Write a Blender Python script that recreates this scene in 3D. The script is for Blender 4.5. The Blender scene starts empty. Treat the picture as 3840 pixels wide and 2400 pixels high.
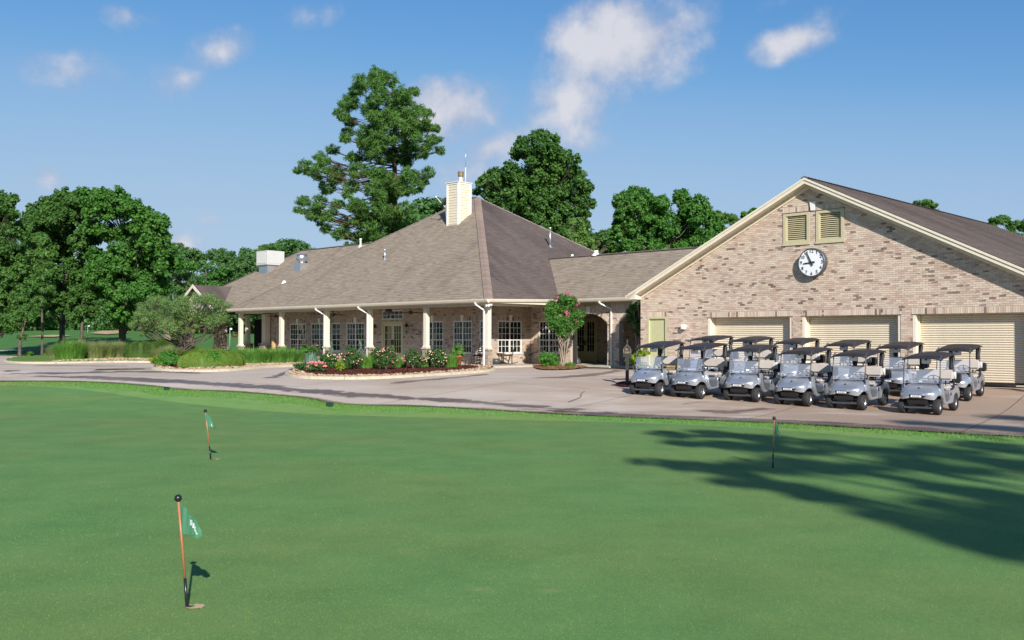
import bpy, bmesh, math, random
import numpy as np
from mathutils import Vector, Matrix
R = math.radians
rnd = random.Random(7)
scene = bpy.context.scene
col = scene.collection

# ------------------------------------------------------------------ camera, sky, sun, exposure
FPX, CX, CY, CAMH = 3640.0, 1920.0, 1200.0, 2.1
_pitch = math.atan(72 / FPX); _roll = R(0.1)
fw = np.array([0, math.cos(_pitch), math.sin(_pitch)])
_r0 = np.array([1.0, 0, 0]); _u0 = np.cross(_r0, fw)
rt = math.cos(_roll) * _r0 + math.sin(_roll) * _u0
up = np.cross(rt, fw)
cam_data = bpy.data.cameras.new('camera'); cam = bpy.data.objects.new('camera', cam_data); col.objects.link(cam)
cam_data.sensor_width = 36; cam_data.lens = FPX / 3840 * 36; cam_data.clip_end = 3000; cam_data.clip_start = 0.1
m = Matrix.Identity(4)
for i in range(3):
    m[i][0] = rt[i]; m[i][1] = up[i]; m[i][2] = -fw[i]
m[2][3] = CAMH
cam.matrix_world = m
scene.camera = cam

SUN_EL = R(29.0); SUN_AZ_OFF = R(13.7)          # sun behind the camera, to its right
sun_dir = Vector((math.sin(SUN_AZ_OFF) * math.cos(SUN_EL), -math.cos(SUN_AZ_OFF) * math.cos(SUN_EL), math.sin(SUN_EL)))
sd = bpy.data.lights.new('sun', 'SUN'); sd.energy = 5.0; sd.angle = R(0.53); sd.color = (1.0, 0.95, 0.88)
so = bpy.data.objects.new('sun', sd); col.objects.link(so)
so.rotation_euler = (-sun_dir).to_track_quat('-Z', 'Y').to_euler()
so.location = (20, -30, 40)

world = bpy.data.worlds.new('World'); scene.world = world; world.use_nodes = True
wn = world.node_tree.nodes; wl = world.node_tree.links
for n_ in list(wn): wn.remove(n_)
w_out = wn.new('ShaderNodeOutputWorld'); w_bg = wn.new('ShaderNodeBackground')
w_sky = wn.new('ShaderNodeTexSky'); w_sky.sky_type = 'NISHITA'; w_sky.sun_disc = False
w_sky.sun_elevation = SUN_EL; w_sky.sun_rotation = math.pi - SUN_AZ_OFF
w_sky.altitude = 0; w_sky.air_density = 1.0; w_sky.dust_density = 0.3; w_sky.ozone_density = 2.5
w_bg.inputs[1].default_value = 0.095
w_tc = wn.new('ShaderNodeTexCoord')

def wmath(op, a, b=None, c=None):
    n = wn.new('ShaderNodeMath'); n.operation = op
    for k, v in enumerate((a, b, c)):
        if v is None: continue
        if isinstance(v, (int, float)): n.inputs[k].default_value = v
        else: wl.new(v, n.inputs[k])
    return n.outputs[0]

# clouds: each one a soft patch round its own direction in the sky, broken up by fractal noise
def px_dir(x, y):
    v = fw * FPX + rt * (x - CX) - up * (y - CY)
    return v / np.linalg.norm(v)
CLOUDS = [  # px x, px y, half width, half height, tilt, strength
    (2330, 180, 210, 130, 0.25, 1.0), (2180, 330, 200, 105, 0.55, .70), (2345, 55, 50, 60, 1.2, .62), (2490, 140, 110, 90, 0.7, .58),
    (2040, 450, 150, 60, 0.5, .60), (2160, 490, 80, 60, 0, .44), (1705, 410, 130, 85, 0.1, 1.15), (1640, 470, 110, 50, 0.2, .5),
    (1860, 550, 120, 55, 0.3, .72), (1790, 620, 110, 60, 0.3, .5), (250, 250, 105, 60, -0.1, .66), (825, 195, 115, 60, 0.35, .78),
    (715, 290, 100, 55, 0.45, .58), (480, 62, 90, 38, 0, .6), (1180, 60, 120, 40, 0.25, .5), (2970, 150, 110, 45, 0.2, .8),
    (3080, 100, 110, 50, 0.5, .5), (190, 670, 50, 38, 0, .48), (330, 690, 80, 34, 0, .34), (800, 820, 80, 30, 0, .42),
    (680, 915, 70, 40, 0, .62), (820, 925, 80, 30, 0, .45), (2900, 15, 100, 30, .2, .4),
    (-900, 300, 260, 120, 0.2, .9), (-1500, 600, 220, 90, 0.1, .8), (4700, 250, 240, 110, 0.2, .9), (5400, 600, 260, 90, 0, .8), (2300, -700, 400, 160, 0.3, .9), (600, -900, 380, 140, .2, .8)]
w_map = wn.new('ShaderNodeMapping'); w_map.vector_type = 'POINT'; wl.new(w_tc.outputs['Generated'], w_map.inputs[0])
w_noise = wn.new('ShaderNodeTexNoise'); w_noise.inputs['Scale'].default_value = 9; w_noise.inputs['Detail'].default_value = 9; w_noise.inputs['Roughness'].default_value = .62
wl.new(w_map.outputs[0], w_noise.inputs['Vector'])
w_n2 = wn.new('ShaderNodeTexNoise'); w_n2.inputs['Scale'].default_value = 26; w_n2.inputs['Detail'].default_value = 6
wl.new(w_map.outputs[0], w_n2.inputs['Vector'])
acc = None
for (x, y, hwid, hh, tilt, st) in CLOUDS:
    d = px_dir(x, y)
    right = np.cross(d, [0, 0, 1]); right /= np.linalg.norm(right); upv = np.cross(right, d)
    a = right * math.cos(tilt) + upv * math.sin(tilt); b = -right * math.sin(tilt) + upv * math.cos(tilt)
    sub = wn.new('ShaderNodeVectorMath'); sub.operation = 'SUBTRACT'; wl.new(w_tc.outputs['Generated'], sub.inputs[0]); sub.inputs[1].default_value = tuple(d)
    def dot(v):
        q = wn.new('ShaderNodeVectorMath'); q.operation = 'DOT_PRODUCT'; wl.new(sub.outputs[0], q.inputs[0]); q.inputs[1].default_value = tuple(v); return q.outputs['Value']
    da = dot(a / (hwid * 2.15 / FPX)); db = dot(b / (hh * 2.15 / FPX))
    rr = wmath('ADD', wmath('MULTIPLY', da, da), wmath('MULTIPLY', db, db))
    blob = wmath('MULTIPLY', wmath('MAXIMUM', wmath('SUBTRACT', 1.0, wmath('SQRT', rr)), 0.0), st)
    acc = blob if acc is None else wmath('MAXIMUM', acc, blob)
nz = wmath('ADD', wmath('MULTIPLY', w_noise.outputs['Fac'], 1.0), wmath('MULTIPLY', w_n2.outputs['Fac'], 0.28))
dens = wmath('SUBTRACT', wmath('ADD', wmath('MULTIPLY', acc, 1.55), wmath('MULTIPLY', wmath('SUBTRACT', nz, .62), 2.9)), .52)
gate = wn.new('ShaderNodeMapRange'); gate.interpolation_type = 'SMOOTHSTEP'; wl.new(acc, gate.inputs[0]); gate.inputs[1].default_value = 0.0; gate.inputs[2].default_value = .3
cl = wn.new('ShaderNodeMapRange'); cl.interpolation_type = 'SMOOTHSTEP'; wl.new(dens, cl.inputs[0]); cl.inputs[1].default_value = -.22; cl.inputs[2].default_value = .80
w_mix = wn.new('ShaderNodeMix'); w_mix.data_type = 'RGBA'
wl.new(wmath('MULTIPLY', wmath('MULTIPLY', cl.outputs[0], gate.outputs[0]), .86), w_mix.inputs['Factor'])
w_hsv = wn.new('ShaderNodeHueSaturation'); w_hsv.inputs['Saturation'].default_value = 1.0; w_hsv.inputs['Value'].default_value = 1.0
w_dn = wn.new('ShaderNodeVectorMath'); w_dn.operation = 'SCALE'; w_dn.inputs['Scale'].default_value = 1 / 16; wl.new(w_sky.outputs[0], w_dn.inputs[0])
w_cv = wn.new('ShaderNodeRGBCurve')
for ci, pts in enumerate((((0, 0), (.129, .0735), (.168, .125), (.24, .176), (.36, .205), (.5, .215), (1, .23)), ((0, 0), (.211, .174), (.276, .226), (.372, .264), (.5, .283), (1, .30)), ((0, 0), (.345, .338), (.418, .364), (.51, .372), (1, .38)))):
    cu_ = w_cv.mapping.curves[ci]
    while len(cu_.points) < len(pts): cu_.points.new(.5, .5)
    for k_, (a_, b_) in enumerate(pts): cu_.points[k_].location = (a_, b_)
w_cv.mapping.update(); wl.new(w_dn.outputs[0], w_cv.inputs['Color'])
w_up = wn.new('ShaderNodeVectorMath'); w_up.operation = 'SCALE'; w_up.inputs['Scale'].default_value = 16; wl.new(w_cv.outputs[0], w_up.inputs[0])
wl.new(w_up.outputs[0], w_hsv.inputs['Color'])
wl.new(w_hsv.outputs[0], w_mix.inputs['A']); w_cc = wn.new('ShaderNodeMix'); w_cc.data_type = 'RGBA'; w_cc.inputs['A'].default_value = (3.3, 3.7, 4.9, 1); w_cc.inputs['B'].default_value = (6.0, 5.9, 6.15, 1)
wl.new(wmath('MULTIPLY', wmath('MAXIMUM', wmath('MINIMUM', wmath('ADD', dens, wmath('MULTIPLY', wmath('SUBTRACT', w_n2.outputs['Fac'], .5), 1.6)), 1.0), 0.0), 1.0), w_cc.inputs['Factor']); wl.new(w_cc.outputs['Result'], w_mix.inputs['B'])
wl.new(w_mix.outputs['Result'], w_bg.inputs[0]); wl.new(w_bg.outputs[0], w_out.inputs[0])

scene.view_settings.view_transform = 'Standard'; scene.view_settings.look = 'None'
scene.view_settings.exposure = 0.42; scene.view_settings.gamma = 1; scene.view_settings.use_curve_mapping = False
scene.render.engine = 'CYCLES'
scene.cycles.max_bounces = 8; scene.cycles.transparent_max_bounces = 16

# ------------------------------------------------------------------ measuring helpers (from the photograph to points in the place)
def ray(x, y):
    v = fw * FPX + rt * (x - CX) - up * (y - CY); return v / v[1]
def sst(a, b, v):
    t = min(1, max(0, (v - a) / (b - a))); return t * t * (3 - 2 * t)
def G(x, y):                                   # the lie of the land
    z = .6 * sst(26, 38, y) + .12 * sst(38, 46, y)
    z += 2.15 * sst(80, 150, y) * sst(60, -10, x) + 1.4 * sst(150, 260, y)
    z += .55 * math.exp(-((x + 66) / 16) ** 2 - ((y - 150) / 10) ** 2)
    return z
def gnd(x, y):
    v = ray(x, y); Y = 3.0
    while Y < 400:
        if CAMH + v[2] * Y <= G(v[0] * Y, Y): break
        Y += .02 if Y < 80 else .1
    return Vector((v[0] * Y, Y, G(v[0] * Y, Y)))
def at(x, y, Y):
    v = ray(x, y); return Vector((v[0] * Y, Y, CAMH + v[2] * Y))
TH = R(44)
ex = Vector((math.cos(TH), -math.sin(TH), 0)); ey = Vector((math.sin(TH), math.cos(TH), 0))
class Frame:                                   # local axes of a building: x along its front (to the right), y back
    def __init__(s, x, y): s.o = Vector((x, y, 0))
    def w(s, x, y, z): return s.o + ex * x + ey * y + Vector((0, 0, z))
    def l(s, p): d = Vector(p) - s.o; return Vector((d.dot(ex), d.dot(ey), d.z))
    def ony(s, px, py, yl):                    # local point where the sight line meets the plane y = yl
        v = Vector(ray(px, py)); o = s.l((0, 0, CAMH)); d = Vector((v.dot(ex), v.dot(ey), v.z))
        return o + d * ((yl - o.y) / d.y)
    def onx(s, px, py, xl):
        v = Vector(ray(px, py)); o = s.l((0, 0, CAMH)); d = Vector((v.dot(ex), v.dot(ey), v.z))
        return o + d * ((xl - o.x) / d.x)
    def onplane(s, px, py, p0, nrm):
        v = Vector(ray(px, py)); o = s.l((0, 0, CAMH)); d = Vector((v.dot(ex), v.dot(ey), v.z))
        return o + d * ((Vector(p0) - o).dot(nrm) / d.dot(nrm))
CH = Frame(-1.09, 45.4)
GA = Frame(5.76, 43.48)
def proj(p):
    d = np.array([p[0], p[1], p[2] - CAMH]); k = d @ fw
    return (CX + FPX * (d @ rt) / k, CY - FPX * (d @ up) / k)

# ------------------------------------------------------------------ materials
class NT:
    def __init__(s, name):
        s.m = bpy.data.materials.new(name); s.m.use_nodes = True; s.n = s.m.node_tree.nodes; s.l = s.m.node_tree.links
        s.b = s.n['Principled BSDF']; s.out = s.n['Material Output']
    def new(s, t, **k):
        n = s.n.new(t)
        for a, v in k.items(): setattr(n, a, v)
        return n
    def set(s, sock, v):
        if hasattr(v, 'links') or hasattr(v, 'is_linked'): s.l.new(v, sock)
        else: sock.default_value = v
    def math(s, op, a, b=0.0, c=None, clamp=False):
        n = s.new('ShaderNodeMath', operation=op, use_clamp=clamp); s.set(n.inputs[0], a); s.set(n.inputs[1], b)
        if c is not None: s.set(n.inputs[2], c)
        return n.outputs[0]
    def noise(s, scale, detail=4, rough=.5, vec=None, stretch=None, coord='Object'):
        n = s.new('ShaderNodeTexNoise'); n.inputs['Scale'].default_value = scale; n.inputs['Detail'].default_value = detail; n.inputs['Roughness'].default_value = rough
        if vec is None:
            tc = s.new('ShaderNodeTexCoord'); vec = tc.outputs[coord]
        if stretch:
            mp = s.new('ShaderNodeMapping'); mp.inputs['Scale'].default_value = stretch[:3]
            if len(stretch) > 3: mp.inputs['Rotation'].default_value = (0, 0, stretch[3])
            s.l.new(vec, mp.inputs[0]); vec = mp.outputs[0]
        s.l.new(vec, n.inputs['Vector']); return n.outputs['Fac']
    def ramp(s, fac, stops, interp='LINEAR'):
        n = s.new('ShaderNodeValToRGB'); e = n.color_ramp.elements; n.color_ramp.interpolation = interp
        while len(e) < len(stops): e.new(.5)
        for i, (p, c) in enumerate(stops):
            e[i].position = p; e[i].color = (c[0], c[1], c[2], 1) if not isinstance(c, float) else (c, c, c, 1)
        s.set(n.inputs[0], fac); return n.outputs['Color']
    def mix(s, fac, a, b, blend='MIX'):
        n = s.new('ShaderNodeMix', data_type='RGBA', blend_type=blend)
        s.set(n.inputs['Factor'], fac)
        for k, v in (('A', a), ('B', b)):
            if isinstance(v, tuple): n.inputs[k].default_value = (v[0], v[1], v[2], 1)
            else: s.l.new(v, n.inputs[k])
        return n.outputs['Result']
    def rng(s, v, a, b, c=0.0, d=1.0, smooth=False):
        n = s.new('ShaderNodeMapRange'); 
        if smooth: n.interpolation_type = 'SMOOTHSTEP'
        s.set(n.inputs[0], v); n.inputs[1].default_value = a; n.inputs[2].default_value = b; n.inputs[3].default_value = c; n.inputs[4].default_value = d
        return n.outputs[0]
    def bump(s, h, dist=.01, strength=1.0):
        n = s.new('ShaderNodeBump'); n.inputs['Distance'].default_value = dist; n.inputs['Strength'].default_value = strength
        s.l.new(h, n.inputs['Height']); s.l.new(n.outputs[0], s.b.inputs['Normal'])
    def island(s):
        g = s.new('ShaderNodeNewGeometry'); o = s.new('ShaderNodeObjectInfo')
        return s.math('FRACT', s.math('ADD', g.outputs['Random Per Island'], o.outputs['Random']))
    def color(s, c):
        if isinstance(c, tuple): s.b.inputs['Base Color'].default_value = (c[0], c[1], c[2], 1)
        else: s.l.new(c, s.b.inputs['Base Color'])
    def P(s, rough=.6, metal=0.0, spec=.5, coat=0.0):
        s.b.inputs['Roughness'].default_value = rough; s.b.inputs['Metallic'].default_value = metal
        s.b.inputs['Specular IOR Level'].default_value = spec; s.b.inputs['Coat Weight'].default_value = coat
        return s

M = {}
def simple(name, c, rough=.6, metal=0.0, var=.12, scale=6.0, spec=.5, coat=0.0, bump=0.0):
    t = NT(name); t.P(rough, metal, spec, coat)
    f = t.noise(scale, 5, .6)
    lo = tuple(v * (1 - var) for v in c); hi = tuple(min(1, v * (1 + var)) for v in c)
    t.color(t.ramp(f, [(.3, lo), (.7, hi)]))
    if bump: t.bump(f, bump)
    M[name] = t.m; return t.m
simple('trim_cream', (.74, .66, .52), .5, var=.06)
simple('trim_white', (.78, .76, .72), .45, var=.05)
simple('door_green', (.50, .49, .27), .45, var=.05)
simple('door_shade', (.30, .30, .17), .5, var=.05)
simple('shutter_tan', (.66, .58, .44), .42, var=.05, scale=3)
simple('siding_cream', (.66, .59, .44), .55, var=.07)
simple('limestone', (.48, .41, .32), .8, var=.3, scale=5, bump=.01)
simple('mortar', (.46, .40, .34), .9, var=.15, scale=20)
simple('black_metal', (.02, .02, .022), .4, spec=.5)
simple('dark_metal', (.06, .06, .065), .45)
simple('dark_wood', (.05, .035, .025), .6)
simple('galvanised', (.55, .57, .6), .35, .8, var=.1)
simple('aluminium', (.7, .71, .73), .3, .95, var=.08, scale=2)
simple('olive_paint', (.52, .46, .29), .5, var=.05)
simple('louvre_box', (.50, .50, .49), .5, var=.06)
simple('chimney_cap', (.22, .16, .09), .6, .3, var=.4, scale=14)
simple('pipe_white', (.75, .75, .73), .4)
simple('concrete_floor', (.46, .41, .35), .8, var=.12, scale=2)
simple('kerb', (.47, .40, .28), .85, var=.2, scale=7, bump=.01)
simple('red_paint', (.42, .07, .05), .6)
simple('ceiling', (.42, .38, .31), .7, var=.05)
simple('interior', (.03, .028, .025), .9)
simple('tyre', (.022, .022, .023), .75, var=.3, scale=12)
simple('canopy_black', (.022, .020, .022), .55, var=.15, scale=4)
simple('vinyl', (.47, .43, .40), .5, var=.06)
simple('plastic_black', (.018, .018, .019), .5, var=.2)
simple('pebble_black', (.025, .025, .027), .35, var=.5, scale=60)
simple('plate_white', (.66, .68, .70), .5, var=.03)
simple('print_dark', (.02, .02, .02), .6, var=.02)
simple('clock_face', (.80, .80, .80), .4, var=.02)
simple('clock_rim', (.10, .12, .14), .4, .4)
simple('terracotta', (.42, .11, .035), .6)
simple('rod_orange', (.42, .15, .07), .45)
simple('ball_black', (.015, .015, .016), .3)
simple('cardboard', (.42, .28, .13), .7, var=.2)
simple('soil', (.09, .06, .04), .95, var=.4, scale=30, bump=.02)
simple('cushion_navy', (.03, .03, .06), .7)
simple('green_box', (.012, .04, .032), .8, spec=.15)
simple('bin_blue', (.05, .06, .08), .5)
simple('rusty', (.16, .08, .04), .7, var=.4, scale=12)
simple('sand_dirt', (.42, .30, .17), .95, var=.3, scale=1.5)
simple('lamp_glass', (.35, .3, .2), .15)
simple('rose_pink', (.62, .16, .20), .6, var=.3, scale=30)
simple('rose_pale', (.72, .50, .36), .6, var=.3, scale=30)
simple('petal_pink', (.68, .17, .19), .6, var=.25, scale=30)
simple('myrtle_pink', (.55, .13, .20), .6, var=.3, scale=30)
simple('yellow_flower', (.6, .45, .05), .6)

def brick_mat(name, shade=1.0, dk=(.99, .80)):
    t = NT(name); t.P(.85, spec=.3)
    r_ = t.island()
    pale = t.ramp(r_, [(0, (.60, .47, .36)), (.18, (.50, .33, .25)), (.3, (.66, .54, .43)), (.45, (.52, .37, .29)), (.6, (.70, .59, .47)), (.75, (.46, .31, .24)), (.86, (.60, .50, .40)), (1, (.54, .42, .33))], 'CONSTANT')
    cl_ = t.noise(.55, 3, .6, stretch=(1, 1, 3.0))
    thr = t.rng(cl_, .38, .72, dk[0], dk[1])
    dark = t.math('GREATER_THAN', t.math('FRACT', t.math('MULTIPLY', r_, 7.31)), thr)
    g = t.noise(35, 5, .7)
    c = t.mix(dark, t.mix(.28, pale, (.60, .49, .40)), t.mix(t.math('FRACT', t.math('MULTIPLY', r_, 31.7)), (.12, .082, .068), (.27, .19, .155)))
    c = t.mix(t.rng(g, .3, .75, 0, .45), c, t.mix(.5, c, (.75, .66, .55)))
    wv = t.noise(.35, 4, .6)
    c = t.mix(t.rng(wv, .35, .65, 0, .8), t.mix(1.0, c, (.88, .87, .86), 'MULTIPLY'), t.mix(1.0, c, (1.05, 1.03, 1.0), 'MULTIPLY'))
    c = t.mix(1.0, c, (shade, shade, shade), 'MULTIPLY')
    t.color(c); t.bump(g, .006); M[name] = t.m
brick_mat('brick')
brick_mat('brick_porch_shade', .80, (.99, .87))  # same brick with porch shade put into its colour, fewer dark bricks
def stone_mat():
    t = NT('rubble'); t.P(.85, spec=.3)
    r_ = t.island(); g = t.noise(9, 5, .7)
    c = t.ramp(r_, [(0, (.42, .36, .28)), (.25, (.30, .24, .19)), (.5, (.50, .43, .33)), (.75, (.36, .27, .18)), (1, (.45, .40, .34))])
    t.color(t.mix(t.rng(g, .3, .7), c, t.mix(1.0, c, (.62, .6, .58), 'MULTIPLY'))); t.bump(g, .02); M['rubble'] = t.m
stone_mat()
def rock_mat():
    t = NT('river_rock'); t.P(.8, spec=.3); r_ = t.island()
    t.color(t.ramp(r_, [(0, (.40, .29, .18)), (.3, (.27, .17, .105)), (.55, (.47, .37, .25)), (.8, (.33, .20, .125)), (1, (.50, .42, .31))])); M['river_rock'] = t.m
rock_mat()
def mulch_mat():
    t = NT('mulch'); t.P(.95, spec=.1)
    f = t.noise(22, 8, .75); g = t.noise(2, 3)
    t.color(t.mix(t.rng(g, .3, .7), t.ramp(f, [(.3, (.05, .016, .012)), (.5, (.15, .045, .03)), (.72, (.26, .09, .06))]), t.ramp(f, [(.3, (.04, .013, .01)), (.7, (.17, .055, .035))])))
    t.bump(f, .05); M['mulch'] = t.m
    t = NT('mulch_chip'); t.P(.9, spec=.2); r_ = t.island()
    t.color(t.ramp(r_, [(0, (.06, .02, .014)), (.5, (.16, .05, .03)), (1, (.27, .10, .06))])); M['mulch_chip'] = t.m
    t = NT('straw'); t.P(.9, spec=.2); r_ = t.island()
    t.color(t.ramp(r_, [(0, (.30, .15, .07)), (.5, (.42, .25, .12)), (1, (.55, .38, .2))])); M['straw'] = t.m
mulch_mat()
def shingle_mat(name, cols, stain, stain_amt, axis=(1, .16, .16), lo=.45, hi=.7):
    t = NT(name); t.P(.9, spec=.25)
    r_ = t.island()
    c = t.ramp(r_, [(i / (len(cols) - 1), k) for i, k in enumerate(cols)])
    s1 = t.noise(.42, 5, .6, stretch=axis); s2 = t.noise(60, 3, .8); s3 = t.noise(1.6, 4, .6, stretch=axis)
    f = t.math('MULTIPLY', t.rng(t.math('ADD', t.math('MULTIPLY', s1, .7), t.math('MULTIPLY', s3, .3)), lo, hi, 0, 1, True), stain_amt)
    c = t.mix(f, c, stain)
    c = t.mix(t.rng(s2, .3, .7, 0, .5), c, t.mix(1.0, c, (.72, .72, .72), 'MULTIPLY'))
    t.color(c); t.bump(s2, .004); M[name] = t.m
shingle_mat('shingle', [(.245, .195, .148), (.30, .245, .188), (.27, .218, .166), (.325, .268, .208), (.28, .226, .172)], (.165, .132, .108), .65, (1, .16, .16), .50, .76)
shingle_mat('shingle_algae', [(.125, .098, .086), (.15, .118, .103), (.132, .104, .091), (.165, .13, .113)], (.072, .056, .052), .85, (.16, 1, .16), .40, .68)
shingle_mat('hip_cap', [(.26, .19, .16), (.30, .23, .19), (.24, .18, .15)], (.17, .12, .1), .4)

def concrete_mat():
    t = NT('driveway_concrete'); t.P(.82, spec=.35)
    tc = t.new('ShaderNodeTexCoord'); geo = t.new('ShaderNodeNewGeometry'); P_ = geo.outputs['Position']
    big = t.noise(.09, 5, .55, vec=P_, stretch=(1, 1.8, 1)); mid = t.noise(.55, 6, .6, vec=P_); fine = t.noise(26, 5, .75, vec=P_)
    o = t.new('ShaderNodeObjectInfo')
    c = t.ramp(big, [(.3, (.40, .315, .245)), (.45, (.53, .445, .365)), (.7, (.60, .525, .45))])
    c = t.mix(t.rng(mid, .35, .7, 0, .5), c, t.mix(1.0, c, (.78, .72, .66), 'MULTIPLY'))
    sx = t.new('ShaderNodeSeparateXYZ'); t.l.new(P_, sx.inputs[0])
    # brown soil washed over the slabs towards the right and round the doorway
    soil = t.math('MULTIPLY', t.rng(sx.outputs[0], -6, 10, 0.15, 1, True), t.rng(t.math('ADD', t.noise(.28, 6, .65, vec=P_, stretch=(1, 2.2, 1)), t.rng(sx.outputs[0], 2, 14, 0, .16)), .38, .62, 0.1, 1, True))
    c = t.mix(t.math('MULTIPLY', soil, .8), c, (.33, .225, .155))
    c = t.mix(t.rng(o.outputs['Random'], 0, 1, 0, .22), c, t.mix(1.0, c, (.8, .78, .76), 'MULTIPLY'))
    c = t.mix(t.rng(fine, .35, .7, 0, .3), c, t.mix(1.0, c, (.7, .7, .7), 'MULTIPLY'))
    t.color(c); t.bump(fine, .006); M['driveway_concrete'] = t.m
concrete_mat()
def wet_mat(name, c, rough, amt, nscale=1.2):
    t = NT(name); t.P(rough, spec=.5); t.color(c)
    uv = t.new('ShaderNodeUVMap'); sx = t.new('ShaderNodeSeparateXYZ'); t.l.new(uv.outputs[0], sx.inputs[0])
    geo = t.new('ShaderNodeNewGeometry')
    n_ = t.noise(nscale, 6, .65, vec=geo.outputs['Position']); n2 = t.noise(.3, 2, .5, vec=geo.outputs['Position'])
    d = t.math('ABSOLUTE', t.math('SUBTRACT', sx.outputs[1], .5)); e = t.math('ABSOLUTE', t.math('SUBTRACT', sx.outputs[0], .5))
    k = t.math('ADD', t.math('SUBTRACT', .5, t.math('MAXIMUM', d, t.math('SUBTRACT', t.math('MULTIPLY', e, 2.2), .62))), t.math('MULTIPLY', t.math('SUBTRACT', n_, .5), 1.2))
    a = t.math('MULTIPLY', t.rng(k, .12, .36, 0, 1, True), t.rng(n2, .3, .6, amt * .7, amt))
    tr = t.new('ShaderNodeBsdfTransparent'); mx = t.new('ShaderNodeMixShader')
    t.l.new(a, mx.inputs[0]); t.l.new(tr.outputs[0], mx.inputs[1]); t.l.new(t.b.outputs[0], mx.inputs[2]); t.l.new(mx.outputs[0], t.out.inputs[0]); M[name] = t.m
wet_mat('wet_stain', (.13, .095, .085), .45, .72)
wet_mat('damp_brown', (.17, .10, .065), .7, .6, .8)
wet_mat('puddle_water', (.03, .03, .025), .04, .95)
def grass_mat(name, a, b, c, fine_sc=90, sc=1.2, bumpd=.01, patch=None, stripe=None):
    t = NT(name); t.P(.85, spec=.15)
    geo = t.new('ShaderNodeNewGeometry'); P_ = geo.outputs['Position']
    f = t.noise(fine_sc, 4, .8, vec=P_); g = t.noise(sc, 6, .62, vec=P_, stretch=(1, 1.0, 1)); h = t.noise(.22, 4, .6, vec=P_)
    k = t.ramp(g, [(.32, a), (.5, b), (.70, c)])
    f2 = t.noise(26, 5, .75, vec=P_)
    k = t.mix(t.rng(f, .3, .72, 0, .65), t.mix(1.0, k, (.70, .74, .7), 'MULTIPLY'), t.mix(1.0, k, (1.28, 1.22, 1.2), 'MULTIPLY'))
    k = t.mix(t.rng(f2, .32, .68, 0, .8), t.mix(1.0, k, (.84, .88, .84), 'MULTIPLY'), t.mix(1.0, k, (1.22, 1.12, 1.08), 'MULTIPLY'))
    k = t.mix(t.rng(h, .38, .62, 0, .8, True), k, t.mix(1.0, k, (.80, 1.02, 1.03), 'MULTIPLY'))
    m2 = t.noise(7, 5, .7, vec=P_, stretch=(1, .5, 1))
    k = t.mix(t.rng(m2, .35, .7, 0, .5), k, t.mix(1.0, k, (1.18, 1.05, .95), 'MULTIPLY'))
    if patch:
        pn = t.noise(1.6, 5, .6, vec=P_, stretch=(.8, 1.2, 1)); pm = t.noise(.2, 2, .5, vec=P_)
        k = t.mix(t.math('MULTIPLY', t.rng(pn, .60, .74, 0, 1, True), t.rng(pm, .42, .62, 0, .8, True)), k, patch)
    if name == 'putting_turf':       # small repaired ball marks
        vo = t.new('ShaderNodeTexVoronoi'); vo.inputs['Scale'].default_value = 1.3; t.l.new(P_, vo.inputs['Vector'])
        sp = t.math('MULTIPLY', t.math('LESS_THAN', vo.outputs['Distance'], .035), t.math('GREATER_THAN', t.noise(.9, 2, .5, vec=P_), .52))
        k = t.mix(t.math('MULTIPLY', sp, .55), k, (.20, .20, .10))
    t.color(k); t.bump(f, bumpd, .6); M[name] = t.m
grass_mat('putting_turf', (.118, .224, .072), (.142, .248, .080), (.172, .268, .090), 120, .9, .006, (.21, .26, .10))
grass_mat('fringe_turf', (.17, .31, .085), (.21, .345, .10), (.26, .34, .12), 60, 1.6, .02, (.27, .25, .09))
grass_mat('fairway_turf', (.068, .175, .045), (.085, .20, .052), (.105, .215, .06), 25, .6, .02, (.13, .17, .05))
grass_mat('island_turf', (.10, .19, .04), (.15, .23, .05), (.21, .25, .07), 40, 1.6, .02, (.26, .2, .08))

def leaf_mat(name, cols, tr=.3, spec=.25):
    t = NT(name); t.P(.55, spec=spec)
    r_ = t.island()
    geo = t.new('ShaderNodeNewGeometry')
    g = t.noise(.35, 3, .6, vec=geo.outputs['Position'])
    k = t.ramp(r_, [(i / (len(cols) - 1), c) for i, c in enumerate(cols)])
    k = t.mix(t.rng(g, .35, .65, 0, .6), k, t.mix(1.0, k, (1.35, 1.18, .9), 'MULTIPLY'))
    t.color(k)
    tl = t.new('ShaderNodeBsdfTranslucent'); mx = t.new('ShaderNodeMixShader'); mx.inputs[0].default_value = tr
    kk = t.mix(1.0, k, (1.3, 1.5, .6), 'MULTIPLY'); t.l.new(kk, tl.inputs[0])
    t.l.new(t.b.outputs[0], mx.inputs[1]); t.l.new(tl.outputs[0], mx.inputs[2]); t.l.new(mx.outputs[0], t.out.inputs[0]); M[name] = t.m
leaf_mat('pine_needles', [(0.052, 0.131, 0.032), (0.088, 0.201, 0.042), (0.070, 0.166, 0.038), (0.123, 0.245, 0.056)])
leaf_mat('oak_leaves', [(0.041, 0.114, 0.023), (0.067, 0.161, 0.032), (0.052, 0.132, 0.029), (0.090, 0.193, 0.044)])
leaf_mat('gum_leaves', [(0.043, 0.140, 0.024), (0.070, 0.200, 0.034), (0.056, 0.167, 0.029), (0.100, 0.233, 0.051)])
leaf_mat('pale_leaves', [(0.078, 0.169, 0.039), (0.130, 0.247, 0.065), (0.104, 0.208, 0.052), (0.156, 0.273, 0.078)])
leaf_mat('willow_leaves', [(.11, .20, .06), (.155, .26, .085), (.13, .23, .07), (.20, .30, .12)])
leaf_mat('far_leaves', [(0.051, 0.136, 0.041), (0.076, 0.178, 0.051), (0.065, 0.156, 0.048), (0.099, 0.212, 0.065)])
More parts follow.
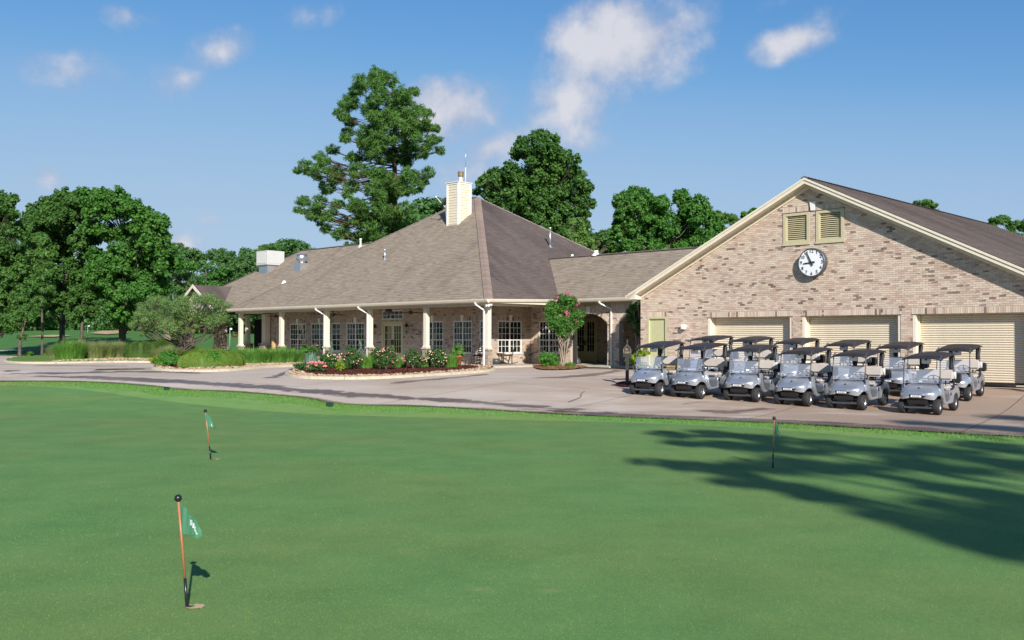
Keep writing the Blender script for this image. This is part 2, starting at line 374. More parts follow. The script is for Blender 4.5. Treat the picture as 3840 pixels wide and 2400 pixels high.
leaf_mat('hedge_leaves', [(0.081, 0.162, 0.024), (0.135, 0.230, 0.034), (0.108, 0.196, 0.030), (0.176, 0.270, 0.043)])
leaf_mat('dark_hedge', [(.03, .072, .014), (.055, .11, .02), (.04, .09, .016), (.075, .14, .026)])
leaf_mat('shrub_leaves', [(0.046, 0.169, 0.023), (0.078, 0.247, 0.036), (0.058, 0.208, 0.029), (0.104, 0.286, 0.052)])
leaf_mat('lime_leaves', [(.15, .26, .02), (.22, .32, .03), (.18, .28, .02)])
leaf_mat('rose_leaves', [(0.030, 0.095, 0.024), (0.051, 0.135, 0.034), (0.081, 0.176, 0.047), (0.054, 0.115, 0.041)])
leaf_mat('grass_blades', [(.07, .19, .03), (.11, .26, .045), (.09, .22, .04), (.15, .30, .07)], .25)
leaf_mat('straw_blades', [(.12, .20, .06), (.20, .27, .10), (.30, .30, .15), (.16, .23, .08)], .25)
leaf_mat('blue_conifer', [(.12, .22, .16), (.16, .27, .20), (.10, .19, .13)], .1)
def bark_mat(name, a, b):
    t = NT(name); t.P(.95, spec=.15); f = t.noise(6, 6, .7, stretch=(1.5, 1.5, .35)); t.color(t.ramp(f, [(.35, a), (.65, b)])); t.bump(f, .06); M[name] = t.m
bark_mat('pine_bark', (.06, .04, .03), (.15, .10, .07))
bark_mat('oak_bark', (.055, .045, .035), (.17, .14, .11))
bark_mat('pale_bark', (.22, .18, .13), (.42, .36, .28))
def paint_mat():
    t = NT('silver_paint'); t.P(.28, .70, .5, .6); t.b.inputs['Coat Roughness'].default_value = .06
    f = t.noise(3, 4, .6); t.color(t.ramp(f, [(.35, (.47, .50, .55)), (.65, (.54, .57, .62))])); M['silver_paint'] = t.m
paint_mat()
def glass_mat(name, tint, mixv, rough=.02):
    t = NT(name); t.P(rough, 0, .5); t.color(tint)
    tr = t.new('ShaderNodeBsdfTransparent'); mx = t.new('ShaderNodeMixShader'); mx.inputs[0].default_value = mixv
    t.l.new(tr.outputs[0], mx.inputs[1]); t.l.new(t.b.outputs[0], mx.inputs[2]); t.l.new(mx.outputs[0], t.out.inputs[0]); M[name] = t.m
glass_mat('windscreen', (.50, .56, .68), .19)
def pane_mat():
    t = NT('window_glass'); t.P(.03, 0, .6)
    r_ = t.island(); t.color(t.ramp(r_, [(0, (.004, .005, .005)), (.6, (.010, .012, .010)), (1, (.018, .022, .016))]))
    M['window_glass'] = t.m
pane_mat()
def flag_mat():
    t = NT('flag_green'); t.P(.6, spec=.2); t.color((.09, .27, .15))
    tl = t.new('ShaderNodeBsdfTranslucent'); tl.inputs[0].default_value = (.16, .46, .26, 1); mx = t.new('ShaderNodeMixShader'); mx.inputs[0].default_value = .4
    t.l.new(t.b.outputs[0], mx.inputs[1]); t.l.new(tl.outputs[0], mx.inputs[2]); t.l.new(mx.outputs[0], t.out.inputs[0]); M['flag_green'] = t.m
flag_mat()

# ------------------------------------------------------------------ object helpers
def empty(name, loc=(0, 0, 0), rz=0.0):
    o = bpy.data.objects.new(name, None); col.objects.link(o); o.location = loc; o.rotation_euler = (0, 0, rz); o.empty_display_size = .2; return o
def tag(o, label=None, cat=None, group=None, kind=None):
    if label: o['label'] = label
    if cat: o['category'] = cat
    if group: o['group'] = group
    if kind: o['kind'] = kind
    return o
def thing(name, label, cat, loc=(0, 0, 0), rz=0.0, group=None):
    return tag(empty(name, loc, rz), label, cat, group)
def link(name, me, parent=None, loc=None, rz=None):
    o = bpy.data.objects.new(name, me); col.objects.link(o)
    if parent is not None: o.parent = parent
    if loc is not None: o.location = loc
    if rz is not None: o.rotation_euler = (0, 0, rz)
    return o
class MB:
    def __init__(s): s.v = []; s.f = []; s.m = []; s.cur = 0; s.sm = False; s.smf = []
    def add(s, vs, fs):
        b = len(s.v); s.v += [tuple(v) for v in vs]
        for f in fs: s.f.append([b + i for i in f]); s.m.append(s.cur); s.smf.append(s.sm)
    def box(s, x0, x1, y0, y1, z0, z1, bottom=True):
        vs = [(x0, y0, z0), (x1, y0, z0), (x1, y1, z0), (x0, y1, z0), (x0, y0, z1), (x1, y0, z1), (x1, y1, z1), (x0, y1, z1)]
        fs = [(0, 1, 5, 4), (1, 2, 6, 5), (2, 3, 7, 6), (3, 0, 4, 7), (4, 5, 6, 7)]
        if bottom: fs.append((3, 2, 1, 0))
        s.add(vs, fs)
    def obox(s, o, a, b, c):      # corner and three edge vectors
        o = Vector(o); a = Vector(a); b = Vector(b); c = Vector(c)
        vs = [o, o + a, o + a + b, o + b, o + c, o + a + c, o + a + b + c, o + b + c]
        fs = [(0, 3, 2, 1), (4, 5, 6, 7), (0, 1, 5, 4), (1, 2, 6, 5), (2, 3, 7, 6), (3, 0, 4, 7)]
        if a.cross(b).dot(c) < 0: fs = [f[::-1] for f in fs]
        s.add(vs, fs)
    def bar(s, p, q, w, h=None):
        p = Vector(p); q = Vector(q); h = h or w; d = q - p
        u = d.cross(Vector((0, 0, 1)));
        if u.length < 1e-5: u = Vector((1, 0, 0))
        u = u.normalized() * w; v = d.cross(u).normalized() * h
        s.obox(p - u / 2 - v / 2, d, u, v)
    def tube(s, pts, rad, n=8, cap=True):
        pts = [Vector(p) for p in pts]; k = len(pts); rad = rad if isinstance(rad, (list, tuple)) else [rad] * k
        b = len(s.v); prev = None
        for i, p in enumerate(pts):
            d = (pts[min(i + 1, k - 1)] - pts[max(i - 1, 0)]).normalized()
            if prev is None:
                u = d.cross(Vector((0, 0, 1)))
                if u.length < 1e-4: u = Vector((1, 0, 0))
            else: u = prev - d * prev.dot(d)
            u.normalize(); prev = u; w = d.cross(u)
            for j in range(n):
                a = 2 * math.pi * j / n; s.v.append(tuple(p + (u * math.cos(a) + w * math.sin(a)) * rad[i]))
        for i in range(k - 1):
            for j in range(n):
                j2 = (j + 1) % n; s.f.append([b + i * n + j, b + i * n + j2, b + (i + 1) * n + j2, b + (i + 1) * n + j][::-1]); s.m.append(s.cur); s.smf.append(True)
        if cap:
            s.f.append([b + j for j in range(n)]); s.m.append(s.cur); s.smf.append(False)
            s.f.append([b + (k - 1) * n + j for j in range(n)][::-1]); s.m.append(s.cur); s.smf.append(False)
    def lathe(s, prof, c=(0, 0, 0), n=20, axis='z'):
        b = len(s.v); k = len(prof)
        for (r_, z) in prof:
            for j in range(n):
                a = 2 * math.pi * j / n; x, y = r_ * math.cos(a), r_ * math.sin(a)
                if axis == 'z': p = (c[0] + x, c[1] + y, c[2] + z)
                elif axis == 'y': p = (c[0] + x, c[1] + z, c[2] - y)
                else: p = (c[0] + z, c[1] + x, c[2] + y)
                s.v.append(p)
        for i in range(k - 1):
            for j in range(n):
                j2 = (j + 1) % n; s.f.append([b + i * n + j, b + i * n + j2, b + (i + 1) * n + j2, b + (i + 1) * n + j]); s.m.append(s.cur); s.smf.append(True)
    def prism(s, poly, mapf, t0, t1):  # poly 2d, mapf(u,v,t)->xyz
        n = len(poly); vs = [mapf(u, v, t0) for u, v in poly] + [mapf(u, v, t1) for u, v in poly]
        fs = [list(range(n))[::-1], list(range(n, 2 * n))] + [(i, (i + 1) % n, n + (i + 1) % n, n + i) for i in range(n)]
        s.add(vs, fs)
    def ball(s, c, r_, nu=10, nv=7, sc=(1, 1, 1)):
        b = len(s.v)
        for i in range(nv + 1):
            th = math.pi * i / nv
            for j in range(nu):
                a = 2 * math.pi * j / nu
                s.v.append((c[0] + r_ * sc[0] * math.sin(th) * math.cos(a), c[1] + r_ * sc[1] * math.sin(th) * math.sin(a), c[2] + r_ * sc[2] * math.cos(th)))
        for i in range(nv):
            for j in range(nu):
                j2 = (j + 1) % nu; s.f.append([b + i * nu + j, b + (i + 1) * nu + j, b + (i + 1) * nu + j2, b + i * nu + j2]); s.m.append(s.cur); s.smf.append(True)
    def mesh(s, name, mats, bevel=0.0, seg=2):
        me = bpy.data.meshes.new(name); me.from_pydata(s.v, [], s.f)
        if not isinstance(mats, (list, tuple)): mats = [mats]
        for m_ in mats: me.materials.append(M[m_] if isinstance(m_, str) else m_)
        me.polygons.foreach_set('material_index', s.m); me.polygons.foreach_set('use_smooth', s.smf)
        me.update()
        if bevel:
            bm = bmesh.new(); bm.from_mesh(me)
            bmesh.ops.remove_doubles(bm, verts=bm.verts, dist=1e-5)
            ed = [e for e in bm.edges if len(e.link_faces) == 2 and e.calc_face_angle(0) > .6]
            bmesh.ops.bevel(bm, geom=ed, offset=bevel, segments=seg, affect='EDGES', clamp_overlap=True)
            bm.to_mesh(me); bm.free()
        return me
    def build(s, name, mats, parent=None, bevel=0.0, seg=2):
        return link(name, s.mesh(name, mats, bevel, seg), parent)
def npmesh(name, V, Fq, mats, midx=None, smooth=False):
    me = bpy.data.meshes.new(name); V = np.asarray(V, np.float32); Fq = np.asarray(Fq, np.int32); k = Fq.shape[1]
    me.vertices.add(len(V)); me.vertices.foreach_set('co', V.ravel())
    me.loops.add(Fq.size); me.loops.foreach_set('vertex_index', Fq.ravel())
    me.polygons.add(len(Fq)); me.polygons.foreach_set('loop_start', np.arange(0, Fq.size, k, dtype=np.int32)); 
    for m_ in (mats if isinstance(mats, (list, tuple)) else [mats]): me.materials.append(M[m_])
    if midx is not None: me.polygons.foreach_set('material_index', np.asarray(midx, np.int32))
    if smooth: me.polygons.foreach_set('use_smooth', np.ones(len(Fq), bool))
    me.update(calc_edges=True); return me
def copy_tree(o, parent=None):
    c = o.copy(); col.objects.link(c); c.parent = parent
    for ch in o.children: copy_tree(ch, c)
    return c

# ------------------------------------------------------------------ ground, lawns, driveway, beds
from mathutils.geometry import tessellate_polygon
def chaikin(p, n=2, closed=True):
    for _ in range(n):
        q = []
        k = len(p); rng_ = range(k) if closed else range(k - 1)
        if not closed: q.append(p[0])
        for i in rng_:
            a, b = Vector(p[i]), Vector(p[(i + 1) % k]); q += [a.lerp(b, .25), a.lerp(b, .75)]
        if not closed: q.append(p[-1])
        p = q
    return p
def sheet(name, poly, mat, dz, parent=None, cell=1.0, mound=None):
    poly = [Vector((p[0], p[1], 0)) for p in poly]
    bm = bmesh.new(); vs = [bm.verts.new(p) for p in poly]
    if len(poly) <= 4 and not mound: bm.faces.new(vs)
    else:
        for t in tessellate_polygon([poly]):
            try: bm.faces.new([vs[i] for i in t])
            except ValueError: pass
    xs = [p.x for p in poly]; ys = [p.y for p in poly]
    for ax, lo, hi in ((0, min(xs), max(xs)), (1, min(ys), max(ys))):
        k = math.ceil(lo / cell)
        while k * cell < hi:
            co = [0, 0, 0]; no = [0, 0, 0]; co[ax] = k * cell; no[ax] = 1
            if ax == 1 and k * cell > 46 and k % 3: k += 1; continue
            if ax == 0 and abs(k * cell) > 30 and k % 3: k += 1; continue
            bmesh.ops.bisect_plane(bm, geom=bm.verts[:] + bm.edges[:] + bm.faces[:], plane_co=co, plane_no=no, dist=1e-4)
            k += 1
    bmesh.ops.recalc_face_normals(bm, faces=bm.faces[:])
    for v in bm.verts: v.co.z = G(v.co.x, v.co.y) + dz + (mound(v.co.x, v.co.y) if mound else 0)
    me = bpy.data.meshes.new(name); 
    for f in bm.faces:
        if f.normal.z < 0: f.normal_flip()
        f.smooth = True
    bm.to_mesh(me); bm.free(); me.materials.append(M[mat])
    for p in me.polygons: p.use_smooth = True
    return link(name, me, parent)
def gp(pts): return [gnd(x, y) for x, y in pts]

# rolling base ground, right out to the horizon
def axis_steps(spec):
    o = []
    for a, b, s in spec:
        k = a
        while k < b - 1e-6: o.append(k); k += s
    o.append(spec[-1][1]); return o
gx = axis_steps([(-900, -200, 70), (-200, -70, 6), (-70, 40, 1.5), (40, 200, 8), (200, 900, 70)])
gy = axis_steps([(-500, -40, 60), (-40, 0, 5), (0, 22, 2), (22, 52, .75), (52, 100, 2), (100, 270, 4), (270, 1800, 90)])
V = [(x, y, G(x, y) - .03) for y in gy for x in gx]
nx = len(gx); Fq = [(j * nx + i, j * nx + i + 1, (j + 1) * nx + i + 1, (j + 1) * nx + i) for j in range(len(gy) - 1) for i in range(nx - 1)]
tag(link('ground', npmesh('ground', V, Fq, 'fairway_turf', smooth=True)), kind='structure')

EDGE = gp([(0, 1430), (200, 1431), (350, 1433), (480, 1441), (600, 1451), (655, 1462), (760, 1465), (900, 1471), (1060, 1484), (1180, 1496), (1260, 1517), (1400, 1522), (1600, 1524), (1900, 1542), (2300, 1564), (2700, 1579), (3000, 1592), (3400, 1617), (3840, 1641)])
EDGE = [Vector((-75, 22, 0)), Vector((-50, 30, 0)), Vector((-30, 33.5, 0))] + EDGE + [Vector((16, 18, 0)), Vector((30, 12, 0)), Vector((50, 2, 0))]
COLLAR = gp([(0, 1444), (162, 1449), (350, 1466), (520, 1491), (800, 1525), (1100, 1549), (1300, 1558), (1650, 1568), (1961, 1576), (2300, 1583), (2700, 1598), (3000, 1618), (3400, 1652), (3840, 1692)])
COLLAR = [Vector((-75, 14, 0)), Vector((-50, 24, 0)), Vector((-30, 30, 0))] + COLLAR + [Vector((13, 14.5, 0)), Vector((24, 9, 0)), Vector((40, -2, 0))]
EDGE = chaikin(EDGE, 2, False); COLLAR = chaikin(COLLAR, 2, False)
tag(sheet('putting_green', COLLAR + [Vector((40, -14, 0)), Vector((-75, -14, 0))], 'putting_turf', .004), kind='structure')
tag(sheet('fringe', EDGE + COLLAR[::-1], 'fringe_turf', .0), kind='structure')

# short rough blades along the collar and the outer edge of the lawn
def blades_along(name, n, seed, h=(.025, .06)):
    r_ = np.random.default_rng(seed); V = []; Fq = []
    for i in range(n):
        t = r_.random() * (len(EDGE) - 1); k = int(t); f = t - k
        a = EDGE[k].lerp(EDGE[min(k + 1, len(EDGE) - 1)], f)
        cx_ = min(COLLAR, key=lambda c: abs(c.x - a.x)) if False else None
        w = (r_.random() ** 1.5)
        c = a + Vector((r_.normal() * .03, -w * 1.6 + .06, 0))
        x, y = c.x, c.y
        if y < 14 or abs(x) > 26: continue
        z = G(x, y); hh = r_.uniform(*h); an = r_.uniform(0, 3.14); dx, dy = math.cos(an) * .008, math.sin(an) * .008
        lx, ly = r_.normal() * .02, r_.normal() * .02
        b = len(V); V += [(x - dx, y - dy, z), (x + dx, y + dy, z), (x + lx, y + ly, z + hh)]; Fq.append((b, b + 1, b + 2))
    tag(link(name, npmesh(name, V, Fq, 'grass_blades')), kind='stuff')
blades_along('fringe_grass', 26000, 3)

# driveway: soil bed below, one slab per pour on top, open joints between
FAR = [Vector((52, 10, 0)), Vector((46, 30, 0)), CH.w(30, 14, 0), CH.w(6, 6, 0), CH.w(-3, 4, 0), CH.w(-21, 3, 0), CH.w(-23.4, 10, 0), CH.w(-28, 10, 0), CH.w(-34, 6, 0)] + gp([(640, 1334), (560, 1337), (350, 1340), (150, 1337), (0, 1335)]) + [Vector((-60, 78, 0)), Vector((-85, 70, 0)), Vector((-90, 24, 0))]
DRIVE = EDGE + FAR
drive = tag(sheet('driveway', DRIVE, 'soil', -.012), kind='structure')
def clip_cell(poly, x0, x1, y0, y1):
    def cut(p, ax, v, keep_less):
        o = []
        for i in range(len(p)):
            a, b = p[i], p[(i + 1) % len(p)]; ia = (a[ax] < v) == keep_less; ib = (b[ax] < v) == keep_less
            if ia: o.append(a)
            if ia != ib: t = (v - a[ax]) / (b[ax] - a[ax]); o.append((a[0] + (b[0] - a[0]) * t, a[1] + (b[1] - a[1]) * t))
        return o
    for ax, v, kl in ((0, x0, False), (0, x1, True), (1, y0, False), (1, y1, True)):
        if len(poly) < 3: return []
        poly = cut(poly, ax, v, kl)
    return poly
SR = R(34); sc_, ss_ = math.cos(SR), math.sin(SR)
J0 = gnd(3730, 1567)
def tol(p): d = (p[0] - J0.x, p[1] - J0.y); return (d[0] * sc_ - d[1] * ss_, d[0] * ss_ + d[1] * sc_)
def tow(p): return Vector((J0.x + p[0] * sc_ + p[1] * ss_, J0.y - p[0] * ss_ + p[1] * sc_, 0))
dl = [tol(p) for p in DRIVE]
SP = 5.3
for i in range(-18, 8):
    for j in range(-8, 18):
        c = clip_cell(dl, i * SP + .012, (i + 1) * SP - .012, j * SP + .012, (j + 1) * SP - .012)
        if len(c) < 3: continue
        area = abs(sum(c[k][0] * c[(k + 1) % len(c)][1] - c[(k + 1) % len(c)][0] * c[k][1] for k in range(len(c)))) / 2
        if area < .3: continue
        cen = tow((sum(p[0] for p in c) / len(c), sum(p[1] for p in c) / len(c)))
        if cen.y > 84 or cen.y < 6 or cen.x > 30 or cen.x < -62: continue
        if CH.l(cen).y > 3.5 and CH.l(cen).x > -22 and CH.l(cen).x < 6: continue
        c2 = []
        for p in c:
            if not c2 or math.dist(p, c2[-1]) > 1e-3: c2.append(p)
        if math.dist(c2[0], c2[-1]) < 1e-3: c2.pop()
        if len(c2) < 3: continue
        sheet('concrete_slab', [tow(p) for p in c2], 'driveway_concrete', .02, drive)

def strip(name, pts, widths, mat, dz, taper=True):
    pts = chaikin([Vector(p) for p in pts], 2, False)
    # resample
    out = [pts[0]]; 
    for p in pts[1:]:
        while (p - out[-1]).length > .45: out.append(out[-1] + (p - out[-1]).normalized() * .4)
    n = len(out); V = []; F_ = []; UV = []
    NW = 6
    for i, p in enumerate(out):
        d = (out[min(i + 1, n - 1)] - out[max(i - 1, 0)]); d.z = 0; d.normalize(); s = Vector((-d.y, d.x, 0))
        t = i / (n - 1); w = widths[0] + (widths[1] - widths[0]) * t
        for k in range(NW + 1):
            q = p + s * w * (k / NW - .5); V.append((q.x, q.y, G(q.x, q.y) + dz)); UV.append((t, k / NW))
    for i in range(n - 1):
        for k in range(NW): a = i * (NW + 1) + k; F_.append((a, a + 1, a + NW + 2, a + NW + 1))
    me = npmesh(name, V, F_, mat, smooth=True); uv = me.uv_layers.new(name='UVMap')
    li = np.zeros(len(me.loops), np.int32); me.loops.foreach_get('vertex_index', li)
    uv.data.foreach_set('uv', np.array(UV, np.float32)[li].ravel())
    return tag(link(name, me), kind='structure')
strip('wet_streak', gp([(-60, 1422), (150, 1410), (420, 1420), (700, 1436), (1000, 1455), (1300, 1482), (1550, 1497), (1800, 1512), (2100, 1535), (2330, 1552), (2500, 1560)]), (2.4, .9), 'wet_stain', .030)
strip('wet_streak', gp([(0, 1403), (250, 1402), (480, 1395), (700, 1398), (830, 1405)]), (3.0, 1.0), 'wet_stain', .033)
strip('wet_streak', gp([(1900, 1535), (2300, 1556), (2700, 1570), (3100, 1587), (3500, 1612), (3800, 1632)]), (.5, .8), 'wet_stain', .036)
strip('wet_streak', gp([(1010, 1424), (1050, 1408), (1090, 1392), (1100, 1382)]), (.8, .3), 'wet_stain', .036)
strip('wet_streak', gp([(1420, 1440), (1620, 1428), (1750, 1415), (1860, 1400)]), (1.2, .5), 'damp_brown', .033)
strip('wet_streak', gp([(2000, 1425), (2150, 1415), (2280, 1400), (2340, 1388)]), (2.2, .8), 'damp_brown', .033)
strip('wet_streak', gp([(2620, 1550), (2760, 1548), (2850, 1538), (2930, 1530)]), (1.6, .8), 'damp_brown', .033)
strip('wet_streak', gp([(80, 1373), (300, 1374), (560, 1376)]), (1.2, 1.0), 'wet_stain', .036)
strip('puddle', gp([(340, 1389), (420, 1388), (500, 1386), (590, 1385)]), (1.8, 1.6), 'puddle_water', .040)
strip('puddle', gp([(10, 1395), (60, 1393), (120, 1391)]), (1.3, .8), 'puddle_water', .040)

def rocks(name, pts_fn, n, seed, parent, size=(.035, .10), mat='river_rock', dz=.0):
    r_ = random.Random(seed); mb = MB()
    for _ in range(n):
        x, y, z = pts_fn(r_); s = r_.uniform(*size); a = r_.uniform(0, 6.28); ca, sa = math.cos(a), math.sin(a)
        base = [(1, 0, 0), (-.9, .1, 0), (.1, .75, .05), (-.1, -.8, 0), (.05, 0, .62), (.5, .5, .3), (-.5, -.45, .35)]
        vs = [(x + s * (u * ca - v * sa) * r_.uniform(.8, 1.2), y + s * (u * sa + v * ca) * r_.uniform(.8, 1.2), z + dz + s * w * r_.uniform(.7, 1.2)) for u, v, w in base]
        mb.add(vs, [(0, 5, 4), (0, 2, 5), (5, 2, 4), (2, 1, 4), (1, 6, 4), (1, 3, 6), (6, 3, 4), (3, 0, 4)])
    o = mb.build(name, mat, parent); return tag(o, kind='stuff')
def chips(name, pts_fn, n, seed, parent, mat='mulch_chip', L=(.03, .09)):
    r_ = random.Random(seed); V = []; F_ = []
    for _ in range(n):
        x, y, z = pts_fn(r_); a = r_.uniform(0, 6.28); l = r_.uniform(*L); w = l * .22; dx, dy = math.cos(a) * l, math.sin(a) * l
        t = r_.uniform(.005, .04); b = len(V)
        V += [(x - dx, y - dy, z + .004), (x + dy * .22, y - dx * .22, z + t), (x + dx, y + dy, z + .004 + r_.uniform(0, .03)), (x - dy * .22, y + dx * .22, z + t)]; F_.append((b, b + 1, b + 2, b + 3))
    return tag(link(name, npmesh(name, V, F_, mat), parent), kind='stuff')
def inside(p, poly):
    c = False; n = len(poly); j = n - 1
    for i in range(n):
        if (poly[i].y > p[1]) != (poly[j].y > p[1]) and p[0] < (poly[j].x - poly[i].x) * (p[1] - poly[i].y) / (poly[j].y - poly[i].y) + poly[i].x: c = not c
        j = i
    return c
def kerb_run(parent, pts, closed=True, red=None):
    # sections about 3 m long, rounded top, 12 cm high
    pts = [Vector((p[0], p[1], 0)) for p in pts]
    if closed: pts = pts + [pts[0]]
    out = [pts[0]]
    for p in pts[1:]:
        while (p - out[-1]).length > .32: out.append(out[-1] + (p - out[-1]).normalized() * .3)
    prof = [(-.10, -.05), (-.10, .07), (-.06, .115), (0, .13), (.06, .115), (.10, .07), (.13, -.02)]
    i = 0
    while i < len(out) - 1:
        j = min(i + 10, len(out) - 1); mb = MB(); mb.sm = True; rows = []
        for k in range(i, j + 1):
            d = out[min(k + 1, len(out) - 1)] - out[max(k - 1, 0)]; d.normalize(); s = Vector((d.y, -d.x, 0))
            c = out[k].copy()
            if k == i: c += d * .008
            if k == j: c -= d * .008
            rows.append([(c.x + s.x * u, c.y + s.y * u, G(c.x, c.y) + w) for u, w in prof])
        vs = [v for r__ in rows for v in r__]; n = len(prof)
        fs = [(a * n + b, a * n + b + 1, (a + 1) * n + b + 1, (a + 1) * n + b) for a in range(len(rows) - 1) for b in range(n - 1)]
        mb.add(vs, fs); mb.sm = False
        mb.add(rows[0], [tuple(range(n))]); mb.add(rows[-1], [tuple(range(n))[::-1]])
        mid = out[(i + j) // 2]; mt = 'kerb'
        if red and (mid - red).length < 1.7: mt = 'red_paint'
        mb.build('kerb_section', mt, parent)
        i = j
def bed(name, poly, mat, mnd=.10, kerb=True):
    root = tag(empty(name), kind='structure')
    poly = chaikin([Vector((p[0], p[1], 0)) for p in poly], 2)
    area = sum(a.x * b.y - b.x * a.y for a, b in zip(poly, poly[1:] + poly[:1])) / 2
    if area < 0: poly = poly[::-1]
    c = sum(poly, Vector()) / len(poly)
    def dist(x, y):
        p = Vector((x, y, 0)); return min((p - q).length for q in poly[::2])
    f = lambda x, y: mnd * min(1, dist(x, y) / .8)
    s = sheet('bed_surface', poly, mat, .05, root, .6, f)
    if kerb: kerb_run(root, poly)
    return root, poly, (lambda x, y: G(x, y) + .05 + f(x, y))
ROSEB = gp([(1085, 1398), (1072, 1408), (1100, 1419), (1200, 1424), (1360, 1425), (1500, 1419), (1650, 1410), (1760, 1402), (1848, 1395)]) + [CH.w(-.2, .55, 0), CH.w(-4.5, .35, 0), CH.w(-9, .25, 0), CH.w(-12.5, .2, 0)]
rose_root, rose_poly, rose_z = bed('rose_bed', ROSEB, 'mulch')
HEDGEB = gp([(590, 1376), (568, 1385), (600, 1393), (700, 1397), (790, 1397), (900, 1391), (1010, 1380), (1090, 1377), (1130, 1376)]) + [CH.w(-14.8, -.1, 0), CH.w(-19, -.1, 0), CH.w(-23, -.2, 0), CH.w(-25, 1.5, 0), CH.w(-28, 1, 0)]
hedge_root, hedge_poly, hedge_z = bed('hedge_bed', HEDGEB, 'mulch')
ISL = gp([(14, 1357), (40, 1363), (110, 1366), (300, 1364), (460, 1360), (560, 1362), (640, 1358), (700, 1352), (760, 1346), (740, 1338), (560, 1336), (300, 1340), (140, 1341), (50, 1347)])
isl_root, isl_poly, isl_z = bed('lawn_island', ISL, 'island_turf', .12)
DOORB = gp([(2008, 1388), (2060, 1391), (2130, 1390), (2190, 1384), (2202, 1380)]) + [CH.w(0.95, 5.55, 0), CH.w(-1.5, 5.55, 0), CH.w(-2.3, 5.5, 0)]
door_root, door_poly, door_z = bed('doorway_bed', DOORB, 'soil', .04, False)
LAMPB = gp([(2305, 1447), (2330, 1455), (2390, 1455), (2440, 1447), (2430, 1438), (2380, 1434), (2330, 1437)])
lamp_root, lamp_poly, lamp_z = bed('post_bed', LAMPB, 'mulch', .02, False)
def edge_pts(poly, zf, wid=.55, i0=0, i1=None):
    n = len(poly); i1 = i1 or n
    def f(r_):
        while True:
            k = r_.uniform(i0, i1); i = int(k); a, b = poly[i % n], poly[(i + 1) % n]; p = a.lerp(b, k - i)
            d = (b - a).normalized(); s = Vector((-d.y, d.x, 0)); q = p + s * (.12 + r_.random() ** 1.4 * wid)
            if inside((q.x, q.y), poly): return q.x, q.y, zf(q.x, q.y)
    return f
def area_pts(poly, zf, cond=None):
    xs = [p.x for p in poly]; ys = [p.y for p in poly]
    def f(r_):
        while True:
            x = r_.uniform(min(xs), max(xs)); y = r_.uniform(min(ys), max(ys))
            if inside((x, y), poly) and (cond is None or cond(x, y)): return x, y, zf(x, y)
    return f
rocks('border_rocks', edge_pts(rose_poly, rose_z), 2600, 1, rose_root, dz=-.01)
chips('mulch_chips', area_pts(rose_poly, rose_z), 9000, 2, rose_root)
rocks('border_rocks', edge_pts(hedge_poly, hedge_z, .5), 1800, 3, hedge_root, dz=-.01)
_hx = gnd(930, 1375).x
rocks('gravel', area_pts(hedge_poly, hedge_z, lambda x, y: x > _hx - 1.2), 2600, 4, hedge_root, dz=-.01)
chips('mulch_chips', area_pts(hedge_poly, hedge_z, lambda x, y: x < _hx), 5000, 5, hedge_root)
rocks('border_rocks', edge_pts(door_poly, door_z, .3), 500, 6, door_root, (.03, .07), dz=-.01)
chips('pine_straw', area_pts(door_poly, door_z), 5000, 7, door_root, 'straw', (.05, .14))
chips('mulch_chips', area_pts(lamp_poly, lamp_z), 2500, 8, lamp_root)
_ix = gnd(420, 1352).x
rocks('gravel', area_pts(isl_poly, isl_z, lambda x, y: x > _ix), 1800, 9, isl_root, dz=-.01)
# far mound of bare earth behind the fairway
_c = gnd(400, 1262)

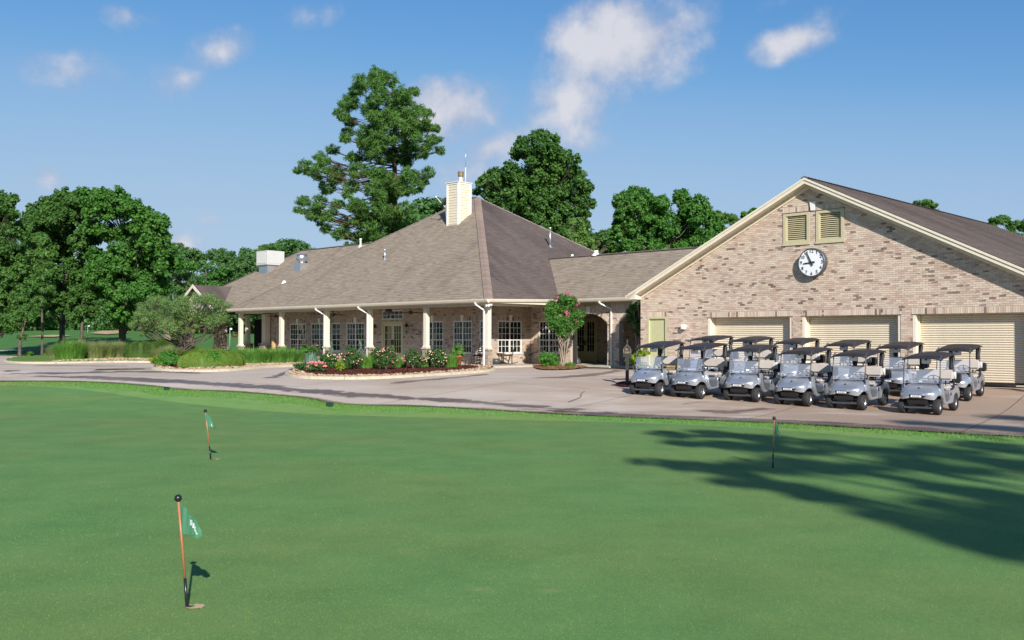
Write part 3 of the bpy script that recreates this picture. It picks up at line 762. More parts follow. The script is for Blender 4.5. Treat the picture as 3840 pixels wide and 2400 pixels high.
# ------------------------------------------------------------------ masonry and roofing helpers (local frames)
class Wall:
    """plane in a building's local space: origin o, u along, up = z, outward n; holes = (u0,u1,z0,topfn)"""
    def __init__(s, o, u, n, u0, u1, z0, top, holes=()):
        s.o = Vector(o); s.u = Vector(u); s.n = Vector(n); s.u0 = u0; s.u1 = u1; s.z0 = z0
        s.top = top if callable(top) else (lambda a, t=top: t); s.holes = [(h[0], h[1], h[2], h[3] if callable(h[3]) else (lambda a, t=h[3]: t)) for h in holes]
    def p(s, u, z, off=0.0): q = s.o + s.u * u + s.n * off; return (q.x, q.y, z)
    def panel(s, mb, off=-.008, extra=()):
        bp = {s.u0, s.u1, *extra}
        for h in s.holes:
            bp |= {h[0], h[1]}
            if abs(h[3](h[0]) - h[3]((h[0] + h[1]) / 2)) > 1e-4: bp |= {h[0] + (h[1] - h[0]) * k / 16 for k in range(1, 16)}
        bp = sorted(b for b in bp if s.u0 - 1e-6 <= b <= s.u1 + 1e-6)
        for a, b in zip(bp, bp[1:]):
            if b - a < 1e-5: continue
            m_ = (a + b) / 2; e = 1e-6
            segs = [((s.z0, s.z0), (s.top(a + e), s.top(b - e)))]
            hs = sorted([h for h in s.holes if h[0] < m_ < h[1]], key=lambda h: h[2])
            lo = (s.z0, s.z0)
            for h in hs:
                if h[2] - lo[0] > 1e-4: mb.add([s.p(a, lo[0], off), s.p(b, lo[1], off), s.p(b, h[2], off), s.p(a, h[2], off)], [(0, 1, 2, 3)])
                lo = (h[3](a + e), h[3](b - e))
            mb.add([s.p(a, lo[0], off), s.p(b, lo[1], off), s.p(b, s.top(b - e), off), s.p(a, s.top(a + e), off)], [(0, 1, 2, 3)])
    def bricks(s, out, seed, bl=.215, ch=.0775, avoid=()):
        r_ = random.Random(seed); k = 0; z = s.z0
        while True:
            zc = z + ch / 2; row_any = False
            u = s.u0 - (bl / 2 if k % 2 else 0)
            while u < s.u1:
                a = max(u, s.u0); b = min(u + bl, s.u1); m_ = (a + b) / 2
                if b - a > .04 and zc < s.top(m_) - .02:
                    row_any = True
                    iv = [(a, b)]
                    for h in s.holes + list(avoid):
                        tp = h[3](m_) if callable(h[3]) else h[3]
                        if h[2] - ch * .4 < zc < tp + ch * .4:
                            nv = []
                            for (c, d) in iv:
                                if h[1] <= c or h[0] >= d: nv.append((c, d)); continue
                                if h[0] > c: nv.append((c, h[0]))
                                if h[1] < d: nv.append((h[1], d))
                            iv = nv
                    for c, d in iv:
                        if d - c > .03: out.append((s, c + .005, d - .005, z + .005, z + ch - .005, r_.uniform(-.001, .003)))
                u += bl
            z += ch; k += 1
            if not row_any and z > s.z0 + 1: break
            if k > 200: break
def soldiers(out, w, u0, u1, z0, z1, step=.078, skip=()):
    n = max(1, round((u1 - u0) / step)); st = (u1 - u0) / n
    for i in range(n):
        a = u0 + i * st
        if any(c < a + st / 2 < d for c, d in skip): continue
        out.append((w, a + .004, a + st - .004, z0, z1, .006))
def lay_bricks(out, parent, frame, mat, limit=300, name='brick'):
    """the bricks that show largest become parts of their own, the rest one joined part"""
    cam_l = frame.l((0, 0, CAMH))
    def d2(b):
        q = Vector(b[0].p((b[1] + b[2]) / 2, (b[3] + b[4]) / 2)); wq = frame.w(q.x, q.y, q.z); x, y = proj(wq)
        if not (20 < x < 3820 and y < 1330): return 1e9
        return (q - cam_l).length - 2.0 * ((b[2] - b[1]) > .2)
    order = sorted(range(len(out)), key=lambda i: d2(out[i])); single = set(order[:limit])
    unit = MB(); unit.box(0, 1, 0, 1, 0, 1); me = unit.mesh(name, mat)
    mb = MB()
    for i, (w, a, b, z0, z1, pr) in enumerate(out):
        if i in single:
            o = link(name, me, parent); q = w.p(a, z0, pr)
            # unit cube axes: x along u, y inwards, z up
            iny = -w.n
            mt = Matrix(((w.u.x * (b - a), iny.x * .02, 0, q[0]), (w.u.y * (b - a), iny.y * .02, 0, q[1]), (0, 0, z1 - z0, q[2]), (0, 0, 0, 1)))
            o.matrix_local = mt
        else:
            v = [w.p(a, z0, pr), w.p(b, z0, pr), w.p(b, z1, pr), w.p(a, z1, pr), w.p(a, z0, pr - .02), w.p(b, z0, pr - .02), w.p(b, z1, pr - .02), w.p(a, z1, pr - .02)]
            mb.add(v, [(0, 1, 2, 3), (0, 4, 5, 1), (1, 5, 6, 2), (2, 6, 7, 3), (3, 7, 4, 0)])
    tag(mb.build('brickwork', mat, parent), kind='stuff')

def roof_face(out, poly, exposure=.17, width=.33, seed=0):
    """poly: local 3d points, the first edge is the eave; appends shingles (4 top corners + thickness)"""
    r_ = random.Random(seed); p0, p1 = Vector(poly[0]), Vector(poly[1]); u = (p1 - p0).normalized()
    nrm = None
    for k in range(2, len(poly)):
        c = (p1 - p0).cross(Vector(poly[k]) - p0)
        if nrm is None or c.length > nrm.length: nrm = c
    nrm.normalize()
    if nrm.z < 0: nrm = -nrm
    v = nrm.cross(u)
    if v.z < 0: v = -v
    P2 = [((Vector(p) - p0).dot(u), (Vector(p) - p0).dot(v)) for p in poly]
    vmax = max(q[1] for q in P2)
    def span(y):
        xs = []
        for a, b in zip(P2, P2[1:] + P2[:1]):
            if (a[1] <= y) != (b[1] <= y): xs.append(a[0] + (b[0] - a[0]) * (y - a[1]) / (b[1] - a[1]))
        xs.sort(); return xs
    y = 0.0; k = 0
    while y < vmax - .02:
        y2 = min(y + exposure, vmax - 1e-3); s0 = span(y + 1e-4); s1 = span(y2 - 1e-4)
        if len(s0) >= 2 and len(s1) >= 2:
            x = min(s0[0], s1[0]) - r_.uniform(0, width)
            hi = max(s0[-1], s1[-1])
            while x < hi:
                w_ = width * r_.uniform(.75, 1.25); xe = x + w_
                a0 = min(max(x, s0[0]), s0[-1]); a1 = min(max(xe, s0[0]), s0[-1]); b0 = min(max(x, s1[0]), s1[-1]); b1 = min(max(xe, s1[0]), s1[-1])
                if a1 - a0 > .01 or b1 - b0 > .01:
                    t = r_.uniform(.008, .022)
                    out.append((p0, u, v, nrm, a0, a1, b0, b1, y, y2, t))
                x = xe + .004
        y = y2; k += 1
def sh_pts(s):
    p0, u, v, n, a0, a1, b0, b1, y, y2, t = s
    A = p0 + u * a0 + v * y; B = p0 + u * a1 + v * y; C_ = p0 + u * b1 + v * (y2 + .0); D_ = p0 + u * b0 + v * (y2 + .0)
    return [A + n * .002, B + n * .002, B + n * t, A + n * t, C_ + n * .003, D_ + n * .003]
SH_F = [(0, 1, 2, 3), (3, 2, 4, 5), (1, 4, 2), (0, 3, 5)]
def lay_shingles(out, parent, frame, mat, limit=300):
    cam_l = frame.l((0, 0, CAMH))
    def d2(s):
        q = s[0] + s[1] * (s[4] + s[5]) / 2 + s[2] * s[8]; x, y = proj(frame.w(*q))
        return (q - cam_l).length + (1e6 if not (10 < x < 3830 and y > 5) else 0) + (50 if (s[5] - s[4]) < .25 else 0)
    order = sorted(range(len(out)), key=lambda i: d2(out[i])) if limit else []; single = set(order[:limit])
    mb = MB(); mats = M[mat]
    for i, s in enumerate(out):
        pts = sh_pts(s)
        if i in single:
            o0 = pts[0]; me = bpy.data.meshes.new('shingle'); me.from_pydata([p - o0 for p in pts], [], SH_F); me.materials.append(mats)
            o = link('shingle', me, parent); o.location = o0
        else: mb.add(pts, SH_F)
    tag(mb.build('shingles', mat, parent), kind='stuff')
def hip_caps(parent, a, b, mat='hip_cap', single=True, w=.30):
    a = Vector(a); b = Vector(b); d = b - a; L = d.length; d.normalize(); side = d.cross(Vector((0, 0, 1))).normalized(); nn = side.cross(d)
    if nn.z < 0: nn = -nn
    unit = MB(); l = .30
    vs = [(0, -w / 2, -.035), (0, 0, .035), (0, w / 2, -.035), (l, -w / 2, -.05), (l, 0, .012), (l, w / 2, -.05), (0, -w / 2, -.08), (0, w / 2, -.08)]
    unit.add(vs, [(0, 1, 4, 3), (1, 2, 5, 4), (0, 6, 7, 2, 1)])
    me = unit.mesh('ridge_cap', mat); n = int(L / .28); mb = MB()
    for i in range(n):
        q = a + d * (i * .28)
        mt = Matrix(((d.x, side.x, nn.x, q.x), (d.y, side.y, nn.y, q.y), (d.z, side.z, nn.z, q.z), (0, 0, 0, 1)))
        if single: o = link('ridge_cap', me, parent); o.matrix_local = mt
        else: mb.add([mt @ Vector(v) for v in vs], [(0, 1, 4, 3), (1, 2, 5, 4), (0, 6, 7, 2, 1)])
    if not single: tag(mb.build('ridge_caps', mat, parent), kind='stuff')
def deck(mb, poly, off=-.01):
    mb.add([(p[0], p[1], p[2] + off) for p in poly], [tuple(range(len(poly)))])
def gutter(parent, a, b, drop=.13, depth=.12, out=(0, -1), z=None, mat='trim_cream'):
    a = Vector(a); b = Vector(b); o = Vector((out[0], out[1], 0)); mb = MB(); d = (b - a)
    pr = [(.0, .01), (depth, .01), (depth + .01, -.005), (depth, -.03), (depth - .02, -.08), (depth - .05, -drop), (0, -drop)]
    vs = [tuple(a + o * u + Vector((0, 0, v))) for u, v in pr] + [tuple(b + o * u + Vector((0, 0, v))) for u, v in pr]; n = len(pr)
    fs = [(i, (i + 1) % n, n + (i + 1) % n, n + i) for i in range(n)] + [tuple(range(n))[::-1], tuple(range(n, 2 * n))]
    mb.add(vs, fs); return mb.build('gutter', mat, parent)

# windows: 3 + 3 panes across, 5 rows, double hung; one window mesh and one pane mesh shared by all of a size
_wcache = {}
def window(parent, w, uc, z0, width, height, cols=6, rows=5, mull=True, name='window', fr='trim_white'):
    """w: Wall; window centred at uc, on the wall plane, facing w.n"""
    key = (round(width, 2), round(height, 2), cols, rows, mull, fr)
    if key not in _wcache:
        mb = MB(); d0, d1 = -.10, -.02; fw_ = .055
        mb.box(0, width, d0, d1, 0, fw_); mb.box(0, width, d0, d1, height - fw_, height)
        mb.box(0, fw_, d0, d1, fw_, height - fw_); mb.box(width - fw_, width, d0, d1, fw_, height - fw_)
        mid = fw_ + (height - 2 * fw_) * (2 / 5 if rows == 5 else .5)
        panes = []
        halves = [(fw_, width / 2 - .035, cols // 2), (width / 2 + .035, width - fw_, cols // 2)] if mull else [(fw_, width - fw_, cols)]
        if mull: mb.box(width / 2 - .035, width / 2 + .035, d0, d1 + .005, fw_, height - fw_)
        for a, b, c in halves:
            if rows == 5: secs = [(fw_, mid - .022, 2, -.06), (mid + .022, height - fw_, 3, -.04)]; mb.box(a, b, d0, d1 - .005, mid - .022, mid + .022)
            else: secs = [(fw_, height - fw_, rows, -.045)]
            for z0_, z1_, nr, dd in secs:
                for i in range(1, c): x = a + (b - a) * i / c; mb.box(x - .011, x + .011, dd - .02, dd + .01, z0_, z1_)
                for j in range(1, nr): z = z0_ + (z1_ - z0_) * j / nr; mb.box(a, b, dd - .018, dd + .008, z - .011, z + .011)
                for i in range(c):
                    for j in range(nr):
                        panes.append((a + (b - a) * i / c + .011, z0_ + (z1_ - z0_) * j / nr + .011, (b - a) / c - .022, (z1_ - z0_) / nr - .022, dd - .005))
        # local y axis = outward; recessed glass
        _wcache[key] = (mb.mesh(name, fr), panes)
    me, panes = _wcache[key]
    pm = _wcache.setdefault('pane', None)
    if pm is None:
        q = MB(); q.box(0, 1, -.006, 0, 0, 1); pm = _wcache['pane'] = q.mesh('pane', 'window_glass')
    o = link(name, me, parent); q = w.p(uc - width / 2, z0, 0)
    o.matrix_local = Matrix(((w.u.x, w.n.x, 0, q[0]), (w.u.y, w.n.y, 0, q[1]), (0, 0, 1, q[2]), (0, 0, 0, 1)))
    r_ = random.Random(len(col.objects))
    for (x, z, pw, ph, y) in panes:
        p = link('pane', pm, o)
        e1, e2 = r_.uniform(-.012, .012), r_.uniform(-.01, .01)
        p.matrix_local = Matrix(((pw, 0, 0, x), (e1, 1, e2, y), (0, 0, ph, z), (0, 0, 0, 1)))
    return o
def keystone(parent, w, uc, z0, h=.30, wt=.20, wb=.13, mat='trim_white'):
    mb = MB(); vs = [w.p(uc - wb / 2, z0, .05), w.p(uc + wb / 2, z0, .05), w.p(uc + wt / 2, z0 + h, .05), w.p(uc - wt / 2, z0 + h, .05),
                     w.p(uc - wb / 2, z0, 0), w.p(uc + wb / 2, z0, 0), w.p(uc + wt / 2, z0 + h, 0), w.p(uc - wt / 2, z0 + h, 0)]
    mb.add(vs, [(0, 1, 2, 3), (0, 4, 5, 1), (1, 5, 6, 2), (2, 6, 7, 3), (3, 7, 4, 0)]); mb.build('keystone', mat, parent)

# ------------------------------------------------------------------ GARAGE (cart barn)
ga = thing('cart_barn', 'pale brick cart barn with gabled roof, three roller doors and a big clock', 'garage', GA.w(0, 0, 0), -TH)
GS = .59; HW = 8.14; GHE = 4.22; GHA = 8.30; SL = (GHA - GHE) / HW
g_top = lambda u: GHE + SL * (HW - abs(u - HW)) - .05
D0, DP, DW, DH = 3.52, 4.303, 3.86, 3.03
doorsx = [D0 + i * DP for i in range(3)]
md = GA.ony(2428, 1300, 0).x; md1 = GA.ony(2501, 1300, 0).x; mdz = GA.ony(2460, 1188, 0).z
vl = [(GA.ony(2938, 850, 0).x, GA.ony(3037, 850, 0).x), (GA.ony(3061, 850, 0).x, GA.ony(3166, 850, 0).x)]
vz0 = GA.ony(2990, 914, 0).z; vz1 = GA.ony(2990, 797, 0).z
holes = [(a, a + DW, GS - .1, DH) for a in doorsx] + [(md, md1, GS - .1, mdz)] + [(a, b, vz0, vz1) for a, b in vl]
gw = Wall((0, 0, 0), (1, 0, 0), (0, -1, 0), 0, 2 * HW, GS - .12, g_top, holes)
mb = MB(); gw.panel(mb, extra=(HW,))
sw = Wall((0, 0, 0), (0, -1, 0), (-1, 0, 0), -24, 0, GS - .12, GHE)   # left side
sw.panel(mb)
for a, b, z0, z1 in [(h[0], h[1], h[2], h[3]) for h in holes]:       # reveals of the openings
    for x, sgn in ((a, 1), (b, -1)):
        mb.add([(x, -.008, z0), (x, .38, z0), (x, .38, z1), (x, -.008, z1)], [(0, 1, 2, 3)])
    mb.add([(a, -.008, z1), (b, -.008, z1), (b, .38, z1), (a, .38, z1)], [(0, 1, 2, 3)])
mb.box(0.3, 2 * HW - .3, .8, 23, GS - .1, GHE - .3)
mb.build('wall', 'mortar', ga)
sol = []
for a in doorsx: soldiers(sol, gw, a - .04, a + DW + .04, DH, DH + .21)
soldiers(sol, gw, md - .04, md1 + .04, mdz, mdz + .21)
kx = (vl[0][1] + vl[1][0]) / 2
soldiers(sol, gw, vl[0][0] - .03, vl[1][1] + .03, vz1, vz1 + .21, skip=((kx - .12, kx + .12),))
avoid = [(a - .04, a + DW + .04, DH, DH + .21) for a in doorsx] + [(md - .04, md1 + .04, mdz, mdz + .21), (vl[0][0] - .03, vl[1][1] + .03, vz1, vz1 + .21)]
bl = []; gw.bricks(bl, 1, avoid=avoid)
sw2 = Wall((0, 0, 0), (0, -1, 0), (-1, 0, 0), -3, 0, GS - .12, GHE - .3); sw2.bricks(bl, 2)
lay_bricks(bl + sol, ga, GA, 'brick')
keystone(ga, gw, kx, vz1 + .02, .34, .24, .16)
# louvred vents
for a, b in vl:
    mb = MB(); f = .12
    mb.box(a, b, -.03, .10, vz0, vz0 + f); mb.box(a, b, -.03, .10, vz1 - f, vz1); mb.box(a, a + f, -.03, .10, vz0 + f, vz1 - f); mb.box(b - f, b, -.03, .10, vz0 + f, vz1 - f)
    f2 = .16
    mb.box(a + f, a + f2, .0, .08, vz0 + f, vz1 - f); mb.box(b - f2, b - f, .0, .08, vz0 + f, vz1 - f)
    vt = mb.build('louvre_vent', 'olive_paint', ga)
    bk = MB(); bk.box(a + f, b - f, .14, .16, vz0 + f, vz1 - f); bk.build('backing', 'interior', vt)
    ns = 13; sp = (vz1 - vz0 - 2 * f) / ns
    sl = MB(); sl.obox((0, 0, 0), (b - a - 2 * f2, 0, 0), (0, .065, sp * .62), (0, .006, -.014)); sm = sl.mesh('slat', 'olive_paint')
    for k in range(ns): o = link('slat', sm, vt, (a + f2, .02, vz0 + f + k * sp + .02))
    tr = MB(); tr.box(a - .03, b + .03, -.05, .0, vz1, vz1 + .012); tr.build('lintel', 'dark_metal', vt)
    tr = MB(); tr.box(a - .03, b + .02, -.045, .05, vz0 - .06, vz0); tr.build('sill', 'olive_paint', vt)
# roller doors: every slat a piece
ns = 30; sp = (DH - GS) / ns
prof = []
for k in range(7): t = k / 6; prof.append((.034 * math.sin(math.pi * t) ** .8 if 0 < t < 1 else 0, t * sp))
slm = MB(); slm.sm = True
vs = [(0, -p - .004, z) for p, z in prof] + [(DW - .30, -p - .004, z) for p, z in prof]; n = len(prof)
slm.add(vs, [(i, n + i, n + i + 1, i + 1) for i in range(n - 1)]); slm.sm = False
slat_me = slm.mesh('slat', 'shutter_tan')
for a in doorsx:
    mb = MB(); mb.box(a - .012, a + .10, .005, .34, GS - .05, DH); mb.box(a + DW - .10, a + DW + .012, .012, .34, GS - .05, DH)
    mb.box(a + .10, a + DW - .10, .012, .34, DH - .03, DH)
    dr = mb.build('roller_door', 'trim_cream', ga)
    for k in range(ns): link('slat', slat_me, dr, (a + .15, .33, GS + .03 + k * sp))
    bb = MB(); bb.box(a + .1, a + DW - .1, .335, .36, GS - .02, DH); bb.build('door_backing', 'shutter_tan', dr)
    bb = MB(); bb.box(a + .10, a + DW - .10, .27, .33, GS - .02, GS + .045); bb.build('bottom_bar', 'black_metal', dr)
    bb = MB(); bb.box(a - .05, a + DW + .05, -.02, .0, DH - .012, DH); bb.build('lintel', 'dark_metal', dr)
    for x in (a + .10, a + DW - .15): g_ = MB(); g_.box(x, x + .05, .22, .33, GS - .02, DH - .03); g_.build('guide_rail', 'shutter_tan', dr)
# plain side door
mb = MB(); mb.box(md, md + .09, -.01, .12, GS - .05, mdz); mb.box(md1 - .09, md1, -.01, .12, GS - .05, mdz); mb.box(md + .09, md1 - .09, -.01, .12, mdz - .09, mdz)
df = mb.build('door_frame', 'door_green', ga)
mb = MB(); mb.box(md + .09, md1 - .09, .06, .11, GS, mdz - .09); dd = mb.build('side_door', 'door_green', ga)
mb = MB(); mb.box(md1 - .24, md1 - .18, .0, .06, GS + .95, GS + 1.1); mb.tube([(md1 - .21, .0, GS + 1.02), (md1 - .21, -.04, GS + 1.02), (md1 - .33, -.04, GS + 1.02)], .014); mb.build('handle', 'galvanised', dd)
# wall light
wp = GA.ony(2568, 1226, 0); mb = MB(); mb.box(wp.x - .09, wp.x + .09, -.20, 0, wp.z - .11, wp.z + .11); mb.build('wall_light', 'trim_white', ga, .02)
# rakes, fascia, soffit, return box
def rake(mb, x0, z0, x1, z1, y0, y1, t, off):
    mb.add([(x0, y0, z0 + off), (x1, y0, z1 + off), (x1, y0, z1 + off - t), (x0, y0, z0 + off - t), (x0, y1, z0 + off), (x1, y1, z1 + off), (x1, y1, z1 + off - t), (x0, y1, z0 + off - t)],
           [(0, 3, 2, 1), (4, 5, 6, 7), (0, 1, 5, 4), (3, 7, 6, 2), (0, 4, 7, 3), (1, 2, 6, 5)])
OV = .42; ex0 = -.42
for sgn in (0, 1):
    xe, xa = (ex0, HW) if sgn == 0 else (2 * HW + .42, HW)
    ze = GHE - SL * .42; za = GHA
    mb = MB(); rake(mb, xe, ze, xa, za, -OV, -OV + .03, .20, .06); rake(mb, xe, ze, xa, za, -OV - .03, -OV - .001, .085, .085)
    mb.build('rake_board', 'trim_cream', ga)
    mb = MB(); rake(mb, xe, ze, xa, za, -OV + .03, .0, .02, -.115); mb.build('soffit', 'trim_cream', ga)
    mb = MB(); rake(mb, xe, ze, xa, za, -.035, .0, .16, -.135); mb.build('frieze_board', 'trim_cream', ga)
mb = MB(); zb = GHE - SL * .42
mb.add([(ex0, -OV, zb + .05), (ex0, -OV, zb - .12), (.03, -OV, zb - .12), (.03, -OV, zb + .22), (ex0, 0, zb + .05), (ex0, 0, zb - .12), (.03, 0, zb - .12), (.03, 0, zb + .22)],
       [(0, 1, 2, 3), (7, 6, 5, 4), (0, 4, 5, 1), (1, 5, 6, 2), (2, 6, 7, 3), (3, 7, 4, 0)]); mb.build('eave_return', 'trim_cream', ga)
gutter(ga, (ex0, -OV, zb + .06), (ex0, 24, zb + .06), out=(-1, 0))
LG_ = 24.0
# the ridge ends at its seen far end, with a hip beyond
RY = None
for k in range(60, 400):
    if proj(GA.w(HW, k / 10, GHA + .1))[0] > 3711: RY = k / 10; break
RY = RY or 22
out = []
xr = 2 * HW + .5; zr = GHE - SL * .5 + .1
BYk = RY + 7.5
roof_face(out, [(xr, -OV, zr), (xr, BYk, zr), (HW, RY, GHA + .1), (HW, -OV, GHA + .1)], seed=11, exposure=.2, width=.4)
lay_shingles(out, ga, GA, 'shingle_algae')
mb = MB(); deck(mb, [(xr, -OV, zr), (xr, BYk, zr), (HW, RY, GHA + .1), (HW, -OV, GHA + .1)]); deck(mb, [(-.5, BYk, zr), (-.5, -OV, zr), (HW, -OV, GHA + .1), (HW, RY, GHA + .1)]); deck(mb, [(xr, BYk, zr), (-.5, BYk, zr), (HW, RY, GHA + .1)])
mb.build('roof', 'shingle_algae', ga)
hip_caps(ga, (HW, -OV, GHA + .12), (HW, RY, GHA + .12), 'shingle_algae', single=False)

# clock on the gable
cp = GA.ony(3041, 984, -.25); ck = thing('wall_clock', 'big round white wall clock with black numerals under the louvred vents', 'clock', GA.w(cp.x, 0, cp.z), -TH)
cr = 102 / 2 / FPX * GA.w(cp.x, 0, 0).y * 1.0
mb = MB(); mb.lathe([(0, 0), (cr * 1.06, 0), (cr * 1.06, -.21), (cr * 1.03, -.235), (cr * .985, -.235), (cr * .98, -.20)], n=48, axis='y'); mb.build('rim', 'clock_rim', ck)
mb = MB(); mb.lathe([(0, -.205), (cr * .985, -.205)], n=48, axis='y'); mb.build('face', 'clock_face', ck)
def text_mesh(s, size, depth=.004):
    cu = bpy.data.curves.new('numeral', 'FONT'); cu.body = s; cu.size = size; cu.align_x = 'CENTER'; cu.align_y = 'CENTER'; cu.extrude = depth; cu.resolution_u = 3; cu.offset = size * .008
    o = bpy.data.objects.new('tmp', cu); col.objects.link(o)
    dg = bpy.context.evaluated_depsgraph_get(); me = bpy.data.meshes.new_from_object(o.evaluated_get(dg)); bpy.data.objects.remove(o); bpy.data.curves.remove(cu)
    return me
for k in range(1, 13):
    me = text_mesh(str(k), .185); me.materials.clear(); me.materials.append(M['print_dark'])
    a = math.pi / 2 - k * math.pi / 6; o = link('numeral', me, ck); o.location = (math.cos(a) * cr * .82, -.213, math.sin(a) * cr * .82); o.rotation_euler = (math.pi / 2, 0, 0)
def hand(ang, L, w, y):
    mb = MB(); a = math.pi / 2 - ang; dx, dz = math.cos(a), math.sin(a); px_, pz = -dz * w / 2, dx * w / 2; t = .14
    pts = [(-dx * t + px_ * 1.2, -dz * t + pz * 1.2), (-dx * t - px_ * 1.2, -dz * t - pz * 1.2), (dx * L - px_ * .7, dz * L - pz * .7), (dx * L + px_ * .7, dz * L + pz * .7)]
    mb.prism(pts, lambda u, v, t_: (u, t_, v), y, y - .012); mb.build('clock_hand', 'print_dark', ck)
hand(R(264), .33, .055, -.222); hand(R(335), .46, .045, -.236)
mb = MB(); mb.lathe([(.0, -.25), (.05, -.25), (.05, -.205)], n=16, axis='y'); mb.build('hub', 'print_dark', ck)

# ------------------------------------------------------------------ CLUBHOUSE
ch = thing('clubhouse', 'low brick clubhouse with a steep brown hipped shingle roof and cream column porch', 'clubhouse', CH.w(0, 0, 0), -TH)
EZ = 3.97; FL = .82; WY = 2.6; WX = -2.6; WW = 5.7; HEAD = 3.05; SILL = 1.38
Pk = (-11.05, 9.89, 10.93); Qk = (-11.75, 9.89, 10.93); LX = -23.64; DX = 19.78
wl_end = CH.ony(1001, 1250, WY).x
front_w = []
for a, b in [(1086.5, 1145.4), (1166, 1229), (1242.5, 1275.6), (1298.3, 1366), (1582, 1661), (1699, 1768.6), (1797.6, 1832)]:
    front_w.append((CH.ony(a, 1260, WY).x, CH.ony(b, 1260, WY).x))
fd = (CH.ony(1431.9, 1260, WY).x, CH.ony(1510.6, 1260, WY).x); DHZ = CH.ony(1470, 1208, WY).z
tz0, tz1 = CH.ony(1470, 1198, WY).z, CH.ony(1470, 1164, WY).z
holes = [(a, b, SILL, HEAD) for a, b in front_w] + [(fd[0], fd[1], FL - .1, DHZ)]
holes_t = [(fd[0] + .02, fd[1], tz0, tz1)]
w1 = Wall((0, WY, 0), (1, 0, 0), (0, -1, 0), wl_end, WX, FL - .12, 3.86, sorted(holes + holes_t, key=lambda h: h[2]))
pw = (CH.onx(1868, 1260, WX).y, CH.onx(1957.6, 1260, WX).y)
w2 = Wall((WX, 0, 0), (0, 1, 0), (1, 0, 0), WY, WW, FL - .12, 3.86, [(pw[0], pw[1], SILL, HEAD)])
ww = (CH.ony(2020.5, 1260, WW).x, CH.ony(2096, 1260, WW).x)
ar = (CH.ony(2140, 1250, WW).x, CH.ony(2277, 1250, WW).x); az0 = CH.ony(2277, 1208, WW).z; az1 = CH.ony(2212, 1176, WW).z
aw = ar[1] - ar[0]; a2x = CH.ony(2321.4, 1250, WW).x; ar2 = (a2x, min(a2x + aw, 6.2))
def arch(a, b, full=None):
    c = (a + (full or (b - a)) / 2) if full else (a + b) / 2; hw_ = (full or (b - a)) / 2; rise = az1 - az0; Rr = (hw_ ** 2 + rise ** 2) / (2 * rise)
    return lambda u: az0 + math.sqrt(max(0, Rr * Rr - (u - c) ** 2)) - (Rr - rise)
ah1 = (ar[0], ar[1], FL - .1, arch(ar[0], ar[1])); ah2 = (ar2[0], ar2[1], FL - .1, arch(ar2[0], ar2[1], aw))
w3 = Wall((0, WW, 0), (1, 0, 0), (0, -1, 0), WX, 6.26, FL - .14, 4.02, [(ww[0], ww[1], SILL, HEAD), ah1, ah2])
w4 = Wall((wl_end, 0, 0), (0, -1, 0), (-1, 0, 0), -17, -WY, FL - .12, 3.86)
mb = MB()
for w_ in (w1, w2, w3, w4): w_.panel(mb)
for w_, hs in ((w1, w1.holes), (w2, w2.holes), (w3, w3.holes[:1])):
    for h in hs:
        zt = h[3]((h[0] + h[1]) / 2)
        for x in (h[0], h[1]): mb.add([w_.p(x, h[2], -.008), w_.p(x, h[2], -.14), w_.p(x, zt, -.14), w_.p(x, zt, -.008)], [(0, 1, 2, 3)])
        mb.add([w_.p(h[0], zt, -.008), w_.p(h[1], zt, -.008), w_.p(h[1], zt, -.14), w_.p(h[0], zt, -.14)], [(0, 1, 2, 3)])
        mb.add([w_.p(h[0], h[2], -.008), w_.p(h[1], h[2], -.008), w_.p(h[1], h[2], -.14), w_.p(h[0], h[2], -.14)], [(0, 1, 2, 3)])
for h in (ah1, ah2):                                                # arch soffits and jambs 35 cm deep
    k = 16; pts = [(h[0], FL - .1)] + [(h[0] + (h[1] - h[0]) * i / k, h[3](h[0] + (h[1] - h[0]) * i / k)) for i in range(k + 1)] + [(h[1], FL - .1)]
    for (u0, z0), (u1, z1) in zip(pts, pts[1:]): mb.add([w3.p(u0, z0, -.008), w3.p(u1, z1, -.008), w3.p(u1, z1, -.36), w3.p(u0, z0, -.36)], [(0, 1, 2, 3)])
mb.build('wall', 'mortar', ch)
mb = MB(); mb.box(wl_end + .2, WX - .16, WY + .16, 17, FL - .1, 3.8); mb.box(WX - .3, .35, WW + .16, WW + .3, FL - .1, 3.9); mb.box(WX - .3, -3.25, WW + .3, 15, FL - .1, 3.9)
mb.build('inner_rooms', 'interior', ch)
# bricks
solw = []
allw = [(w1, a, b) for a, b in front_w] + [(w2, pw[0], pw[1]), (w3, ww[0], ww[1])]
av = {id(w1): [], id(w2): [], id(w3): [], id(w4): []}
for w_, a, b in allw:
    full = b - a > 1.0; kx_ = (a + b) / 2
    soldiers(solw, w_, a - .1, b + .1, HEAD, HEAD + .215, skip=((kx_ - .10, kx_ + .10),) if full else ())
    av[id(w_)].append((a - .1, b + .1, HEAD, HEAD + .215))
    soldiers(solw, w_, a - .05, b + .05, SILL - .075, SILL); av[id(w_)].append((a - .05, b + .05, SILL - .075, SILL))
    if full: keystone(ch, w_, kx_, HEAD + .01, .30, .22, .15)
soldiers(solw, w3, WX, 6.2, 3.58, 3.80); av[id(w3)].append((WX, 6.26, 3.58, 3.80))
out = []
for w_, sd_ in ((w1, 21), (w2, 22), (w3, 23)): w_.bricks(out, sd_, avoid=av[id(w_)])
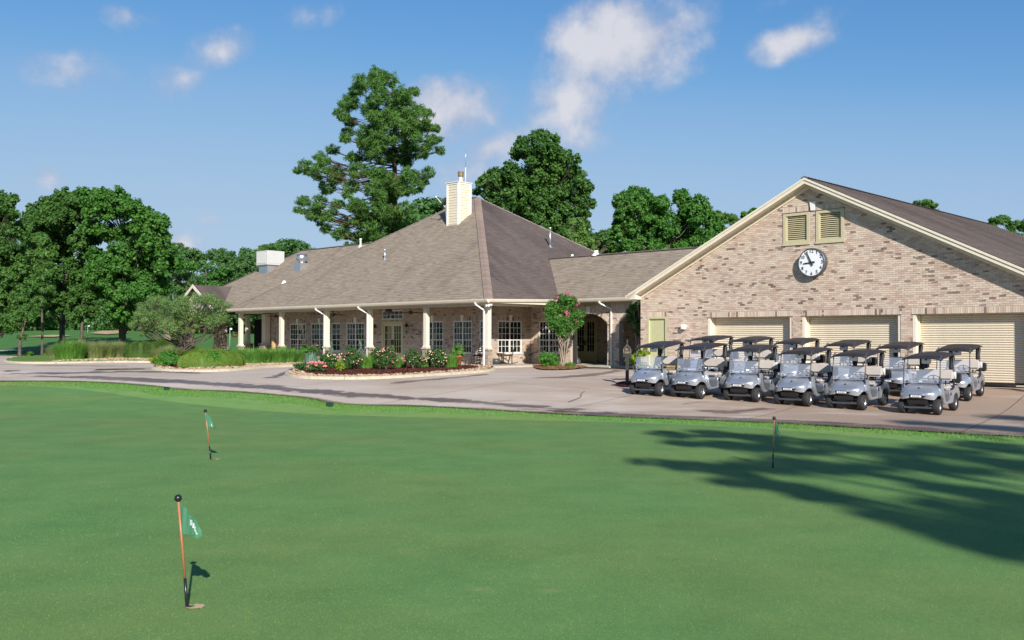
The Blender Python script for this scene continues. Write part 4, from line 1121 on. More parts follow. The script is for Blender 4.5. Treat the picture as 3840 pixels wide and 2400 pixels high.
# voussoirs round both arches
for a, b, fn, full in ((ar[0], ar[1], ah1[3], aw), (ar2[0], ar2[1], ah2[3], aw)):
    c = a + full / 2; rise = az1 - az0; Rr = ((full / 2) ** 2 + rise ** 2) / (2 * rise); cz = az1 - Rr; amax = math.asin(full / 2 / Rr)
    nv = int(2 * amax * Rr / .085)
    for i in range(nv):
        t0 = -amax + 2 * amax * i / nv; t1 = -amax + 2 * amax * (i + .9) / nv
        q = [(c + r__ * math.sin(t), cz + r__ * math.cos(t)) for r__, t in ((Rr, t0), (Rr, t1), (Rr + .23, t1), (Rr + .23, t0))]
        if max(u for u, _ in q) > 6.2: continue
        mbv = MB(); mbv.add([w3.p(u, z, .016) for u, z in q] + [w3.p(u, z, -.01) for u, z in q], [(0, 1, 2, 3), (0, 4, 5, 1), (1, 5, 6, 2), (2, 6, 7, 3), (3, 7, 4, 0)]); mbv.build('arch_brick', 'brick', ch)
keystone(ch, w3, (ar[0] + ar[1]) / 2, az1 + .02, .34, .26, .2)
porch_b = [b for b in out + solw if b[0] in (w1, w2)]; wing_b = [b for b in out + solw if b[0] is w3]
lay_bricks(porch_b, ch, CH, 'brick_porch_shade', 100); 
lay_bricks(wing_b, ch, CH, 'brick', 200)
# windows
for w_, a, b in allw:
    full = b - a > 1.0
    window(ch, w_, (a + b) / 2, SILL, b - a, HEAD - SILL, 6 if full else (2 if b - a < .95 else 3), 5, full)
    pq = MB(); q0 = w_.p(a - .06, SILL - .005, -.1); q1 = w_.u * (b - a + .12); pq.obox(q0, q1, w_.n * .13, (0, 0, -.03)); pq.build('window_sill', 'trim_white', ch)
window(ch, w1, (fd[0] + fd[1]) / 2, tz0, fd[1] - fd[0] - .02, tz1 - tz0, 5, 2, False, 'transom_window')
def leaf_doors(w_, a, b, z0, z1, kick=.5, off=0.0, panel_mat='door_green'):
    mb = MB(); f = .11
    mb.obox(w_.p(a, z0, -.12), w_.u * f, w_.n * .13, (0, 0, z1 - z0)); mb.obox(w_.p(b - f, z0, -.12), w_.u * f, w_.n * .13, (0, 0, z1 - z0)); mb.obox(w_.p(a + f, z1 - f, -.12), w_.u * (b - a - 2 * f), w_.n * .13, (0, 0, f))
    fr = mb.build('door_frame', panel_mat, ch)
    mid = (a + b) / 2
    for s in (-1, 1):
        x0, x1 = (a + f, mid - .004) if s < 0 else (mid + .004, b - f)
        m2 = MB(); st = .11; zt = z1 - f; zk = z0 + kick
        m2.obox(w_.p(x0, z0 + .01, -.09), w_.u * st, w_.n * .05, (0, 0, zt - z0 - .01)); m2.obox(w_.p(x1 - st, z0 + .01, -.09), w_.u * st, w_.n * .05, (0, 0, zt - z0 - .01))
        m2.obox(w_.p(x0 + st, zt - st, -.09), w_.u * (x1 - x0 - 2 * st), w_.n * .05, (0, 0, st)); m2.obox(w_.p(x0 + st, z0 + .01, -.09), w_.u * (x1 - x0 - 2 * st), w_.n * .045, (0, 0, kick))
        m2.obox(w_.p(x0 + st + .05, z0 + .12, -.05), w_.u * (x1 - x0 - 2 * st - .1), w_.n * .015, (0, 0, kick - .22))
        d = m2.build('door', panel_mat, ch)
        window_like(d, w_, x0 + st, x1 - st, zk, zt - st, 3, 4, panel_mat)
        hm = MB(); hx = mid + s * .06; hm.obox(w_.p(hx - .02, z0 + .95, -.04), w_.u * .04, w_.n * .05, (0, 0, .28)); hm.build('handle', 'black_metal', d)
def window_like(parent, w_, a, b, z0, z1, c, r_, fr):
    mb = MB()
    for i in range(1, c): x = a + (b - a) * i / c; mb.obox(w_.p(x - .012, z0, -.085), w_.u * .024, w_.n * .04, (0, 0, z1 - z0))
    for j in range(1, r_): z = z0 + (z1 - z0) * j / r_; mb.obox(w_.p(a, z - .012, -.085), w_.u * (b - a), w_.n * .038, (0, 0, .024))
    mb.build('glazing_bars', 'trim_white' if fr != 'door_green' else 'door_green', parent)
    for i in range(c):
        for j in range(r_):
            p = MB(); p.obox(w_.p(a + (b - a) * i / c, z0 + (z1 - z0) * j / r_, -.075), w_.u * ((b - a) / c), w_.n * .004, (0, 0, (z1 - z0) / r_)); p.build('pane', 'window_glass', parent)
leaf_doors(w1, fd[0], fd[1], FL, DHZ)
# breezeway behind the arches
yb = CH.l(at(2220, 1361, 52.8)).y
BX0 = -3.1
wb = Wall((0, yb, 0), (1, 0, 0), (0, -1, 0), BX0, 6.26, FL - .1, 3.95)
bd = (CH.ony(2150, 1260, yb).x, CH.ony(2238, 1260, yb).x); bz = CH.ony(2210, 1193, yb).z
wb.holes = [(bd[0], bd[1], FL - .1, lambda a: bz)]
mb = MB(); wb.panel(mb); wb2 = Wall((BX0, 0, 0), (0, 1, 0), (1, 0, 0), WW + .1, yb, FL - .1, 3.95); wb2.panel(mb)
mb.build('wall', 'mortar', ch)
out = []; wb.bricks(out, 31); lay_bricks(out, ch, CH, 'brick_porch_shade', 0)
leaf_doors(wb, bd[0], bd[1], FL, bz, .62)
mb = MB(); mb.box(BX0, 6.26, WW - .1, yb, FL - .1, FL - .0); mb.build('breezeway_floor', 'concrete_floor', ch)
mb = MB(); mb.box(BX0, 6.26, WW + .02, yb + .1, 3.95, 4.0); mb.build('breezeway_ceiling', 'ceiling', ch)
# porch floor, ceiling, beam
mb = MB(); mb.box(LX + .2, -.25, .22, WY, FL - .35, FL); mb.box(WX, -.25, WY, WW, FL - .35, FL); mb.box(LX + .2, wl_end, WY, 16, FL - .35, FL); mb.build('porch_floor', 'concrete_floor', ch)
mb = MB(); mb.box(LX + .05, -.05, .05, WW - .3, 3.87, 3.89); mb.box(LX + .05, wl_end, WW - .3, 19.7, 3.87, 3.89); mb.build('porch_ceiling', 'ceiling', ch)
mb = MB(); mb.box(LX + .32, -.32, .34, .56, 3.70, 3.87); mb.box(-.56, -.34, .56, WW - .4, 3.70, 3.87); mb.box(LX + .34, LX + .56, .56, 16, 3.70, 3.87); mb.build('beam', 'trim_cream', ch)
# columns
def column(x, y, side=.22, bs=.30, cap_z=1.62, plain=False):
    mb = MB(); s = side / 2; mb.box(x - s, x + s, y - s, y + s, cap_z + .05, 3.70)
    mb.box(x - s - .02, x + s + .02, y - s - .02, y + s + .02, 3.60, 3.66); mb.box(x - s - .025, x + s + .025, y - s - .025, y + s + .025, cap_z + .052, cap_z + .14)
    c = mb.build('column', 'trim_cream', ch)
    mb = MB(); b = bs / 2; mb.box(x - b - .05, x + b + .05, y - b - .05, y + b + .05, cap_z - .03, cap_z + .05); mb.build('cap_stone', 'limestone', c, .012)
    r_ = random.Random(int(x * 100)); z = FL - .25
    while z < cap_z - .035:
        h = min(r_.uniform(.12, .2), cap_z - .03 - z)
        if cap_z - .03 - z - h < .06: h = cap_z - .03 - z
        for (ox, oy, ux, uy) in ((x - b, y - b, 1, 0), (x + b, y - b, 0, 1), (x + b, y + b, -1, 0), (x - b, y + b, 0, -1)):
            k = r_.uniform(.35, .65) * bs
            for a0, a1 in ((0, k), (k, bs)):
                e = r_.uniform(0, .018); mb = MB(); nx_, ny_ = uy, -ux
                mb.obox((ox + ux * (a0 + .006) + nx_ * e, oy + uy * (a0 + .006) + ny_ * e, z + .006), (ux * (a1 - a0 - .012), uy * (a1 - a0 - .012), 0), (-nx_ * .06, -ny_ * .06, 0), (0, 0, h - .01))
                mb.build('stone', 'rubble', c)
        z += h
    mb = MB(); mb.box(x - b + .03, x + b - .03, y - b + .03, y + b - .03, FL - .3, cap_z - .03); mb.build('pier_core', 'mortar', c)
    return c
colx = [CH.ony(px, 1250, .45).x for px in (903, 1056, 1226, 1388, 1599, 1830)]
for x in colx: column(x, .45)
for px, yl, sd_, bs in ((929, 2.7, .26, .5), (997, 2.35, .38, .6)): column(CH.ony(px, 1250, yl).x, yl, sd_, bs, 1.74)
column(LX + .45, 9, .26, .4)
# dark screen doors at the pavilion end
mb = MB(); x0 = CH.ony(953, 1250, 6).x; x1 = CH.ony(981, 1250, 6).x
for k in range(4): a = x0 + (x1 - x0) * k / 4; mb.box(a, a + (x1 - x0) / 4 - .03, 6, 6.05, FL, 3.5)
mb.build('screen_panel', 'interior', ch)
# gutters and downspouts
gutter(ch, (LX, 0, EZ), (.0, 0, EZ)); gutter(ch, (0, 0, EZ), (0, 5.3, 4.10), out=(1, 0)); gutter(ch, (.0, 5.2, 4.10), (5.9, 5.2, 4.08)); gutter(ch, (LX, 0, EZ), (LX, 17, EZ), out=(-1, 0))
mb = MB(); mb.box(LX, -.001, -.002, .02, EZ - .18, EZ - .01); mb.box(-.02, .001, .02, 5.2, EZ - .16, EZ + .0); mb.box(0, 5.9, 5.2, 5.22, 3.92, 4.07); mb.build('fascia', 'trim_cream', ch)
def spout(x, yg, yc, z0, zt=EZ - .12, side=0):
    mb = MB(); pts = [(x - .35, yg, zt), (x - .30, yg, zt - .10), (x - .12, yc + (yg - yc) * .3, zt - .28), (x, yc, zt - .36), (x, yc, z0 + .1), (x, yc - .12, z0)]
    for a, b in zip(pts, pts[1:]): mb.bar(a, b, .075, .06)
    mb.build('downspout', 'trim_white', ch)
for i in (2, 3): spout(colx[i] - .06, -.06, .31, FL + .05)
spout(colx[5] - .02, -.06, .2, FL - .1)
xs_ = CH.ony(2297, 1250, WW).x; spout(xs_ - .03, 5.12, WW - .06, FL - .12, 3.96)
# roofs
EZW = 4.08
mainF = [(LX, 0, EZ), (0, 0, EZ), Pk, Qk]
rightF = [(0, 0, EZ), (0, DX, EZ), Pk]
leftF = [(LX, DX, EZ), (LX, 0, EZ), Qk]
wingF = [(-.17, 5.2, EZW), (6.0, 5.2, EZW), (11, 9, 6.66), (-4.27, 9, 6.66)]
secR = (-27.02, 7.78, 8.47); secX = -35.6
secF = [(secX, 1.5, EZ), (-14, 1.5, EZ), (-14, 7.78, 8.47), secR]
o1, o2, o3 = [], [], []
roof_face(o1, mainF, seed=1); roof_face(o1, wingF, seed=3); roof_face(o3, secF, seed=4, exposure=.2, width=.42)
roof_face(o2, rightF, seed=2)
right_plane = lambda p: 3.97 + .63 * (-p.x)
# leave out what the wing roof covers
o2 = [s for s in o2 if not ((lambda q: q.y > 5.2 and q.z < EZW + .679 * (min(q.y, 9) - 5.2) - .05 and q.y < 12)(s[0] + s[1] * (s[4] + s[5]) / 2 + s[2] * s[8]))]
lay_shingles(o1, ch, CH, 'shingle', 220); lay_shingles(o2, ch, CH, 'shingle_algae', 80); lay_shingles(o3, ch, CH, 'shingle', 0)
mb = MB()
for f in (mainF, secF, wingF): deck(mb, f)
deck(mb, [(11, 9, 6.66), (11, 12.8, 4.08), (-4, 12.8, 4.08), (-4.27, 9, 6.66)]); deck(mb, [(0, DX, EZ), (LX, DX, EZ), Qk, Pk]); deck(mb, [(secX, 14, EZ), (secX, 1.5, EZ), secR]); deck(mb, [(-14, 14.06, EZ), (secX, 14.06, EZ), secR, (-14, 7.78, 8.47)])
mb.build('roof', 'shingle', ch)
mb = MB(); deck(mb, rightF); deck(mb, leftF); mb.build('roof', 'shingle_algae', ch)
hip_caps(ch, (0, 0, EZ + .02), (Pk[0], Pk[1], Pk[2] + .03), w=.42); hip_caps(ch, (Qk[0], Qk[1], Qk[2] + .03), (Pk[0], Pk[1], Pk[2] + .03)); hip_caps(ch, (0, DX, EZ), Pk, 'shingle', single=False); hip_caps(ch, (LX, 0, EZ), Qk, 'shingle', single=False)
hip_caps(ch, (-4.27, 9, 6.68), (11, 9, 6.68), 'shingle_algae', single=False); hip_caps(ch, secR, (-14, 7.78, 8.47), 'shingle_algae', single=False); hip_caps(ch, (secX, 1.5, EZ), secR, 'shingle_algae', single=False)
# entrance gable with stone piers
gx0, gz, gy, ghw = -30.24, 5.82, 1.44, 3.0; gs = (gz - EZ) / ghw
mb = MB()
for s in (-1, 1): deck(mb, [(gx0 + s * ghw * 1.05, gy - .4, gz - gs * ghw * 1.05), (gx0, gy - .4, gz), (gx0, 4.2, gz), (gx0 + s * ghw * 1.05, 4.2, gz - gs * ghw * 1.05)], 0)
mb.build('gable_roof', 'shingle_algae', ch)
for s in (-1, 1):
    mb = MB(); x0, x1 = gx0 + s * ghw * 1.08, gx0
    rake(mb, x0, gz - gs * ghw * 1.08, x1, gz, gy - .42, gy - .38, .24, .04); mb.build('rake_board', 'trim_cream', ch)
mb = MB(); mb.add([(gx0 - ghw, gy, EZ), (gx0 + ghw, gy, EZ), (gx0, gy, gz)], [(0, 1, 2)]); mb.box(gx0 - ghw, gx0 + ghw, gy, gy + .25, EZ - .35, EZ); mb.build('gable_wall', 'siding_cream', ch)
for px, side in ((827, .62), (705, .62), (637, .6)):
    x = CH.ony(px, 1260, gy + .3).x; r_ = random.Random(px); mb = MB(); mb.sm = False
    c = None
    z = FL - .3; first = True
    core = MB(); core.box(x - side / 2 + .04, x + side / 2 - .04, gy, gy + side, FL - .3, EZ - .3); c = core.build('stone_pier', 'mortar', ch)
    while z < EZ - .4:
        h = r_.uniform(.16, .3); bs = side + (.12 if z < 1.6 else 0); b = bs / 2; yy = gy + side / 2
        for (ox, oy, ux, uy) in ((x - b, yy - b, 1, 0), (x + b, yy - b, 0, 1)):
            a0 = 0
            while a0 < bs - .01:
                a1 = min(bs, a0 + r_.uniform(.16, .34)); 
                if bs - a1 < .1: a1 = bs
                e = r_.uniform(0, .05); nx_, ny_ = uy, -ux; q = MB()
                q.obox((ox + ux * (a0 + .01) + nx_ * e, oy + uy * (a0 + .01) + ny_ * e, z + .01), (ux * (a1 - a0 - .02), uy * (a1 - a0 - .02), 0), (-nx_ * .12, -ny_ * .12, 0), (0, 0, h - .015)); q.build('stone', 'rubble', c)
                a0 = a1
        z += h

# chimney
fp = CH.onplane(1719, 841, (0, 0, EZ), Vector((0, -.7037, 1)).normalized()); cx0, cy0 = fp.x, fp.y
clx = CH.ony(1677, 760, cy0).x; cry = CH.onx(1765, 745, cx0).y; czt = CH.ony(1719, 681, cy0).z
mb = MB(); mb.box(clx + .02, cx0 - .02, cy0 + .02, cry - .02, fp.z - .6, czt - .02); chm = mb.build('chimney', 'siding_cream', ch)
zb = fp.z - .1; nb = 16; bh = (czt - .12 - zb) / nb
for k in range(nb):
    z = zb + k * bh
    q = MB(); q.add([(clx + .1, cy0 - .026, z), (cx0 - .1, cy0 - .026, z), (cx0 - .1, cy0 - .006, z + bh), (clx + .1, cy0 - .006, z + bh), (clx + .1, cy0 + .02, z), (cx0 - .1, cy0 + .02, z)], [(0, 1, 2, 3), (0, 4, 5, 1)]); q.build('siding_board', 'siding_cream', chm)
    q = MB(); q.add([(cx0 + .026, cy0 + .1, z), (cx0 + .026, cry - .1, z), (cx0 + .006, cry - .1, z + bh), (cx0 + .006, cy0 + .1, z + bh), (cx0 - .02, cy0 + .1, z), (cx0 - .02, cry - .1, z)], [(0, 1, 2, 3), (0, 4, 5, 1)]); q.build('siding_board', 'siding_cream', chm)
mb = MB()
for (a, b, c_, d_) in ((clx - .03, clx + .1, cy0 - .04, cy0 + .05), (cx0 - .1, cx0 + .04, cy0 - .04, cy0 + .1), (cx0 - .05, cx0 + .04, cry - .1, cry + .03)): mb.box(a, b, c_, d_, fp.z - .3, czt - .1)
mb.box(clx - .03, cx0 + .04, cy0 - .045, cry + .03, czt - .12, czt - .02); mb.build('corner_board', 'trim_white', chm)
mb = MB(); mb.box(clx - .08, cx0 + .08, cy0 - .09, cry + .08, czt - .02, czt + .03); mb.build('chimney_top', 'trim_cream', chm)
mx_, my_ = (clx + cx0) / 2 + .05, (cy0 + cry) / 2 + .1
fr_ = 7 / FPX * 55; zc = czt + .03
mb = MB(); mb.lathe([(fr_, 0), (fr_, .42)], (mx_, my_, zc), 16); mb.build('flue_pipe', 'trim_cream', chm)
mb = MB(); mb.lathe([(0, .70), (fr_ * 1.7, .68), (fr_ * 1.75, .64), (fr_ * 1.7, .62), (fr_ * 1.7, .44), (fr_ * 1.75, .42), (fr_ * 1.4, .38), (fr_, .40)], (mx_, my_, zc), 18); mb.build('chimney_cap', 'chimney_cap', chm)
# antenna on the chimney, dish beside it
q = CH.onx(1746, 680, cx0 - .2); zt = CH.onx(1747, 554, cx0 - .2).z
mb = MB(); mb.tube([(q.x, q.y, czt - .2), (q.x, q.y, czt + (zt - czt) * .45)], .02); mb.cur = 1; mb.tube([(q.x, q.y, czt + (zt - czt) * .45), (q.x, q.y, zt)], [.014, .008]); mb.build('antenna', ['pipe_white', 'galvanised'], ch)
dsh = MB(); px_, py_ = clx - .06, cy0 + .15; dz_ = CH.ony(1665, 760, cy0).z; dx_ = CH.ony(1665, 760, cy0).x
dsh.tube([(clx - .02, py_, dz_ - 1.5), (clx - .2, py_, dz_ - 1.1), (dx_, py_, dz_ - .65), (dx_, py_, dz_ - .2)], .03); dsh.build('dish_mast', 'pipe_white', ch)
dsh = MB(); rr_ = .36; cc = Vector((dx_, py_, dz_)); nrm_ = Vector((-.75, -.35, .55)).normalized(); t1 = nrm_.cross(Vector((0, 0, 1))).normalized(); t2 = nrm_.cross(t1)
rings = [(0, .0), (.5, .03), (1, .1)]; vs = []
for a, h in rings:
    for k in range(16): an = 2 * math.pi * k / 16; vs.append(tuple(cc + nrm_ * h + (t1 * math.cos(an) + t2 * math.sin(an)) * rr_ * a))
dsh.sm = True; dsh.add(vs, [(i * 16 + k, i * 16 + (k + 1) % 16, (i + 1) * 16 + (k + 1) % 16, (i + 1) * 16 + k) for i in range(2) for k in range(16)])
do = dsh.build('satellite_dish', 'dark_metal', ch); dsh = MB(); e_ = cc + nrm_ * .55 + Vector((-.25, 0, .1)); dsh.tube([cc - Vector((0, 0, .3)), e_], .02); dsh.ball(tuple(e_), .06); dsh.build('feed_arm', 'pipe_white', do)
# pipes and vents standing on the roofs
def roof_pipe(px, py0, py1, kind, rad=.05, mat='galvanised', cap=True):
    if kind == 'F': p = CH.onplane(px, py0, (0, 0, EZ), Vector((0, -.7037, 1)).normalized())
    elif kind == 'R': p = CH.onplane(px, py0, (0, 0, EZ), Vector((.63, 0, 1)).normalized())
    elif kind == 'W': p = CH.ony(px, py0, 9.05)
    else: p = CH.ony(px, py0, 7.5)
    Y = CH.w(*p).y; h = (py0 - py1) / FPX * Y
    mb = MB(); mb.tube([(p.x, p.y, p.z - .1), (p.x, p.y, p.z + h)], rad, 10)
    if cap: mb.tube([(p.x, p.y, p.z + h - .05), (p.x, p.y, p.z + h + .06)], rad * 1.45, 10)
    mb.lathe([(rad * 3, -.12), (rad * 1.6, .03), (rad, .1)], tuple(p), 12)
    mb.build('vent_pipe', mat, ch)
roof_pipe(1443, 973, 938, 'F', .055); roof_pipe(2063, 925, 856, 'R', .06); roof_pipe(2235, 952, 944, 'W', .09, 'pipe_white'); roof_pipe(2146, 962, 958, 'W', .05, 'pipe_white'); roof_pipe(1352, 922, 898, 'S', .06, 'pipe_white'); roof_pipe(1066, 1058, 1053, 'F', .07, 'pipe_white', False)
# air handler box and kitchen fan on the rear roof
secn = Vector((0, -.716, 1)).normalized()
p = CH.onplane(992, 1027, (0, 1.5, EZ), secn); mb = MB(); w_, d_ = 1.15, 1.15; zt0 = p.z + (1027 - 993) / FPX * CH.w(*p).y; zt1 = p.z + (1027 - 940) / FPX * CH.w(*p).y
mb.box(p.x - .75, p.x + .35, p.y, p.y + 1.1, p.z - .2, zt0); mb.build('duct_curb', 'galvanised', ch)
mb = MB(); x0, x1, y0, y1 = p.x - .88, p.x + .48, p.y - .13, p.y + 1.3
mb.box(x0, x1, y0, y1, zt0, zt1)
bx = mb.build('air_handler', 'louvre_box', ch)
mb = MB()
for k in range(14): mb.box(x0 + .1 + k * (x1 - x0 - .2) / 14, x0 + .1 + (k + .55) * (x1 - x0 - .2) / 14, y0 - .02, y0, zt0 + .12, zt1 - .1)
for k in range(14): mb.box(x1, x1 + .02, y0 + .1 + k * (y1 - y0 - .2) / 14, y0 + .1 + (k + .55) * (y1 - y0 - .2) / 14, zt0 + .12, zt1 - .1)
mb.build('louvres', 'louvre_box', bx)
p = CH.onplane(1112, 1016, (0, 1.5, EZ), secn); Yp = CH.w(*p).y; zt0 = p.z + 30 / FPX * Yp; u_ = 1 / FPX * Yp
mb = MB(); mb.box(p.x - .32, p.x + .42, p.y, p.y + .75, p.z - .2, zt0); mb.build('duct_curb', 'galvanised', ch)
mb = MB(); mb.lathe([(.22, 0), (.24, .1), (.36, .16), (.40, .3), (.39, .48), (.34, .58), (.0, .62)], (p.x + .06, p.y + .37, zt0), 24); mb.build('exhaust_fan', 'aluminium', ch)
# porch lamps and fans
def lantern(px, py, w_=w1, mat='black_metal'):
    q = CH.ony(px, py, WY - .3); x, z = q.x, q.z; y = WY - .3
    mb = MB(); mb.bar((x - .25, WY, z + .22), (x, y, z + .30), .025)
    for sx, sy in ((-1, -1), (1, -1), (1, 1), (-1, 1)): mb.bar((x + sx * .07, y + sy * .07, z - .2), (x + sx * .12, y + sy * .12, z + .1), .014)
    mb.lathe([(.17, .1), (.06, .22), (.02, .34)], (x, y, z), 8); mb.lathe([(.0, -.26), (.08, -.2), (.10, -.19)], (x, y, z), 8)
    lo = mb.build('wall_lantern', mat, ch); g_ = MB(); g_.lathe([(.06, -.19), (.11, .1)], (x, y, z), 4); g_.build('lamp_glass', 'lamp_glass', lo)
lantern(1524, 1232); lantern(1405, 1236)
def fan(px):
    q = CH.ony(px, 1160, 1.5); x, y = q.x, 1.5
    mb = MB(); mb.tube([(x, y, 3.87), (x, y, 3.55)], .02); mb.lathe([(0, 3.60), (.10, 3.58), (.13, 3.50), (.08, 3.42), (0, 3.40)], (x, y, 0), 14); fo = mb.build('ceiling_fan', 'dark_metal', ch)
    for k in range(5): a = 2 * math.pi * k / 5 + px; c, s = math.cos(a), math.sin(a); b = MB(); b.obox((x + c * .14 - s * -.06, y + s * .14 + c * -.06, 3.50), (c * .5, s * .5, -.02), (-s * .13, c * .13, .03), (0, 0, .01)); b.build('blade', 'dark_wood', fo)
for px in (1035, 1250, 1540): fan(px)
q = CH.ony(1457, 1157, 1.2); mb = MB(); mb.lathe([(0, .18), (.14, .16), (.2, 0), (.16, -.1), (0, -.14)], (q.x, 1.2, 3.62), 14); mb.tube([(q.x, 1.2, 3.87), (q.x, 1.2, 3.75)], .02); mb.build('pendant_lamp', 'dark_metal', ch)
mb = MB(); q = CH.ony(1836, 1142, .2); mb.box(q.x - .08, q.x + .08, .1, .3, q.z - .05, q.z + .06); mb.ball((q.x - .06, .06, q.z - .06), .065); mb.ball((q.x + .08, .06, q.z - .06), .065); mb.build('security_light', 'trim_white', ch)

# ------------------------------------------------------------------ trees and plants
def leaves(clumps, n, size, seed, aspect=1.0, sub=7, subr=.42, shell=.55, radial=False, upb=.35, tri=False):
    """clumps: (x, y, z, rx, ry, rz). Returns quads scattered over small tufts on each clump."""
    r_ = np.random.default_rng(seed); C_ = np.array(clumps, float)
    wgt = (C_[:, 3] * C_[:, 4] * C_[:, 5]) ** (2 / 3); wgt /= wgt.sum()
    # tufts
    T = []
    for c, w in zip(C_, wgt):
        k = max(4, int(sub * (1 + 0)))
        d = r_.normal(size=(k, 3)); d /= np.linalg.norm(d, axis=1)[:, None]; d[:, 2] = np.where(d[:, 2] < 0, d[:, 2] * .7, d[:, 2])
        rad = shell + (1 - shell) * r_.random(k)
        p = c[:3] + d * rad[:, None] * c[3:6]
        s = subr * (.7 + .6 * r_.random(k))
        T.append(np.concatenate([p, s[:, None] * c[3:6][None, :], np.full((k, 1), w / k), np.repeat(c[None, :3], k, 0)], 1))
    T = np.concatenate(T)
    cnt = r_.multinomial(n, T[:, 6] / T[:, 6].sum()); idx = np.repeat(np.arange(len(T)), cnt); m_ = len(idx); t = T[idx]
    d = r_.normal(size=(m_, 3)); d /= np.linalg.norm(d, axis=1)[:, None]
    rad = r_.random(m_) ** .45
    P = t[:, :3] + d * rad[:, None] * t[:, 3:6]
    out = P - t[:, 7:10]; out /= np.linalg.norm(out, axis=1)[:, None] + 1e-6
    N = d * .55 + out * .35 + r_.normal(size=(m_, 3)) * .45; N[:, 2] += upb; N /= np.linalg.norm(N, axis=1)[:, None]
    if radial: U = d + r_.normal(size=(m_, 3)) * .25; U[:, 2] += .25
    else: U = r_.normal(size=(m_, 3))
    U -= (U * N).sum(1)[:, None] * N; U /= np.linalg.norm(U, axis=1)[:, None] + 1e-6
    W = np.cross(N, U)
    s = size * (.45 + 1.05 * r_.random(m_) ** 1.3); a = (U * s[:, None]) * .5; b = (W * (s * aspect)[:, None]) * .5
    if tri:
        V = np.stack([P - a * .9 - b, P - a * .9 + b, P + a], 1).reshape(-1, 3); F_ = np.arange(m_ * 3).reshape(-1, 3)
    else:
        V = np.stack([P - a, P + b, P + a, P - b], 1).reshape(-1, 3); F_ = np.arange(m_ * 4).reshape(-1, 4)
    return V, F_
def wood(base, height_top, r0, clumps, seed, lean=(0, 0), limb_r=.35, trunk_top=.85, nlimb=None, wob=.03, zup=(.35, .8)):
    """trunk and limbs reaching to the clumps"""
    r_ = random.Random(seed); base = Vector(base); H = height_top; mb = MB(); pts = []; rad = []
    for k in range(11):
        t = k / 10 * trunk_top; pts.append(base + Vector((lean[0] * t * t + r_.uniform(-1, 1) * wob * H * .3 * (k > 0), lean[1] * t + r_.uniform(-1, 1) * wob * H * .3 * (k > 0), H * t - .2 * (k == 0))))
        rad.append(r0 * (1.35 if k == 0 else 1) * (1 - .8 * t))
    mb.tube(pts, rad, 10)
    cl_ = sorted(clumps, key=lambda c: -c[3]); cl_ = cl_[:nlimb] if nlimb else cl_
    for c in cl_:
        e = Vector(c[:3]); hz = math.hypot(e.x - base.x, e.y - base.y); zt = max(base.z + H * .12, e.z - hz * r_.uniform(*zup)); t = min((zt - base.z) / H / trunk_top, 1)
        k = t * 10; i = min(int(k), 9); s = pts[i].lerp(pts[i + 1], k - i); rr0 = max(.03, rad[i] * limb_r)
        mid = s.lerp(e, .55) + Vector((r_.uniform(-.3, .3), r_.uniform(-.3, .3), -.08 * hz)); q1 = s.lerp(mid, .5) + Vector((0, 0, .05 * hz))
        mb.tube([s, q1, mid, e], [rr0, rr0 * .8, rr0 * .55, rr0 * .2], 6, cap=False)
        for _ in range(3):
            d = Vector((r_.uniform(-1, 1) * c[3], r_.uniform(-1, 1) * c[4], r_.uniform(-.3, 1) * c[5])); mb.tube([mid.lerp(e, .4), e + d * .8], [rr0 * .35, rr0 * .1], 4, cap=False)
    return mb
def tree(name, label, cat, base, top_z, r0, clumps, n, size, leafm, barkm, seed, group=None, **kw):
    lk = {k: kw.pop(k) for k in list(kw) if k in ('aspect', 'sub', 'subr', 'shell', 'radial', 'upb', 'tri')}
    base = Vector(base); t = thing(name, label, cat, base, 0, group)
    loc = [(c[0] - base.x, c[1] - base.y, c[2] - base.z, *c[3:]) for c in clumps]
    wood((0, 0, 0), top_z - base.z, r0, loc, seed, **kw).build('trunk', barkm, t)
    V, F_ = leaves(loc, n, size, seed, **lk)
    link('crown', npmesh('crown', V, F_, leafm), t)
    return t
def px_clumps(lst, Y, seed, depth=None, flat=1.0, sc=1.0, dz=0.0, fill=True):
    """clump outlines seen in the photograph, set at distance Y with real depth and thickness; a second layer fills the body behind"""
    r_ = random.Random(seed); o = []
    xs = [c[0] for c in lst]; cx_ = sum(xs) / len(xs); halfw = (max(xs) - min(xs)) / 2 / FPX * Y
    depth = halfw * .75 if depth is None else depth
    lst = list(lst); extra = []
    if len(lst) > 18:
        for (x, y, rp) in lst:
            nb = sorted(lst, key=lambda c: (c[0] - x) ** 2 + (c[1] - y) ** 2)[r_.randint(1, 4)]; extra.append(((x + nb[0]) / 2 + r_.uniform(-8, 8), (y + nb[1]) / 2 + r_.uniform(-8, 8), (rp + nb[2]) / 2 * r_.uniform(.55, .85)))
        lst = [(x + r_.uniform(-7, 7), y + r_.uniform(-7, 7), rp * r_.uniform(.85, 1.12)) for x, y, rp in lst] + extra
    for (x, y, rp) in lst:
        u = (x - cx_) / FPX * Y / max(halfw, .1); dmax = depth * math.sqrt(max(.05, 1 - u * u * .9))
        for k in range(2 if fill else 1):
            dy = r_.uniform(-dmax, 0) if k == 0 else r_.uniform(0, dmax)
            yy = Y + dy; rr_ = rp * sc / FPX * Y * (1 if k == 0 else .92); p = at(x, y, yy)
            o.append((p.x, p.y, p.z + dz, rr_, rr_ * 1.05, rr_ * flat))
    return o
def zc(lst, x0, y0, s): return [(x0 + a / s, y0 + b / s, r__ / s) for a, b, r__ in lst]

